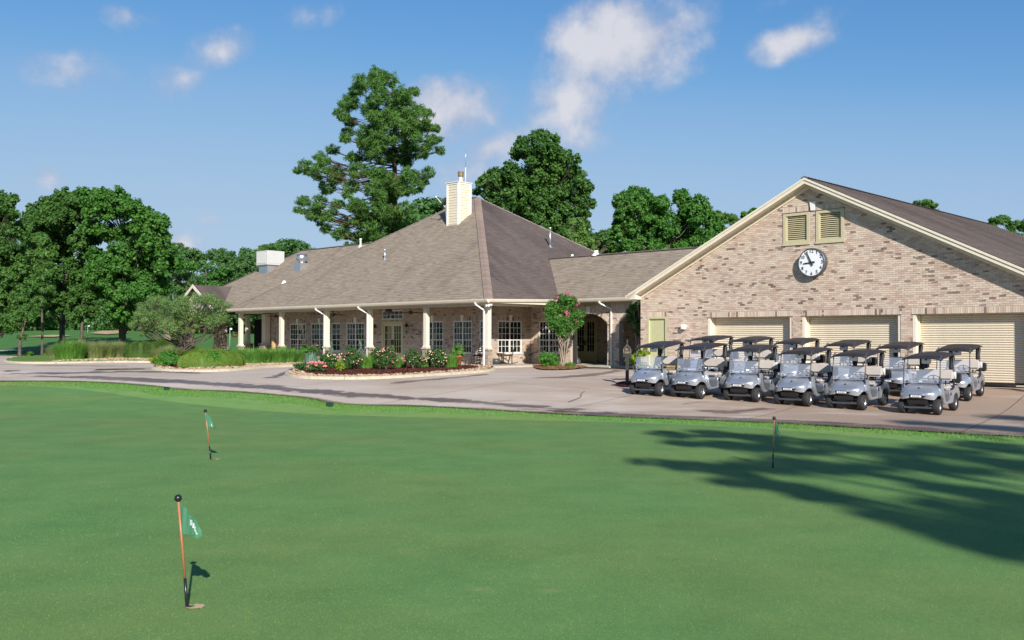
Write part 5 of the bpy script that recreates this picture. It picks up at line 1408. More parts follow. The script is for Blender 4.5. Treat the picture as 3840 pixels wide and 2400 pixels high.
# the tall pine behind the clubhouse
PINE = zc([(620,120,50),(560,165,55),(690,155,52),(500,225,55),(640,230,60),(760,230,60),(840,222,40),(455,290,55),(580,310,66),(720,310,72),(840,310,52),(412,342,38),(905,345,42),(640,390,74),(780,390,74),(470,398,44),(900,410,48),(962,430,28),(440,478,42),(560,480,74),(690,480,76),(820,480,66),(930,505,48),(985,545,30),
 (372,562,38),(500,590,50),(620,580,72),(760,590,76),(880,575,44),(320,590,44),(230,655,48),(168,672,28),(295,655,42),(410,680,52),(540,680,62),(660,690,68),(800,690,58),(910,690,40),(350,765,48),(480,770,52),(600,780,66),(730,780,68),(850,770,54),(220,850,42),(168,880,28),(300,850,48),(400,850,42),(520,860,66),(650,870,68),(780,880,58),(258,932,36),(340,940,44),(450,950,40),(560,950,66),(680,950,60),(335,1005,32),(440,1030,52),(540,1040,60),(640,1020,60),(760,960,56)], 1000, 200, 1.512)
YP = 80; pc = px_clumps(PINE, YP, 5, depth=4.6, flat=.86, sc=1.04, fill=True)
b0 = at(1478, 1272, YP); base = Vector((b0.x, YP, .72))
tree('pine_tree', 'tallest pine, an open ragged crown standing behind the clubhouse chimney', 'tree', base, at(1478, 300, YP).z, .42, pc, 135000, .36, 'pine_needles', 'pine_bark', 5, aspect=.14, sub=20, subr=.32, radial=True, limb_r=.24, trunk_top=.93, wob=.012, zup=(-.05, .22))
OAK = zc([(1540,470,50),(1462,500,38),(1625,490,48),(1580,540,66),(1440,560,56),(1520,600,76),(1650,590,66),(1735,612,38),(1385,640,48),(1290,690,60),(1218,722,40),(1195,780,30),(1300,770,66),(1400,720,76),(1500,700,86),(1620,690,86),(1740,700,70),(1812,750,48),(1300,840,50),(1400,830,76),(1520,810,86),(1640,800,86),(1760,800,70),(1825,850,40),(1450,900,66),(1560,900,76),(1680,900,76),(1780,900,44),(1560,980,56),(1680,980,66),(1800,965,40),(1740,1050,64),(1850,1070,50),(1900,1030,34),(1950,1080,30)], 1000, 200, 1.512)
YO = 84; tree('live_oak', 'big round dark oak right behind the roof peak', 'tree', (at(2010, 1272, YO).x, YO, .72), at(2010, 560, YO).z, .5, px_clumps(OAK, YO, 8, depth=4.8), 105000, .215, 'oak_leaves', 'oak_bark', 8, aspect=.7, sub=22, subr=.32)
tree('young_cypress', 'small pale feathery tree in front of the big dark oak', 'tree', (at(2170, 1272, 76).x, 76, .72), at(2170, 800, 76).z, .12, px_clumps([(2155,830,26),(2150,870,34),(2175,880,34),(2140,920,36),(2190,925,38),(2165,960,40),(2215,950,30),(2120,955,30)], 76, 3, depth=1.4), 11000, .16, 'pale_leaves', 'pale_bark', 3, aspect=.5, sub=8)
GUM = [(2320,760,30),(2360,735,34),(2410,745,38),(2345,790,40),(2430,790,50),(2490,765,34),(2560,750,38),(2625,775,38),(2590,800,44),(2410,850,58),(2500,840,58),(2580,850,58),(2655,825,44),(2690,850,34),(2330,870,46),(2400,920,50),(2500,920,60),(2600,920,50),(2660,900,44),(2300,925,36),(2250,945,36),(2290,880,28)]
tree('sweetgum_tree', 'bright green leafy tree rising behind the breezeway roof', 'tree', (at(2500, 1272, 88).x, 88, .72), at(2500, 800, 88).z, .4, px_clumps(GUM, 88, 9, depth=4.2), 85000, .22, 'gum_leaves', 'pale_bark', 9, aspect=.7, sub=20, subr=.33)
tree('small_pine', 'dark pine top on the left of the bright leafy tree behind the breezeway', 'tree', (at(2390, 1272, 100).x, 100, .72), at(2390, 740, 100).z, .3, px_clumps([(2340,735,30),(2390,722,32),(2430,740,28),(2370,765,34),(2330,790,26),(2420,775,30),(2360,830,40),(2420,860,44)], 100, 11, depth=2.5, flat=.7), 14000, .42, 'pine_needles', 'pine_bark', 11, aspect=.25, radial=True)
tree('loblolly_pine', 'dark pine leaning right beside the bright leafy tree, half behind the barn roof', 'tree', (at(2730, 1272, 105).x, 105, .72), at(2730, 830, 105).z, .3, px_clumps([(2700,815,34),(2740,830,32),(2680,860,34),(2720,880,38),(2760,870,30),(2650,790,26)], 105, 12, depth=2.5, flat=.75), 12000, .42, 'pine_needles', 'pine_bark', 12, aspect=.25, radial=True)
tree('distant_pine', 'flat topped pine crown just above the ridge, rightmost of the two over the barn roof', 'tree', (at(3780, 1272, 110).x, 110, .72), at(3780, 840, 110).z, .3, px_clumps([(3730,832,26),(3760,822,24),(3790,845,22),(3830,845,28),(3860,860,30),(3700,860,22),(3800,880,30)], 110, 13, depth=2.5, flat=.7), 9000, .42, 'pine_needles', 'pine_bark', 13, aspect=.25, radial=True, group='pine tops over the barn roof')
tree('distant_pine', 'small pine crown peeping over the middle of the barn ridge', 'tree', (at(3472, 1272, 110).x, 110, .72), at(3472, 790, 110).z, .3, px_clumps([(3445,765,18),(3475,760,20),(3500,773,16),(3470,790,24),(3500,800,20)], 110, 14, depth=1.8, flat=.65), 6000, .4, 'pine_needles', 'pine_bark', 14, aspect=.25, radial=True, group='pine tops over the barn roof')
tree('distant_pine', 'low tree top behind the left slope of the barn roof', 'tree', (at(2820, 1272, 100).x, 100, .72), at(2820, 820, 100).z, .3, px_clumps([(2800,808,20),(2830,795,18),(2850,810,20),(2790,840,24),(2830,850,30)], 100, 15, depth=1.8, flat=.8), 5000, .34, 'gum_leaves', 'oak_bark', 15, aspect=.6, group='pine tops over the barn roof')

# left-hand group by the fairway
LC = [(328,850,34),(348,905,30),(330,955,38),(372,880,24),(150,800,40),(195,765,44),(240,735,38),(290,735,38),(320,770,44),(120,815,38),(200,815,52),(270,805,52),(95,860,36),(160,870,52),(240,870,50),(120,930,46),(215,935,52),(300,900,46),(100,1000,46),(190,1015,56),(280,1000,46),(150,1085,46),(235,1085,54),(310,1075,44),(200,1150,36),(270,1150,36),(150,960,40)]
LE = [(335,735,38),(385,725,38),(440,735,38),(490,765,38),(380,790,52),(450,795,50),(515,800,38),(340,850,40),(410,880,42),(480,880,46),(545,830,42),(595,830,34),(615,880,32),(560,885,50),(610,930,32),(520,950,56),(590,960,46),(440,960,50),(370,960,40),(380,1020,54),(460,1030,58),(545,1025,52),(605,1010,36),(360,1090,48),(440,1100,56),(530,1090,54),(600,1080,40),(430,1160,46),(500,1160,44),(560,1160,40),(470,1205,34),(650,990,30)]
YL = 96; YE = 90
gz = lambda x, Y: G(at(x, 1272, Y).x, Y)
tree('oak_tree', 'large oak with thick pale trunk, tallest of the left group by the fairway', 'tree', (at(232, 1272, YL).x, YL, gz(232, YL)), at(232, 820, YL).z, .30, px_clumps(LC, YL, 21, depth=5), 105000, .25, 'oak_leaves', 'oak_bark', 21, aspect=.7, sub=20, subr=.34, lean=(1.2, 0))
tree('sweetgum_tree', 'broad bright leafy tree with a thick dark trunk, right of the left group', 'tree', (at(462, 1272, YE).x, YE, gz(462, YE)), at(462, 810, YE).z, .36, px_clumps(LE, YE, 22, depth=5), 120000, .24, 'gum_leaves', 'oak_bark', 22, aspect=.7, sub=20, subr=.34)
YF = 82; LF = [(5,745,34),(45,745,24),(30,780,30),(62,800,18),(10,830,40),(45,870,32),(70,870,20),(0,920,50),(50,950,44),(20,1010,56),(80,1010,40),(-40,980,60),(110,1060,44),(50,1080,60),(-20,1090,60),(20,1150,54),(90,1140,50),(140,1160,40),(60,1205,44),(120,1215,34),(0,1215,44),(-60,800,50),(-80,880,60),(-70,1150,60)]
tree('oak_tree', 'dark shaded tree cut off by the left edge of the view', 'tree', (at(-30, 1272, YF).x, YF, gz(-30, YF)), at(-20, 840, YF).z, .34, px_clumps(LF, YF, 23, depth=5), 85000, .23, 'oak_leaves', 'oak_bark', 23, aspect=.7, sub=20, subr=.34)
tree('young_oak', 'slim leaning young tree with small twigs at the left near the road', 'tree', (at(74, 1272, 72).x, 72, .72), at(100, 1120, 72).z, .13, px_clumps([(95,1160,30),(75,1130,28),(120,1185,26),(60,1190,26),(92,1262,8),(70,1264,6)], 72, 24, depth=1), 5000, .22, 'oak_leaves', 'oak_bark', 24, aspect=.6, lean=(1.0, 0))
tree('young_pine', 'thin straight trunked pine between the two left oaks', 'tree', (at(158, 1272, 74).x, 74, .72), at(152, 880, 74).z, .10, px_clumps([(150,900,30),(170,950,28),(130,960,26),(160,1010,30),(140,1060,26),(175,1080,26),(150,1130,20)], 74, 25, depth=1), 8000, .34, 'pine_needles', 'oak_bark', 25, aspect=.3, radial=True, wob=.008)
tree('young_oak', 'slim dark trunk between the two biggest left trees', 'tree', (at(306, 1272, 88).x, 88, gz(306, 88)), at(306, 1050, 88).z, .17, px_clumps([(300,1140,36),(330,1170,30),(280,1180,30),(318,1100,34),(312,1270,7)], 88, 26, depth=1.5), 8000, .26, 'oak_leaves', 'oak_bark', 26, aspect=.6)
# the low spreading tree in the island
WL = [(545,1155,30),(590,1130,28),(520,1190,28),(570,1195,36),(620,1175,40),(660,1140,36),(705,1128,34),(750,1120,32),(790,1120,28),(820,1135,28),(850,1150,22),(665,1190,40),(720,1180,44),(780,1185,40),(830,1185,32),(860,1205,20),(560,1225,26),(620,1230,32),(680,1238,30),(740,1232,26),(800,1222,24),(500,1225,18),(640,1265,16),(530,1245,16)]
YW = 64; tree('vitex_tree', 'low wide spreading grey green tree with bent stems before the entrance gable', 'tree', (at(690, 1272, YW).x, YW, .80), at(690, 1160, YW).z, .085, px_clumps(WL, YW, 31, depth=2.0, flat=.85), 42000, .115, 'willow_leaves', 'oak_bark', 31, aspect=.3, sub=14, limb_r=.6, trunk_top=.5, subr=.5)
# crape myrtles
def myrtle(name, label, px, py, Y, cl_, n, seed, flowers, nst=8):
    b = Vector((at(px, 1272, Y).x, Y, G(at(px, 1272, Y).x, Y) + .05)); t = thing(name, label, 'tree', b); r_ = random.Random(seed)
    loc = [(c[0] - b.x, c[1] - b.y, c[2] - b.z, *c[3:]) for c in px_clumps(cl_, Y, seed, depth=.75)]
    mb = MB()
    for k in range(nst):
        c = loc[(k * 2) % len(loc)]; a = 2 * math.pi * k / nst; s = Vector((math.cos(a) * .06, math.sin(a) * .06, 0)); e = Vector(c[:3])
        mb.tube([s, s.lerp(e, .35) + Vector((math.cos(a) * .06, 0, .1)), s.lerp(e, .7), e], [.035, .028, .022, .01], 7, cap=False)
        for j in range(3): mb.tube([s.lerp(e, .6), Vector(loc[r_.randrange(len(loc))][:3])], [.02, .006], 5, cap=False)
    mb.build('trunk', 'pale_bark', t)
    V, F_ = leaves(loc, n, .085, seed, aspect=.55, sub=10, subr=.45); link('crown', npmesh('crown', V, F_, 'gum_leaves' if n > 9000 else 'rose_leaves'), t)
    for (fx, fy, fr__) in flowers:
        p = at(fx, fy, Y - .5) - b; V, F_ = leaves([(p.x, p.y, p.z, fr__ * .7 / FPX * Y, fr__ * .7 / FPX * Y, fr__ / FPX * Y)], 130, .045, int(fx), aspect=.9, sub=4); link('blossom', npmesh('blossom', V, F_, 'myrtle_pink'), t)
myrtle('crape_myrtle', 'flowering crape myrtle with pink blossoms beside the arched doorway', 2112, 1385, 47.3, [(2140,1130,24),(2085,1225,24),(2145,1232,24),(2110,1248,22),(2110,1125,26),(2080,1150,30),(2130,1150,32),(2070,1180,28),(2110,1190,40),(2150,1185,30),(2165,1195,22),(2080,1210,30),(2130,1215,30),(2185,1180,14),(2175,1210,16),(2060,1160,18),(2105,1232,18)], 24000, 41,
       [(2128,1100,9),(2092,1112,7),(2147,1115,10),(2150,1130,13),(2168,1142,9),(2120,1172,11),(2128,1185,12),(2131,1205,10),(2078,1128,7),(2160,1210,9),(2085,1208,6),(2178,1185,7)])
YS = 45.6
myrtle('crape_myrtle', 'shaded crape myrtle in the gap beside the barn corner', 2398, 1400, YS, [(2392,1115,16),(2375,1150,20),(2398,1165,22),(2370,1190,20),(2395,1205,22),(2360,1210,12),(2385,1235,18),(2355,1170,10),(2400,1255,14),(2398,1135,14)], 8000, 43, [(2372,1212,4),(2366,1210,3)], 3)

# background wood: prototypes copied along the far edge
def proto(kind, seed):
    r_ = random.Random(seed); cl_ = []
    if kind == 'pine':
        H = 15
        for k in range(17):
            t = r_.uniform(.42, 1); z = H * t; rr_ = 2.6 * (1 - (t - .62) ** 2 * 3.2) * r_.uniform(.4, 1); a = r_.uniform(0, 6.28); s = r_.uniform(.9, 1.6)
            cl_.append((math.cos(a) * rr_, math.sin(a) * rr_, z, s, s, s * .6))
        V, F_ = leaves(cl_, 14000, .46, seed, aspect=.2, radial=True, sub=11, subr=.4); lm = 'pine_needles'; bm_ = 'pine_bark'; r0 = .24
    else:
        H = 13
        for k in range(20):
            t = r_.uniform(.2, 1); z = H * t; rr_ = 3.9 * math.sqrt(max(.05, 1 - ((t - .5) / .56) ** 2)) * r_.uniform(.3, 1); a = r_.uniform(0, 6.28); s = r_.uniform(1.1, 2.0)
            cl_.append((math.cos(a) * rr_, math.sin(a) * rr_, z, s, s, s * .85))
        V, F_ = leaves(cl_, 16000, .34, seed, aspect=.7, sub=15, subr=.36); lm = 'far_leaves' if kind == 'far' else 'gum_leaves'; bm_ = 'oak_bark'; r0 = .25
    me = npmesh('crown', V, F_, lm); w_ = wood((0, 0, 0), H, r0, cl_, seed, nlimb=8).mesh('trunk', bm_)
    return w_, me
PR = [proto('pine', 51), proto('far', 52), proto('far', 53), proto('pine', 54), proto('gum', 55), proto('far', 56)]
DESC = {0: ('tall pine', 'pine'), 3: ('ragged pine', 'pine'), 1: ('rounded dark tree', 'tree'), 2: ('broad dark tree', 'tree'), 4: ('brighter green tree', 'tree'), 5: ('bushy tree', 'tree')}
FT = [  # px, top y, distance, prototype, where
 (-120,1010,150,1,'at the far left'),(-20,1040,140,2,'behind the left edge oak'),(60,1000,155,5,'behind the slim leaning trunk'),(130,1020,150,1,'behind the thin pale trunk'),(200,1050,160,4,'behind the thick pale trunk'),(270,1010,165,2,'in the gap left of the slim dark trunk'),
 (340,1020,160,5,'in the gap right of the slim dark trunk'),(410,1000,165,1,'behind the broad bright tree'),(480,985,160,2,'right behind the thick dark trunk'),(560,960,160,5,'behind the right side of the broad bright tree'),
 (640,905,155,0,'just right of the broad bright tree, highest there'),(700,935,150,1,'above the spreading low tree'),(735,925,165,3,'above the left part of the low tree'),(770,950,140,4,'over the middle of the low tree'),(815,930,160,0,'right of the tall pine over the low tree'),
 (850,945,150,2,'above the entrance gable peak'),(890,935,165,5,'left of the white roof box'),(925,975,140,1,'between the gable and the white roof box'),(960,925,175,3,'directly behind the white roof box'),(1000,910,180,0,'above the white roof box'),
 (1045,920,180,3,'between the roof box and the round fan'),(1085,905,185,1,'behind the round roof fan'),(1115,912,170,5,'just right of the round roof fan'),(1150,920,190,3,'small one at the left end of the rear ridge'),
 (1230,940,190,1,'behind the rear ridge, left part'),(1300,930,110,4,'under the tall pine on its left'),(1350,890,108,2,'at the foot of the tall pine'),(1420,870,110,5,'behind the lower crown of the tall pine'),(1570,800,112,2,'right of the tall pine trunk, low'),(1620,755,115,1,'touching the left of the chimney'),(1660,800,120,5,'behind the chimney'),
 (2260,920,120,2,'in the gap between the big oak and the bright tree'),(2220,900,130,1,'right below the big oak'),(2700,900,130,5,'behind the left barn roof slope'),(2600,900,125,1,'behind the bright tree on its right'),(3900,880,130,2,'far right behind the barn')]
for i, (px, ty, Y, k, where) in enumerate(FT):
    p = at(px, 1272, Y); gz_ = G(p.x, Y); H = {0: 15, 3: 15}.get(k, 13) * 1.06; s = (at(px, ty, Y).z - gz_) / H
    d = DESC[k]
    t = thing('background_' + ('pine' if k in (0, 3) else 'tree'), d[0] + ' ' + where, d[1], (p.x, Y, gz_), rnd.uniform(0, 6.28), 'trees behind the fairway and clubhouse')
    sw = s * rnd.uniform(.95, 1.25) if s < 1.3 else s; t.scale = (sw, sw, s)
    link('trunk', PR[k][0], t); link('crown', PR[k][1], t)
# woodland floor and brush at the far side of the fairway: nobody could count it
r_ = np.random.default_rng(77); cl_ = []
for k in range(300):
    x = -110 + k * .5 + r_.normal() * .5; y = 158 + r_.normal() * 4 + (8 if x > -20 else 0); s = r_.uniform(1.3, 2.7); cl_.append((x, y, G(x, y) + r_.uniform(.2, 4.2), s * 1.3, s, s))
V, F_ = leaves(cl_, 110000, .42, 78, aspect=.7, sub=9); tag(link('woodland_undergrowth', npmesh('woodland_undergrowth', V, F_, 'far_leaves')), kind='stuff')
# dark depth of the wood
cl_ = [( -110 + k * 1.6, 185 + (k % 3) * 3, 4.0 + (k % 5) * 1.7, 3.2, 2.5, 4.0) for k in range(92)]
V, F_ = leaves(cl_, 90000, .6, 79, aspect=.8, sub=12, subr=.6); tag(link('distant_wood', npmesh('distant_wood', V, F_, 'far_leaves')), kind='stuff')

# shrubs, hedges and grasses in the beds
def shrub(name, label, cat, pos, rad, n, size, mat, seed, core=True, group=None, aspect=.6, lumps=9, **kw):
    t = thing(name, label, cat, pos, 0, group); rx, ry, rz = rad; r_ = random.Random(seed); cl_ = []
    for k in range(lumps):
        a = r_.uniform(0, 6.28); q = r_.uniform(.1, .62); cl_.append((math.cos(a) * rx * q, math.sin(a) * ry * q, rz * r_.uniform(.35, .72), rx * .45, ry * .45, rz * .38))
    V, F_ = leaves(cl_, n, size, seed, aspect=aspect, sub=9, subr=.5, **kw); link('foliage', npmesh('foliage', V, F_, mat), t)
    mb = MB()
    for k in range(7):
        a = r_.uniform(0, 6.28); mb.tube([(0, 0, 0), (math.cos(a) * rx * .3, math.sin(a) * ry * .3, rz * .4), (math.cos(a) * rx * .55, math.sin(a) * ry * .55, rz * .8)], [.02, .014, .006], 5, cap=False)
    mb.build('stems', 'oak_bark', t); return t
def hedge(name, label, path, w, h, n, size, mat, seed, top_round=.35, group=None):
    """clipped hedge: leaves lie dense on a rounded body running along a path"""
    path = [Vector(p) for p in path]; c0 = path[0]; t = thing(name, label, 'hedge', c0, 0, group); r_ = np.random.default_rng(seed)
    seg = [(b - a).length for a, b in zip(path, path[1:])]; tot = sum(seg); cum = np.cumsum([0] + seg)
    rows = []; NS = max(8, int(tot / .25)); NA = 12
    def at_s(s):
        i = min(int(np.searchsorted(cum, s, 'right')) - 1, len(seg) - 1); i = max(i, 0); f = (s - cum[i]) / seg[i]; p = path[i].lerp(path[i + 1], f)
        i2 = min(i + 1, len(seg) - 1) if f > .5 else max(i - 1, 0); d = ((path[i + 1] - path[i]).normalized() + (path[i2 + 1] - path[i2]).normalized() * .5).normalized(); return p, Vector((-d.y, d.x, 0))
    def surf(s, a):            # a 0..pi around the cross-section
        p, n_ = at_s(s); e = min(1, (min(s, tot - s) + .02) / (w * .55)); e = math.sqrt(max(0.0, 1 - (1 - e) ** 2)) if e < 1 else 1
        c, sn = math.cos(a), math.sin(a); pw_ = top_round + .15
        bump = 1 + .05 * math.sin(s * 2.1 + seed) + .04 * math.sin(s * 5.3 + a * 2)
        x = math.copysign(abs(c) ** pw_, c) * w / 2 * (.25 + .75 * e) * bump; z = abs(sn) ** pw_ * h * (.55 + .45 * e) * bump
        return p + n_ * x + Vector((0, 0, z))
    mb = MB(); mb.sm = True; vs = []
    for i in range(NS + 1):
        for j in range(NA + 1): q = surf(tot * i / NS, math.pi * j / NA); p, _ = at_s(tot * i / NS); q = p.lerp(q, .955); vs.append(tuple(q - c0))
    mb.add(vs, [(i * (NA + 1) + j, i * (NA + 1) + j + 1, (i + 1) * (NA + 1) + j + 1, (i + 1) * (NA + 1) + j) for i in range(NS) for j in range(NA)])
    mb.build('inner_growth', mat, t)
    V = []; 
    for _ in range(n):
        s = r_.random() * tot; a = math.pi * r_.random(); q = surf(s, a); p, nn_ = at_s(s); out_ = (q - p).normalized(); q = p + (q - p) * r_.uniform(.965, 1.012)
        N = out_ + Vector(r_.normal(size=3)) * .30; N.normalize(); U = N.cross(Vector(r_.normal(size=3))).normalized(); W = N.cross(U); sz = size * r_.uniform(.6, 1.3); q = q - c0
        V += [tuple(q - U * sz / 2), tuple(q + W * sz * .35), tuple(q + U * sz / 2), tuple(q - W * sz * .35)]
    link('leaves', npmesh('leaves', V, np.arange(len(V)).reshape(-1, 4), mat), t); return t
def grass_clump(name, label, pos, rad, h, n, mat, seed, group=None, w=.012, ry=None, droop=.6):
    t = thing(name, label, 'ornamental grass', pos, 0, group); r_ = np.random.default_rng(seed); ry = ry or rad; V = []; F_ = []
    for _ in range(n):
        a = r_.random() * 6.28; q = math.sqrt(r_.random()); x, y = math.cos(a) * q * rad * .62, math.sin(a) * q * ry * .62; b = a + r_.normal() * .6; L = h * r_.uniform(.45, 1.2) * (1 - .35 * q); out_ = (.15 + .75 * q) * L * droop * r_.uniform(.5, 1.2)
        dx, dy = math.cos(b), math.sin(b); px_, py_ = -dy * w, dx * w; k0 = len(V); 
        for i, (f, wd) in enumerate(((0, 1), (.4, .9), (.75, .6), (1, .0))):
            ox = out_ * f ** 1.8; z = L * (f - .18 * droop * f ** 3); cxx, cyy = x + dx * ox, y + dy * ox
            V += [(cxx - px_ * wd, cyy - py_ * wd, z), (cxx + px_ * wd, cyy + py_ * wd, z)]
        for i in range(3): F_.append((k0 + 2 * i, k0 + 2 * i + 1, k0 + 2 * i + 3, k0 + 2 * i + 2))
    link('blades', npmesh('blades', V, F_, mat), t); return t
def bedp(px, py, zf): g_ = gnd(px, py); g_.z = zf(g_.x, g_.y) - .02; return g_
# hedge bed
hp = lambda px, py: bedp(px, py, hedge_z)
hedge('clipped_hedge', 'long low rounded clipped hedge mound in the middle bed', [hp(672, 1388), hp(720, 1388), hp(790, 1387), hp(850, 1385), hp(895, 1382)], 1.3, .66, 26000, .045, 'hedge_leaves', 61, .55)
hedge('clipped_hedge', 'taller clipped mound behind the long low hedge, on its left', [hp(690, 1373), hp(760, 1371), hp(820, 1370), hp(860, 1369)], 1.4, .72, 20000, .045, 'hedge_leaves', 62, .5)
hedge('clipped_hedge', 'thin far strip of clipped hedge beside the pavilion', [hp(750, 1357), hp(820, 1356), hp(868, 1355)], .9, .6, 5000, .07, 'dark_hedge', 63, .4)
shrub('round_shrub', 'round glossy bright green shrub in front of the long hedge', 'shrub', hp(803, 1388), (.55, .52, .62), 5200, .075, 'shrub_leaves', 64)
shrub('round_shrub', 'round glossy green shrub at the left end of the middle bed', 'shrub', hp(630, 1384), (.6, .56, .66), 5200, .075, 'shrub_leaves', 65)
shrub('lime_shrub', 'small yellow green shrub at the left tip of the middle bed', 'shrub', hp(588, 1380), (.42, .38, .4), 1500, .06, 'lime_leaves', 66)
grass_clump('feather_grass', 'fine soft green grass mound behind the left shrub of the middle bed', hp(632, 1366), 1.15, 1.05, 4200, 'straw_blades', 67, w=.008)
gr = 'clumps of long green grass before the porch'
GRW = [(905,1372,'at the left end of the long grass, next to the hedge'),(945,1374,'second from the hedge in the long green grass'),(985,1373,'middle of the long green grass before the first column'),(1025,1372,'right of the middle of the long green grass'),(1065,1371,'under the second porch column'),(1100,1370,'at the right end of the long green grass')]
for i, (x, y, wh) in enumerate(GRW): grass_clump('liriope_clump', 'lush green grass clump ' + wh, hp(x, y), .95 + .2 * math.sin(i * 2.3), 0.9 + .14 * math.sin(i * 3.1), 1500, 'grass_blades', 70 + i, gr, w=.013)
for i, (x, y) in enumerate([(925, 1362), (970, 1361), (1015, 1361), (1058, 1361), (880, 1358)]): grass_clump('liriope_clump', 'back row grass clump of the long green grass, ' + ['first', 'second', 'third', 'fourth', 'left end'][i] + ' from the pavilion', hp(x, y), .9, .85 + .12 * math.sin(i * 2.7), 1100, 'grass_blades', 80 + i, gr, w=.013)
# island: box hedge and grasses
ip = lambda px, py: bedp(px, py, isl_z)
hedge('box_hedge', 'dark square clipped hedge behind the kerb on the left island', [ip(470, 1352), ip(520, 1352), ip(580, 1351), ip(635, 1350)], 2.0, 1.1, 22000, .055, 'dark_hedge', 90, .10)
hedge('box_hedge', 'far part of the dark hedge, under the spreading tree', [ip(540, 1341), ip(600, 1341), ip(650, 1342)], 1.6, 1.1, 12000, .055, 'dark_hedge', 91, .10)
IG = [(215,1352,.9,1.0,'straw_blades','leftmost small feathery grass on the left island'),(262,1355,1.3,1.35,'grass_blades','greenest bushy grass on the left island'),(300,1353,1.2,1.4,'straw_blades','tall feathery grass right of the greenest one'),(345,1353,1.2,1.2,'straw_blades','middle feathery straw tipped grass of the left island'),(385,1352,1.2,1.25,'straw_blades','straw tipped grass third from the dark hedge'),(425,1351,1.2,1.2,'straw_blades','straw tipped grass second from the dark hedge'),(450,1349,1.1,1.2,'straw_blades','pale grass touching the dark square hedge')]
for i, (x, y, rr_, hh, mt, lb) in enumerate(IG): grass_clump('fountain_grass', lb, ip(x, y), rr_, hh, 3400, mt, 100 + i, 'feathery grasses on the left island', w=.009)
grass_clump('sprig_plant', 'tiny tufted plant in the strip left of the grasses', gnd(112, 1337), .35, .5, 250, 'grass_blades', 110, w=.014)
grass_clump('sprig_plant', 'tiny tufted plant by the thin pale trunk', gnd(172, 1337), .3, .4, 200, 'grass_blades', 111, w=.014)
# roses
rp = lambda px, py: bedp(px, py, rose_z)
ROSES = [(1232,1400,.46,.72,'rose_pale','cream and pink rose bush, leftmost big bush of the kerb bed'),(1312,1404,.58,.90,'rose_pink','large pink rose bush, second from the left in the bed'),(1448,1405,.52,1.0,'rose_pink','tallest pink rose bush before the french door'),(1548,1401,.50,.82,'rose_pink','pale pink rose bush right of the french door'),(1636,1397,.56,.86,'rose_pale','cream flowered rose bush at the right end of the bed')]
for i, (x, y, rr_, hh, fm, lb) in enumerate(ROSES):
    p = rp(x, y - 6); t = shrub('rose_bush', lb, 'rose bush', p, (rr_, rr_ * .9, hh), 6500, .06, 'rose_leaves', 120 + i, group='rose bushes in the kerb bed', lumps=13)
    r_ = random.Random(130 + i); n_ = 52
    bl_ = MB(); bl_.ball((0, 0, 0), .030, 6, 4, (1, 1, .7)); bme = bl_.mesh('bloom', fm); bme2 = bl_.mesh('bloom', 'rose_pale')
    for k in range(n_):
        a = r_.uniform(0, 6.28); ph = math.acos(r_.uniform(-.25, 1)); q = r_.uniform(.82, 1.02)
        o = link('bloom', bme if r_.random() < .72 else bme2, t, (math.cos(a) * math.sin(ph) * rr_ * .95 * q, math.sin(a) * math.sin(ph) * rr_ * .85 * q, hh * (.42 + .55 * math.cos(ph) * q))); s = r_.uniform(.5, 1.5); o.scale = (s, s, s)
for i, (x, y, rr_, hh) in enumerate([(1378, 1392, .5, .75), (1500, 1390, .42, .6), (1592, 1388, .42, .6), (1692, 1390, .42, .72)]):
    grass_clump('daylily_clump', 'green strappy daylily clump ' + ['left of the tallest rose bush', 'right of the tallest rose bush', 'between the two right rose bushes', 'at the right end of the roses by the pot'][i], rp(x, y), rr_, hh, 600, 'grass_blades', 140 + i, 'daylilies among the roses', w=.016)
shrub('lime_shrub', 'yellow green shrub between the two left rose bushes', 'shrub', rp(1272, 1406), (.26, .26, .5), 1500, .06, 'lime_leaves', 150)
shrub('pink_flower_clump', 'low clump of big pink flowers at the left tip of the rose bed', 'flowers', rp(1187, 1408), (.46, .32, .34), 1500, .07, 'rose_leaves', 151)
t = bpy.data.objects[-1] if False else None
pf = [o for o in bpy.data.objects if o.name.startswith('pink_flower_clump')][0]; r_ = random.Random(152); bl_ = MB(); bl_.ball((0, 0, 0), .06, 7, 5, (1, 1, .6)); bme = bl_.mesh('bloom', 'petal_pink')
for k in range(26):
    o = link('bloom', bme, pf, (r_.uniform(-.40, .40), r_.uniform(-.28, .2), r_.uniform(.22, .42))); s = r_.uniform(.6, 1.3); o.scale = (s, s, s)
shrub('pink_flower_clump', 'small dark pink flowered clump left of the big pink flowers', 'flowers', rp(1128, 1404), (.34, .3, .36), 1200, .06, 'rose_leaves', 153)
grass_clump('iris_clump', 'grey green spiky clump behind the pink flowers', rp(1168, 1390), .5, .75, 500, 'blue_conifer', 154, w=.02, droop=.25)
def conifer(label, pos, h, r0, seed):
    cl_ = [(0, 0, h * t, r0 * (1 - t) + .04, r0 * (1 - t) + .04, h * .12) for t in (.12, .3, .48, .66, .82, .95)]
    t_ = thing('dwarf_conifer', label, 'shrub', pos); V, F_ = leaves(cl_, 3200, .06, seed, aspect=.3, sub=8); link('foliage', npmesh('foliage', V, F_, 'blue_conifer'), t_); mb = MB(); mb.tube([(0, 0, 0), (0, 0, h * .8)], [.03, .01], 6); mb.build('stem', 'oak_bark', t_)
conifer('pale blue green cone shrub behind the cream rose bush', rp(1241, 1388), 1.1, .22, 155); conifer('pale cone shrub by the fourth porch column', rp(1350, 1388), 1.2, .20, 156)
shrub('leafy_shrub', 'loose green shrub between the pale cone shrub and the tallest rose', 'shrub', rp(1405, 1390), (.42, .4, .85), 2600, .08, 'rose_leaves', 157)
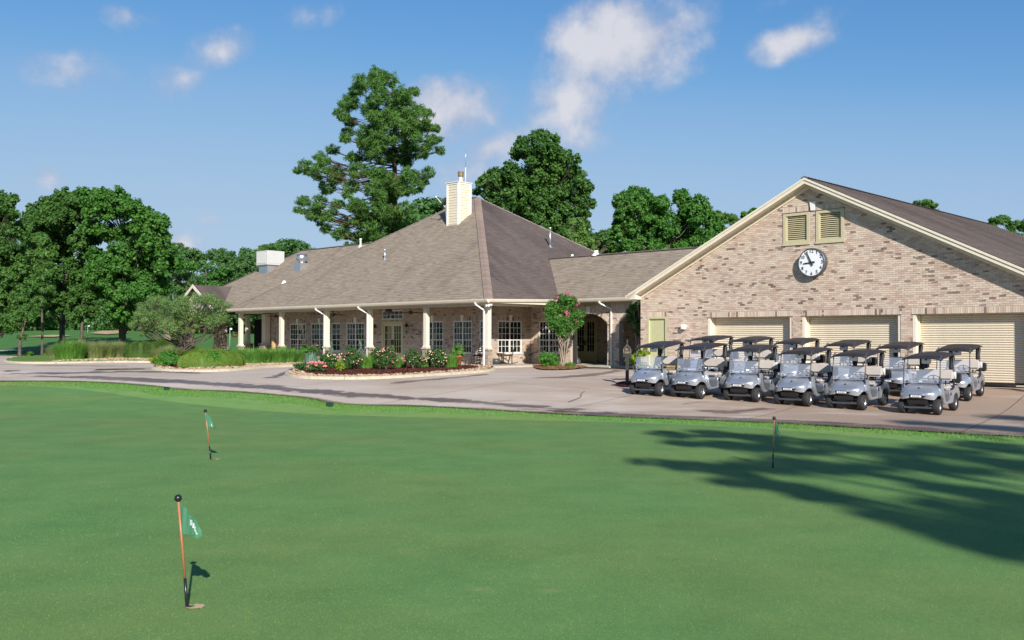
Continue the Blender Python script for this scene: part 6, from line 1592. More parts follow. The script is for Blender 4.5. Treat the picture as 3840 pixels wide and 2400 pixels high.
shrub('round_shrub', 'round bright green shrub under the window beside the crape myrtle', 'shrub', bedp(2056, 1382, door_z), (.62, .55, .66), 6500, .07, 'shrub_leaves', 158)
grass_clump('sprig_plant', 'low green plants at the foot of the crape myrtle', bedp(2138, 1382, door_z), .4, .3, 350, 'grass_blades', 159, w=.016)
# fern-like shrub beside the lamp post
lp = gnd(2392, 1436); t = thing('leafy_sapling', 'bright green feathery shrub between the black post and first cart', 'shrub', lp)
mb = MB(); cl_ = []
for k in range(8):
    a = k * .8; e = Vector((math.cos(a) * .28, math.sin(a) * .3, .5 + .09 * k)); mb.tube([(0, 0, 0), e * .5, e], [.015, .01, .005], 5, cap=False); cl_.append((e.x, e.y, e.z, .2, .2, .17))
mb.build('stems', 'oak_bark', t); V, F_ = leaves(cl_, 2600, .085, 160, aspect=.35, sub=6); link('foliage', npmesh('foliage', V, F_, 'lime_leaves'), t)

# the tree out of view whose shade lies across the green
SH = [  # px on the ground, height of the leaf mass that shades it, radius
 (2520,1630,9.5,.62),(2680,1628,9.8,.7),(2850,1640,10.2,.75),(2600,1665,9.6,.6),(2780,1670,10,.8),(2950,1680,10.5,.85),(3120,1670,11,.8),(3300,1690,11.2,.75),(2480,1735,9.2,.5),(2600,1750,9.4,.6),(2720,1765,9.6,.7),(2870,1755,10,.75),(3010,1740,10.4,.8),(2760,1815,9.3,.5),(2900,1820,9.6,.55),(3020,1850,9.6,.6),(3120,1870,9.8,.5),
 (3150,1770,11,.7),(3280,1760,11.4,.6),(3450,1745,12,.75),(3600,1760,12.4,.7),(3750,1740,12.8,.8),(3380,1720,11.8,.6),(3550,1690,12.4,.7),(3700,1670,13,.8),(3820,1690,13,.8),(3300,1930,10,.4),(3420,1965,10.2,.42),(3540,1995,10.5,.45),(3660,2030,10.8,.5),(3780,2060,11,.55),(3560,1900,11,.55),(3700,1930,11.2,.6),(3830,1960,11.5,.65),(3500,1830,11.5,.4),(3640,1850,11.6,.6),(3780,1860,12,.65),
 (3450,1590,13,.7),(3600,1600,13.5,.8),(3750,1610,14,.9),(3800,1570,14.5,.8),(3900,2050,11,.8),(3950,1900,12,1),(3960,1760,13,1.1),(4050,1650,14,1.2),(3400,1700,12,.5)]
k_ = []
for px, py, h, rr_ in SH:
    g_ = gnd(px, py); h = h * 1.75; q = g_ + sun_dir * (h / sun_dir.z); k_.append((q.x, q.y, q.z, rr_ * .8, rr_ * .8, rr_ * .55))
cx_ = sum(c[0] for c in k_) / len(k_); cy_ = sum(c[1] for c in k_) / len(k_)
tree('shade_tree', 'tree standing beside the green that throws the long shadow on the right', 'tree', (cx_ + 3, cy_ - 3, 0), 24, .42, k_, 46000, .16, 'gum_leaves', 'oak_bark', 200, aspect=.6, sub=10, subr=.5)

# ------------------------------------------------------------------ golf carts
def make_cart():
    t = thing('golf_cart', '', 'golf cart', (0, 0, 0), 0, 'silver golf carts parked in two rows')
    # body: hood, flanks, rear body
    mb = MB(); mb.sm = True
    secs = [(1.245, .20, .600, .50), (1.235, .30, .625, .480), (1.205, .40, .655, .460), (1.15, .475, .69, .455), (1.06, .515, .735, .49), (.95, .53, .785, .55), (.84, .54, .83, .575), (.73, .55, .87, .565), (.62, .56, .905, .50), (.52, .565, .925, .46)]
    NS = 22; vs = []
    for (x, w, zt, zb) in secs:
        for k in range(NS + 1):
            a = math.pi * k / NS; c, s = math.cos(a), math.sin(a)
            y = w * math.copysign(abs(c) ** .42, c); z = zb + (zt - zb) * (abs(s) ** .55)
            vs.append((x - .035 * (1 - s) * (x > 1.1) - .03 * abs(c) ** 3 * (x > 1.1), y, z))
    n = NS + 1
    mb.add(vs, [(i * n + k, i * n + k + 1, (i + 1) * n + k + 1, (i + 1) * n + k) for i in range(len(secs) - 1) for k in range(NS)])
    mb.add(vs[:n], [tuple(range(n))]); mb.sm = False
    for s in (-1, 1):     # flank panels sweeping from the hood down to the sill
        prof = [(.66, .90), (.50, .93), (.43, .66), (.33, .42), (.22, .335), (-.50, .335), (-.50, .265), (.36, .265), (.50, .33), (.555, .43), (.60, .52), (.70, .575)]
        mb.prism(prof, lambda u, v, w_: (u, w_, v), s * .50, s * .588)
    arch_ = [(-.83 + .315 * math.cos(a), .235 + .315 * math.sin(a)) for a in [math.pi * (1.0 - k / 10 * 1.0) + .35 * (1 - 2 * k / 10) * 0 for k in range(11)]]
    prof = [(-.19, .30), (-.155, .56), (-.20, .64), (-.58, .665), (-.72, .765), (-.93, .775), (-1.12, .69), (-1.215, .56), (-1.225, .44), (-1.16, .36)] + [p for p in arch_ if p[1] > .30] + [(-.51, .28)]
    mb.prism(prof, lambda u, v, w_: (u, w_, v), -.585, .585)
    mb.build('body', 'silver_paint', t, .018, 2)
    mb = MB(); mb.box(-.50, .62, -.50, .50, .27, .31); mb.obox((.50, -.5, .31), (0, 1.0, 0), (.10, 0, .52), (.03, 0, -.01)); mb.box(-1.15, -.55, -.36, .36, .30, .62); mb.build('floor', 'plastic_black', t)
    mb = MB(); mb.box(.42, .60, -.53, .53, .80, .905); mb.build('dashboard', 'plastic_black', t, .02)
    mb = MB(); mb.obox((1.12, -.30, .30), (0, .60, 0), (.07, 0, .17), (-.12, 0, 0)); mb.box(.78, 1.12, -.26, .26, .30, .52); mb.build('front_bumper', 'plastic_black', t, .03)
    mb = MB(); mb.bar((1.06, -.40, .215), (1.06, .40, .215), .05, .05); mb.bar((.84, -.42, .23), (.84, .42, .23), .07, .05); mb.bar((-.83, -.42, .23), (-.83, .42, .23), .09, .09); mb.build('axle', 'dark_metal', t)
    # wheels
    ty = MB(); ty.lathe([(.125, -.09), (.20, -.10), (.222, -.085), (.232, -.06), (.232, .06), (.222, .085), (.20, .10), (.125, .09)], n=28, axis='y')
    for g_ in (-.03, .03): ty.lathe([(.2335, g_ - .004), (.226, g_), (.2335, g_ + .004)], n=28, axis='y')
    tme = ty.mesh('wheel', 'tyre')
    rm_ = MB(); rm_.lathe([(.0, .055), (.03, .055), (.045, .04), (.10, .03), (.118, .045), (.128, .075), (.134, .075), (.13, .02), (.13, -.07)], n=24, axis='y'); rm_.sm = False
    rme = rm_.mesh('rim', 'aluminium')
    sp_ = MB()
    for k in range(5):
        a = 2 * math.pi * k / 5; c, s = math.cos(a), math.sin(a); p = [(.055, .018), (.105, .034), (.105, -.034), (.055, -.018)]
        sp_.prism([(u * c - v * s, u * s + v * c) for u, v in p], lambda u, v, w_: (u, w_, v), .030, .050)
    sme = sp_.mesh('rim_slot', 'print_dark')
    for x in (.84, -.83):
        for s in (1, -1):
            w_ = link('wheel', tme, t, (x, s * .495, .232)); 
            if s < 0: w_.rotation_euler = (0, 0, math.pi)
            link('rim', rme, w_); link('rim_slots', sme, w_)
    # seat
    mb = MB(); mb.box(-.70, -.17, -.53, .53, .66, .79); mb.build('seat', 'vinyl', t, .05, 3)
    mb = MB(); mb.obox((-.74, -.56, .92), (0, 1.12, 0), (-.09, 0, .33), (.12, 0, .02)); mb.build('backrest', 'vinyl', t, .058, 4)
    mb = MB()
    for y in (-.3, .3): mb.bar((-.70, y, .70), (-.78, y, 1.0), .035, .02)
    for s in (-1, 1): mb.prism([(-.50, .66), (-.72, .72), (-.74, .95), (-.70, .98), (-.60, .80)], lambda u, v, w_: (u, w_, v), s * .54, s * .575)
    mb.build('seat_bracket', 'plastic_black', t)
    # canopy
    mb = MB(); mb.sm = True; vs = []; nx_, ny_ = 9, 9
    for i in range(nx_):
        for j in range(ny_):
            u, v = i / (nx_ - 1) * 2 - 1, j / (ny_ - 1) * 2 - 1; x = -.15 + .83 * u; y = .575 * v
            dz = -.045 * abs(u) ** 6 - .045 * abs(v) ** 6 - .018 * v * v; vs.append((x, y, 1.785 - .055 * u + dz))
    mb.add(vs, [(i * ny_ + j, (i + 1) * ny_ + j, (i + 1) * ny_ + j + 1, i * ny_ + j + 1) for i in range(nx_ - 1) for j in range(ny_ - 1)])
    mb.add([(x, y, z - .035) for x, y, z in vs], [(i * ny_ + j, i * ny_ + j + 1, (i + 1) * ny_ + j + 1, (i + 1) * ny_ + j) for i in range(nx_ - 1) for j in range(ny_ - 1)]); mb.sm = False
    rim_ = [i * ny_ for i in range(nx_)] + [(nx_ - 1) * ny_ + j for j in range(1, ny_)] + [i * ny_ + ny_ - 1 for i in range(nx_ - 2, -1, -1)] + [j for j in range(ny_ - 2, 0, -1)]
    k = len(vs); b0_ = 0; L_ = len(rim_)
    for q in range(L_): mb.f.append([rim_[q], rim_[(q + 1) % L_], rim_[(q + 1) % L_] + k, rim_[q] + k][::-1]); mb.m.append(0); mb.smf.append(False)
    mb.build('canopy', 'canopy_black', t)
    for s in (-1, 1):
        mb = MB(); mb.tube([(.70, s * .535, .78), (.66, s * .53, .98), (.56, s * .52, 1.66), (.50, s * .515, 1.73), (.38, s * .51, 1.745)], .017, 8); mb.build('front_post', 'dark_metal', t)
        mb = MB(); mb.tube([(-.86, s * .50, .74), (-.90, s * .50, 1.2), (-.88, s * .50, 1.76)], .018, 8); mb.build('rear_post', 'dark_metal', t)
        mb = MB(); mb.tube([(-.93, s * .46, 1.73), (-.97, s * .44, 1.62), (-.95, s * .43, 1.45), (-.90, s * .42, 1.30), (-.92, s * .43, 1.20)], [.05, .085, .075, .06, .03], 9); mb.build('bag_cover_roll', 'canopy_black', t)
    # windscreen, folded to half height
    mb = MB(); mb.obox((.705, -.50, .93), (0, 1.0, 0), (-.062, 0, .40), (.005, 0, .001)); ws = mb.build('windscreen', 'windscreen', t)
    mb = MB(); mb.bar((.71, -.51, .935), (.71, .51, .935), .018); mb.bar((.70, -.5, .99), (.70, .5, .99), .012, .03); mb.build('screen_frame', 'windscreen', ws)
    mb = MB()
    for y in (-.44, .40): mb.box(.695, .72, y, y + .05, .965, .985)
    mb.build('clip', 'print_dark', ws); mb = MB(); mb.box(.706, .722, -.06, .02, .955, .99); mb.build('sticker', 'plate_white', ws)
    # steering wheel
    ctr = Vector((.30, .27, 1.03)); ax = Vector((-.62, 0, .78)).normalized(); t1 = Vector((0, 1, 0)); t2 = ax.cross(t1); mb = MB()
    mb.tube([ctr + (t1 * math.cos(2 * math.pi * k / 20) + t2 * math.sin(2 * math.pi * k / 20)) * .19 for k in range(21)], .016, 7, cap=False)
    for a in (0.3, math.pi - .3, -math.pi / 2): mb.bar(ctr - ax * .03, ctr + (t1 * math.cos(a) + t2 * math.sin(a)) * .185, .04, .012)
    mb.ball(tuple(ctr - ax * .02), .05, 8, 5); sw_ = mb.build('steering_wheel', 'plastic_black', t)
    mb = MB(); mb.tube([ctr - ax * .03, (.52, .27, .76)], .025, 8); mb.build('steering_column', 'plastic_black', sw_)
    # grab bar on the passenger side of the dash
    mb = MB(); mb.tube([(.50, -.42, .91), (.46, -.40, 1.0), (.46, -.26, 1.02), (.46, -.12, 1.0), (.50, -.10, .91)], .010, 6); mb.build('grab_bar', 'dark_metal', t)
    # rear: bag well frame, cooler, sand bottle, bag rack
    mb = MB(); mb.box(-1.20, -.92, .36, .66, .84, 1.14); mb.build('cooler', 'plastic_black', t, .03)
    mb = MB(); mb.bar((-.98, .47, .74), (-.98, .47, .86), .05); mb.bar((-.86, -.5, 1.22), (-.86, .5, 1.22), .03); mb.bar((-1.18, -.42, .80), (-1.18, .30, .80), .03); mb.bar((-1.18, -.42, .80), (-.90, -.45, 1.2), .025); mb.bar((-1.18, .30, .80), (-.90, .42, 1.2), .025); mb.build('bag_rack', 'dark_metal', t)
    mb = MB(); mb.tube([(-.80, .56, .98), (-.80, .56, 1.16), (-.80, .56, 1.20)], [.04, .04, .015], 9); mb.build('sand_bottle', 'plate_white', t)
    # charger port, emblem, name plate, card under the canopy
    mb = MB(); mb.box(-.30, -.21, .584, .592, .50, .59); mb.box(-.30, -.21, -.592, -.584, .50, .59); mb.build('charger_port', 'print_dark', t)
    mb = MB(); c = Vector((.955, 0, .793))
    for a, l, w_ in ((.2, .055, .018), (1.1, .045, .016), (2.0, .05, .014), (-.9, .04, .016), (3.3, .05, .018)): d = Vector((math.cos(a) * .8, math.sin(a), -math.cos(a) * .38)); mb.bar(c, c + d * l, w_, .006)
    mb.build('hood_emblem', 'print_dark', t)
    mb = MB(); mb.obox((1.235, -.15, .53), (0, .30, 0), (-.02, 0, .065), (.012, 0, .004)); pl = mb.build('name_plate', 'plate_white', t)
    me = text_mesh('E-Z-GO', .062, .001); me.materials.clear(); me.materials.append(M['print_dark']); o = link('lettering', me, pl); o.location = (1.241, 0, .562); o.rotation_euler = Matrix(((0, .29, .96), (1, 0, 0), (0, .96, -.29))).to_euler() if False else (0, 0, 0)
    mt = Matrix(((0, -.294, .956, 1.2405), (1, 0, 0, 0), (0, .956, .294, .5615), (0, 0, 0, 1))); o.matrix_local = mt
    mb = MB(); mb.box(.50, .52, -.04, .24, 1.50, 1.70); cd = mb.build('number_card', 'plate_white', t, .01); mb = MB(); mb.box(.5202, .524, .06, .13, 1.60, 1.65); mb.bar((.522, .08, 1.65), (.522, .16, 1.68), .025, .004); mb.build('card_print', 'print_dark', cd)
    mb = MB(); mb.box(.40, .50, .0, .2, 1.60, 1.74); mb.build('screen_unit', 'plastic_black', t, .01)
    return t
HEAD_ANG = math.atan2(-ey.y, -ey.x) + R(4)
KC = .925
front_px = [((2379, 1481), (2460, 1487)), ((2536, 1491), (2622, 1497.5)), ((2726.5, 1502.5), (2822, 1509)), ((2921.5, 1519), (3024, 1525.6)), ((3119.8, 1533), (3227, 1540)), ((3383.5, 1550.6), (3503, 1559))]
fpos = []
for a, b in front_px:
    p, q = gnd(*a), gnd(*b); mid = (p + q) / 2; fpos.append(mid + ey * .84 * .925)
r6 = gnd(3616, 1507) - ex * .475 * .925; r6c = r6 + ey * .84 * .925
def roof_left(c): w_ = c + (-ey) * .60 * .925 + ex * -.56 * .925; return proj((w_.x, w_.y, G(c.x, c.y) + 1.77 * .925))[0]
rpos = [r6c]
target = [3285, 3090, 2902, 2731, 2581]; off = 3501.6 - roof_left(r6c)
rowdir = (fpos[0] - fpos[-1]).normalized()
print('ROW', rowdir, 'track', [round((gnd(*a) - gnd(*b)).length, 2) for a, b in front_px], 'off', off, fpos[-1], r6c, GA.l(r6c), GA.l(fpos[0]), GA.l(fpos[-1]))
for tx in target:
    s = 0.0
    while s < 12:
        c = r6c + rowdir * s
        if roof_left(c) <= tx - off: break
        s += .01
    rpos.append(c)
FL_ = ['leftmost front row golf cart, beside the black post', 'second golf cart from the left in the front row', 'third golf cart from the left in the front row', 'fourth golf cart from the left in the front row', 'fifth golf cart from the left in the front row, second from the right', 'nearest golf cart, rightmost of the front row']
RL_ = ['rightmost back row golf cart, clear view before the third roller door', 'second back row golf cart from the right, before the brick pier', 'third back row golf cart from the right, before the middle roller door', 'fourth back row golf cart from the right, canopy at the first brick pier', 'second back row golf cart from the left, before the first roller door', 'leftmost back row golf cart, by the wall light']
cart0 = make_cart()
for i, (p, lb) in enumerate(list(zip(fpos, FL_)) + list(zip(rpos, RL_))):
    c = cart0 if i == 0 else copy_tree(cart0)
    c['label'] = lb; gf = G(p.x - ey.x * .84, p.y - ey.y * .84); gb = G(p.x + ey.x * .83, p.y + ey.y * .83)
    c.location = (p.x, p.y, (gf + gb) / 2 + .022); c.rotation_mode = 'XYZ'; c.scale = (KC, KC, KC)
    ang = HEAD_ANG + R(random.Random(i).uniform(-3.5, 3.0)); pit = math.atan2(gb - gf, 1.67)
    c.rotation_euler = (Matrix.Rotation(ang, 3, 'Z') @ Matrix.Rotation(pit, 3, 'Y')).to_euler()

# ------------------------------------------------------------------ flags on the green
def flag_stick(label, px, py, tx, ty, seed, lb_):
    b = gnd(px, py); Y = b.y; top = at(tx, ty, Y + .02); t = thing('putting_flag', label, 'flag', b, 0, 'short flags on the putting green'); tp = top - b; r_ = random.Random(seed)
    f = lambda k: tp * k
    mb = MB(); mb.tube([f(0) - Vector((0, 0, .05)), f(.27)], .0125, 10); mb.build('lower_rod', 'ball_black', t)
    mb = MB(); mb.tube([f(.27), f(.97)], .0095, 10); mb.build('rod', 'rod_orange', t)
    mb = MB(); mb.ball(tuple(f(1.0)), .030, 14, 10); mb.build('ball', 'ball_black', t)
    mb = MB(); mb.lathe([(.0, .006), (.028, .007), (.03, .0)], (0, 0, 0), 20); mb.build('cup', 'interior', t)
    # drooping cloth with folds; local x = away from the rod
    mb = MB(); mb.sm = True; nx_, nz_ = 14, 10; L = .30; h_ = .235; vs = []
    hang = lb_
    for i in range(nx_ + 1):
        u = i / nx_
        for j in range(nz_ + 1):
            v = j / nz_
            x = .008 + u * L * (.62 - .1 * v) * hang; drop = (u ** 1.5) * .20 * (1.0 + .25 * (1 - v)); hh = h_ * (1 - .68 * u ** 1.4)
            z = -.01 - drop - v * hh
            y = .022 * math.sin(u * 9 + v * 1.2 + seed) * (.3 + u) + .012 * math.sin(u * 21 + seed)
            vs.append(tuple(f(.965) + Vector((x, y, z)) + (f(.7) - f(.965)) * 0))
    n = nz_ + 1
    mb.add(vs, [(i * n + j, (i + 1) * n + j, (i + 1) * n + j + 1, i * n + j + 1) for i in range(nx_) for j in range(nz_)]); fl = mb.build('cloth', 'flag_green', t)
    # white printed emblem lying on the outer fold
    e = MB()
    for (ui, vj) in ((7, 3), (8, 3), (8, 4), (9, 4), (9, 5), (10, 5), (10, 6), (7, 2), (8, 5), (9, 6), (11, 6), (7, 4)):
        q = [vs[ui * n + vj], vs[(ui + 1) * n + vj], vs[(ui + 1) * n + vj + 1], vs[ui * n + vj + 1]]; c = sum((Vector(k_) for k_ in q), Vector()) / 4
        e.add([c + (Vector(k_) - c) * .85 + Vector((0, -.0025, 0)) for k_ in q], [(0, 1, 2, 3)])
    e.build('emblem', 'plate_white', fl); return t, b
t1_, b1_ = flag_stick('nearest putting flag, drooping green cloth with white emblem on a leaning rod', 703, 2279, 668, 1868, 1, 1.0)
t2_, b2_ = flag_stick('middle putting flag with faded green cloth on the left of the green', 791, 1724, 770, 1541, 4, .9)
t3_, b3_ = flag_stick('dark putting flag standing in the tree shadow on the right', 2898, 1755, 2903, 1568, 7, .55)
def ring(name, c, r0, r1, mat, seed):
    r_ = random.Random(seed); V = []; F_ = []; n = 40
    for k in range(n):
        a = 2 * math.pi * k / n; j = r1 * r_.uniform(.8, 1.15)
        for rr_ in (r0, j): V.append((c.x + math.cos(a) * rr_ + (.03 if rr_ == j else 0), c.y + math.sin(a) * rr_, G(c.x, c.y) + .009))
    for k in range(n): F_.append((2 * k, 2 * k + 1, (2 * k + 3) % (2 * n), (2 * k + 2) % (2 * n)))
    tag(link(name, npmesh(name, V, F_, mat)), kind='structure')
ring('worn_turf', b1_ + Vector((.025, .01, 0)), .03, .075, 'sand_dirt', 1); ring('worn_turf', b2_ + Vector((.03, 0, 0)), .06, .09, 'sand_dirt', 2)

# small green marker boxes at the edge of the green
def marker(label, px, py, w_):
    p = gnd(px, py); t = thing('marker_plate', label, 'marker', p, R(8), 'green marker plates at the lawn edge'); mb = MB(); mb.prism([(-w_ / 2, 0), (w_ / 2, 0), (w_ / 2, w_ * .5), (w_ / 2 - .03, w_ * .62), (-w_ / 2, w_ * .62)], lambda u, v, d: (u, d, v), -.02, .03); mb.build('plate', 'green_box', t, .006)
    mb = MB(); mb.box(-w_ / 2, w_ / 2, -.03, .04, -.03, .004); mb.build('foot', 'green_box', t)
marker('small dark green marker plate at the lawn edge, left one', 625, 1464, .19); marker('small dark green marker plate at the lawn edge, right one', 1236, 1526, .22)

# black post with a house shaped sign
p = gnd(2352, 1449); t = thing('post_sign', 'black post with a house shaped black and gold sign on a mulch patch', 'sign post', p, R(-6)); u_ = p.y / FPX
mb = MB(); mb.box(-.06, .06, -.06, .06, 0, 1.05); mb.build('post', 'black_metal', t, .008)
mb = MB(); W2 = .15; mb.prism([(-W2, 1.02), (W2, 1.02), (W2, 1.32), (0, 1.52), (-W2, 1.32)], lambda a, b, d: (a, d, b), -.05, .05); sg = mb.build('sign_box', 'black_metal', t, .006)
gold = simple('gold_print', (.35, .26, .10), .5)
mb = MB()
for a, b in (((-.125, 1.30), (0, 1.475)), ((.125, 1.30), (0, 1.475)), ((-.125, 1.17), (-.125, 1.30)), ((.125, 1.17), (.125, 1.30))): mb.bar((a[0], -.054, a[1]), (b[0], -.054, b[1]), .012, .004)
mb.box(-.09, .09, -.056, -.052, 1.20, 1.215); mb.box(-.09, .09, -.056, -.052, 1.165, 1.18)
for k in range(5): mb.box(-.06 + k * .024, -.046 + k * .024, -.056, -.052, 1.27, 1.29 + .05 * math.sin(k * .9 + .4))
mb.build('sign_print', 'gold_print', sg)
mb = MB(); mb.lathe([(0, .16), (.02, .14), (.035, .08), (.02, .03), (.05, 0)], (0, 0, 1.50), 10); mb.build('finial', 'black_metal', t)
# smokers' post by the door
p = gnd(2163, 1373); p.z = G(p.x, p.y) + .04; t = thing('ash_receptacle', 'black flask shaped ash receptacle beside the arched doorway', 'ashtray', p)
mb = MB(); mb.lathe([(0, 0), (.19, 0), (.20, .04), (.20, .26), (.15, .34), (.055, .42), (.05, .85), (.09, .87), (.09, .98), (.05, 1.0), (0, 1.0)], n=20); mb.build('body', 'dark_metal', t)
# rocking chairs, little table
def rocker(label, loc, rz):
    t = thing('rocking_chair', label, 'rocking chair', loc, rz, 'dark rocking chairs on the porch'); dm = 'dark_wood'
    for s in (-1, 1):
        mb = MB(); mb.tube([(-.50, s * .27, .14), (-.25, s * .27, .045), (.05, s * .27, .02), (.30, s * .27, .05), (.42, s * .27, .10)], .018, 6); mb.build('rocker', dm, t)
        for x in (-.20, .24): mb = MB(); mb.tube([(x, s * .26, .04), (x * .95, s * .25, .44 if x < 0 else .62)], .018, 6); mb.build('leg', dm, t)
        mb = MB(); mb.bar((.28, s * .27, .63), (-.26, s * .27, .63), .06, .02); mb.build('armrest', dm, t)
        mb = MB(); mb.tube([(-.20, s * .23, .42), (-.30, s * .23, .80), (-.42, s * .22, 1.18)], .018, 6); mb.build('back_post', dm, t)
    mb = MB(); mb.box(-.24, .26, -.26, .26, .42, .455); mb.build('seat', dm, t); mb = MB(); mb.box(-.22, .24, -.24, .24, .457, .50); mb.build('cushion', 'cushion_navy', t, .02)
    for k in range(6): z = .55 + k * .11; x = -.23 - .36 * (z - .55) * .9; mb = MB(); mb.bar((x, -.22, z), (x, .22, z), .015, .055); mb.build('back_slat', dm, t)
    for z in (.16, .28): mb = MB(); mb.bar((.24, -.25, z), (.24, .25, z), .02); mb.build('stretcher', dm, t)
q = CH.l(at(1905, 1385, 47.6)); rocker('dark rocking chair turned left under the big side window', CH.w(CH.ony(1905, 1378, 3.2).x, 3.2, FL), R(178))
rocker('dark rocking chair beside the corner column', CH.w(CH.ony(1795, 1378, 1.6).x, 1.6, FL), R(-125))
rocker('dark rocking chair half hidden behind the long green grass', CH.w(CH.ony(1120, 1330, 1.5).x, 1.5, FL), R(160))
c = CH.w(CH.ony(1870, 1375, 3.3).x, 3.3, FL); t = thing('side_table', 'small thin metal side table between the two rocking chairs', 'table', c, -TH)
mb = MB(); mb.box(-.28, .28, -.2, .2, .56, .58); mb.build('tabletop', 'rusty', t)
for sx in (-1, 1):
    for sy in (-1, 1): mb = MB(); mb.tube([(sx * .26, sy * .18, .56), (sx * .14, sy * .1, .28), (sx * .22, sy * .16, 0)], .012, 6); mb.build('leg', 'rusty', t)
t = thing('dark_urn', 'squat dark round pot under the side table', 'pot', CH.w(CH.ony(1860, 1380, 2.9).x, 2.9, FL)); mb = MB(); mb.lathe([(0, 0), (.14, 0), (.24, .12), (.24, .22), (.17, .3), (.14, .28), (0, .27)], n=18); mb.build('body', 'dark_metal', t)
t = thing('cardboard_box', 'small brown box leaning by the rocking chair under the side window', 'box', CH.w(CH.ony(1897, 1376, 3.9).x, 3.9, FL), R(20)); mb = MB(); mb.box(-.13, .13, -.08, .08, 0, .42); mb.build('carton', 'limestone', t, .01)
# potted plants
def pot(label, pos, h, r0, mat, leafm, seed, fl=None):
    t = thing('potted_plant', label, 'potted plant', pos, 0); mb = MB(); mb.lathe([(0, 0), (r0 * .7, 0), (r0 * .95, h * .85), (r0 * 1.1, h * .86), (r0 * 1.1, h), (r0 * .92, h), (r0 * .9, h * .9), (0, h * .9)], n=18); mb.build('pot', mat, t)
    V, F_ = leaves([(0, 0, h + .28, .3, .3, .3), (.12, 0, h + .14, .26, .26, .2), (-.12, .05, h + .16, .26, .26, .2)], 1500, .11, seed, aspect=.35, sub=8); link('foliage', npmesh('foliage', V, F_, leafm), t)
    if fl:
        V, F_ = leaves([(0, 0, h + .45, .2, .2, .1)], 160, .06, seed + 1, aspect=.8, sub=5); link('flowers', npmesh('flowers', V, F_, fl), t)
pot('orange pot with yellow green plant at the right end of the rose bed', CH.w(CH.ony(1718, 1378, .9).x, .9, FL), .46, .2, 'terracotta', 'grass_blades', 301)
pot('dark pot with red flowered plant on the porch behind the pink flowers', CH.w(CH.ony(1180, 1340, 1.3).x, 1.3, FL), .42, .2, 'dark_metal', 'rose_leaves', 303, 'rose_pink')
pot('potted plant on the porch left of the pale cone shrub', CH.w(CH.ony(1148, 1340, 1.6).x, 1.6, FL), .40, .18, 'dark_metal', 'shrub_leaves', 304)
# hanging basket at the pavilion
p = CH.w(CH.ony(880, 1250, 1.0).x, 1.0, 0); t = thing('hanging_basket', 'rust coloured hanging basket under the left eave corner', 'hanging basket', (p.x, p.y, at(880, 1256, p.y).z)); mb = MB(); mb.lathe([(0, -.16), (.14, -.14), (.22, .0), (.22, .03), (0, .03)], n=14); mb.build('basket', 'rusty', t)
V, F_ = leaves([(0, 0, .1, .25, .25, .12)], 500, .07, 305, sub=6); link('foliage', npmesh('foliage', V, F_, 'oak_leaves'), t); mb = MB(); mb.tube([(0, 0, .1), (.6, .25, 3.8 - t.location.z)], .006, 4); mb.build('chain', 'dark_metal', t)
# pavilion furniture: dark metal table and chairs, tall tan heater shade
def metal_chair(label, loc, rz):
    t = thing('patio_chair', label, 'chair', loc, rz, 'dark patio chairs in the pavilion'); mb = MB(); mb.box(-.22, .22, -.22, .22, .42, .45); mb.build('seat', 'black_metal', t)
    mb = MB(); mb.bar((-.22, -.2, .45), (-.27, -.2, .92), .03); mb.bar((-.22, .2, .45), (-.27, .2, .92), .03); mb.bar((-.27, -.2, .9), (-.27, .2, .9), .03, .06)
    for k in range(4): mb.bar((-.225, -.13 + k * .087, .45), (-.268, -.13 + k * .087, .88), .015)
    mb.build('backrest', 'black_metal', t)
    for sx in (-1, 1):
        for sy in (-1, 1): mb = MB(); mb.bar((sx * .2, sy * .2, 0), (sx * .2, sy * .2, .42), .03); mb.build('leg', 'black_metal', t)
for k, (px, yl, rz) in enumerate([(860, 2.2, 20), (885, 1.4, 200), (840, 3.2, 90), (955, 3.0, 40), (972, 1.8, 250)]):
    metal_chair('dark metal patio chair ' + ['left of the pavilion corner column', 'nearest the pavilion corner column', 'furthest left by the stone pier', 'between the two pavilion columns, back one', 'between the two pavilion columns, front one'][k], CH.w(CH.ony(px, 1320, yl).x, yl, FL if px > 900 else G(*CH.w(CH.ony(px, 1320, yl).x, yl, 0).xy)), R(rz))
t = thing('floor_lamp', 'tall tan drum shaded lamp on the porch by the third column', 'lamp', CH.w(CH.ony(1027, 1330, 1.9).x, 1.9, FL)); mb = MB(); mb.lathe([(0, 0), (.16, 0), (.16, .05), (.03, .06), (.03, .55)], n=14); mb.build('stand', 'dark_metal', t); mb = MB(); mb.lathe([(0, .52), (.14, .55), (.15, .6), (.15, 1.25), (.13, 1.32), (0, 1.34)], n=18); mb.build('shade', 'cardboard', t)
# things at the back of the breezeway: a wall of card boxes is seen through the first cart
p = GA.ony(2545, 1340, -.35); t = thing('cardboard_box', 'tan cardboard box against the barn wall behind the first golf cart', 'box', GA.w(p.x, -.5, GS - .02), -TH); mb = MB(); mb.box(-.36, .36, -.3, .3, 0, .66); mb.build('carton', 'cardboard', t, .01); mb = MB(); mb.box(-.362, .362, -.04, .04, .655, .668); mb.build('tape', 'siding_cream', t)
# bin by the low tree
p = gnd(705, 1347); t = thing('waste_bin', 'dark blue grey bin under the low spreading tree', 'bin', (p.x, p.y, G(p.x, p.y) + .1)); mb = MB(); mb.lathe([(0, 0), (.24, 0), (.27, .8), (.3, .82), (.28, .9), (0, .96)], n=14); mb.build('body', 'bin_blue', t)
# pale stone pillar left of the entrance
x = CH.ony(640, 1280, .6).x
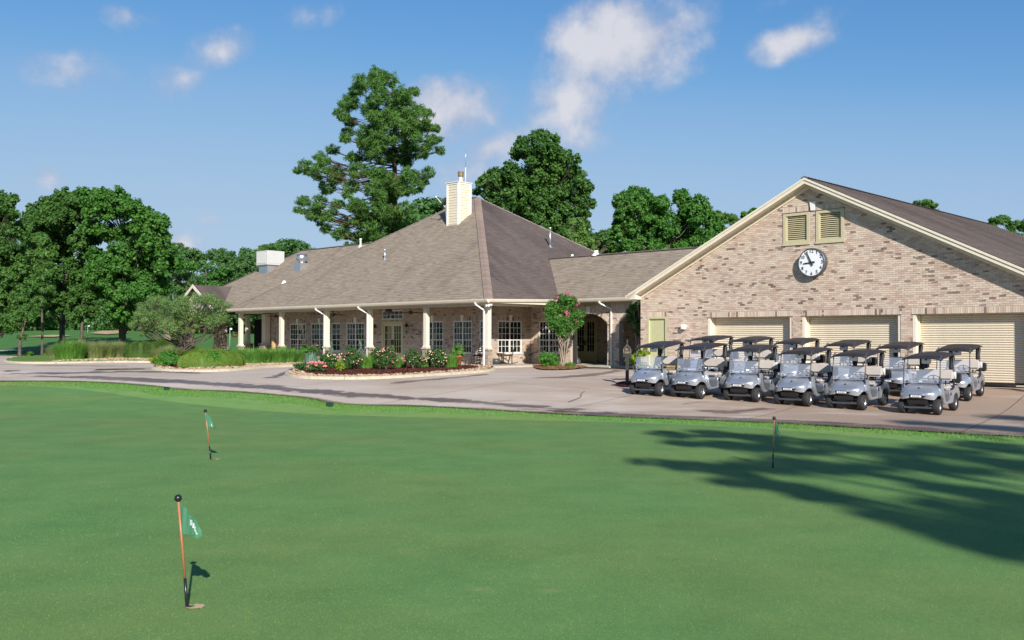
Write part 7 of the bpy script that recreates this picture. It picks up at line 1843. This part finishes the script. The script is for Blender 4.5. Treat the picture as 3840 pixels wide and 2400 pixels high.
# far flagsticks on the fairway
def far_pin(label, px, py, ty, Y):
    b = at(px, py, Y); b.z = G(b.x, b.y); t = thing('fairway_flagstick', label, 'flag', b, 0, 'far flagsticks on the fairway'); h = max(1.2, at(px, ty, Y).z - b.z); mb = MB(); mb.tube([(0, 0, 0), (0, 0, h)], .018, 6); mb.build('rod', 'plate_white', t)
    mb = MB(); mb.box(.0, .22, -.01, .01, h - .18, h); mb.build('cloth', 'plate_white', t)
far_pin('tiny far flagstick with white flag between the left trees', 329, 1262, 1220, 118); far_pin('white far flagstick seen past the pavilion', 862, 1275, 1230, 100)
# bare earth bank behind the fairway
def patch(name, pts, mat, dz):
    poly = []
    for px, py in pts: poly.append(gnd(px, py))
    return tag(sheet(name, poly, mat, dz, None, 4.0), kind='structure')

# unseen row of trees added behind the viewpoint, blocking low sky and feeding reflections
for i, (x, y, k, sc0) in enumerate([(-34, -44, 1, 1.0), (-20, -50, 5, 1.05), (-8, -46, 2, .95), (4, -52, 0, 1.0), (15, -47, 1, 1.0), (27, -50, 5, 1.1), (40, -42, 2, 1.0), (-48, -36, 0, 1.0), (52, -30, 4, 1.0)]):
    t = thing('background_tree', 'unseen tree added behind the viewpoint to block sky light, ' + ['first', 'second', 'third', 'fourth', 'fifth', 'sixth', 'seventh', 'westernmost', 'easternmost'][i] + ' of the row', 'tree', (x, y, 0), i * 1.3, 'unseen trees added behind the viewpoint to block sky light'); t.scale = (sc0 * 1.2, sc0 * 1.2, sc0)
    link('trunk', PR[k][0], t); link('crown', PR[k][1], t)

patch('earth_bank', [(335, 1252), (380, 1243), (440, 1237), (490, 1239), (480, 1250), (400, 1256)], 'sand_dirt', .10)
patch('earth_bank', [(95, 1264), (200, 1258), (270, 1260), (200, 1266)], 'sand_dirt', .10)
patch('cart_path', [(-90, 1315.5), (88, 1316), (88, 1319), (-90, 1319.5)], 'concrete_floor', .06)
# soil washed along the edge of the drive, a few cracks
strip('edge_soil', [p for p in EDGE if -26 < p.x < 14][::2], (.45, .5), 'damp_brown', .038)
strip('edge_soil', [p + Vector((0, .35, 0)) for p in EDGE if 0 < p.x < 14][::2], (.9, 1.2), 'wet_stain', .042)
for pts in ([(2130, 1512), (2165, 1500), (2185, 1490), (2175, 1478), (2200, 1468)], [(1850, 1512), (1900, 1506), (1960, 1501)], [(2560, 1520), (2610, 1512), (2680, 1508)], [(2750, 1556), (2810, 1550), (2870, 1552)], [(3640, 1560), (3700, 1568), (3800, 1572)]):
    strip('crack', gp(pts), (.035, .02), 'soil', .040)
# close-cut blades of the near part of the green: nobody could count them
def turf_blades(n, y0, y1, seed, w, h):
    r_ = np.random.default_rng(seed); y = y0 + (y1 - y0) * (1 - (1 - r_.random(n)) ** .42) * 1.0; y = y0 + (y - y0) * r_.random(n) ** .5; x = (r_.random(n) * 2 - 1) * y * .56; a = r_.random(n) * 3.14; sc = (.6 + .8 * r_.random(n)) * (y / y0) ** .5
    dx, dy = np.cos(a) * w * sc, np.sin(a) * w * sc; hh = h * sc; lx, ly = r_.normal(size=n) * .5 * hh, r_.normal(size=n) * .5 * hh; z = np.full(n, .003)
    V = np.stack([np.stack([x - dx, y - dy, z], 1), np.stack([x + dx, y + dy, z], 1), np.stack([x + lx, y + ly, z + hh], 1)], 1).reshape(-1, 3)
    return npmesh('green_blades', V, np.arange(3 * n).reshape(-1, 3), 'green_blades')
leaf_mat('green_blades', [(.10, .215, .062), (.13, .245, .074), (.115, .23, .068), (.145, .255, .078)], .05, .1)
tag(link('green_blades', turf_blades(150000, 6.3, 27, 9, .0024, .005)), kind='stuff')
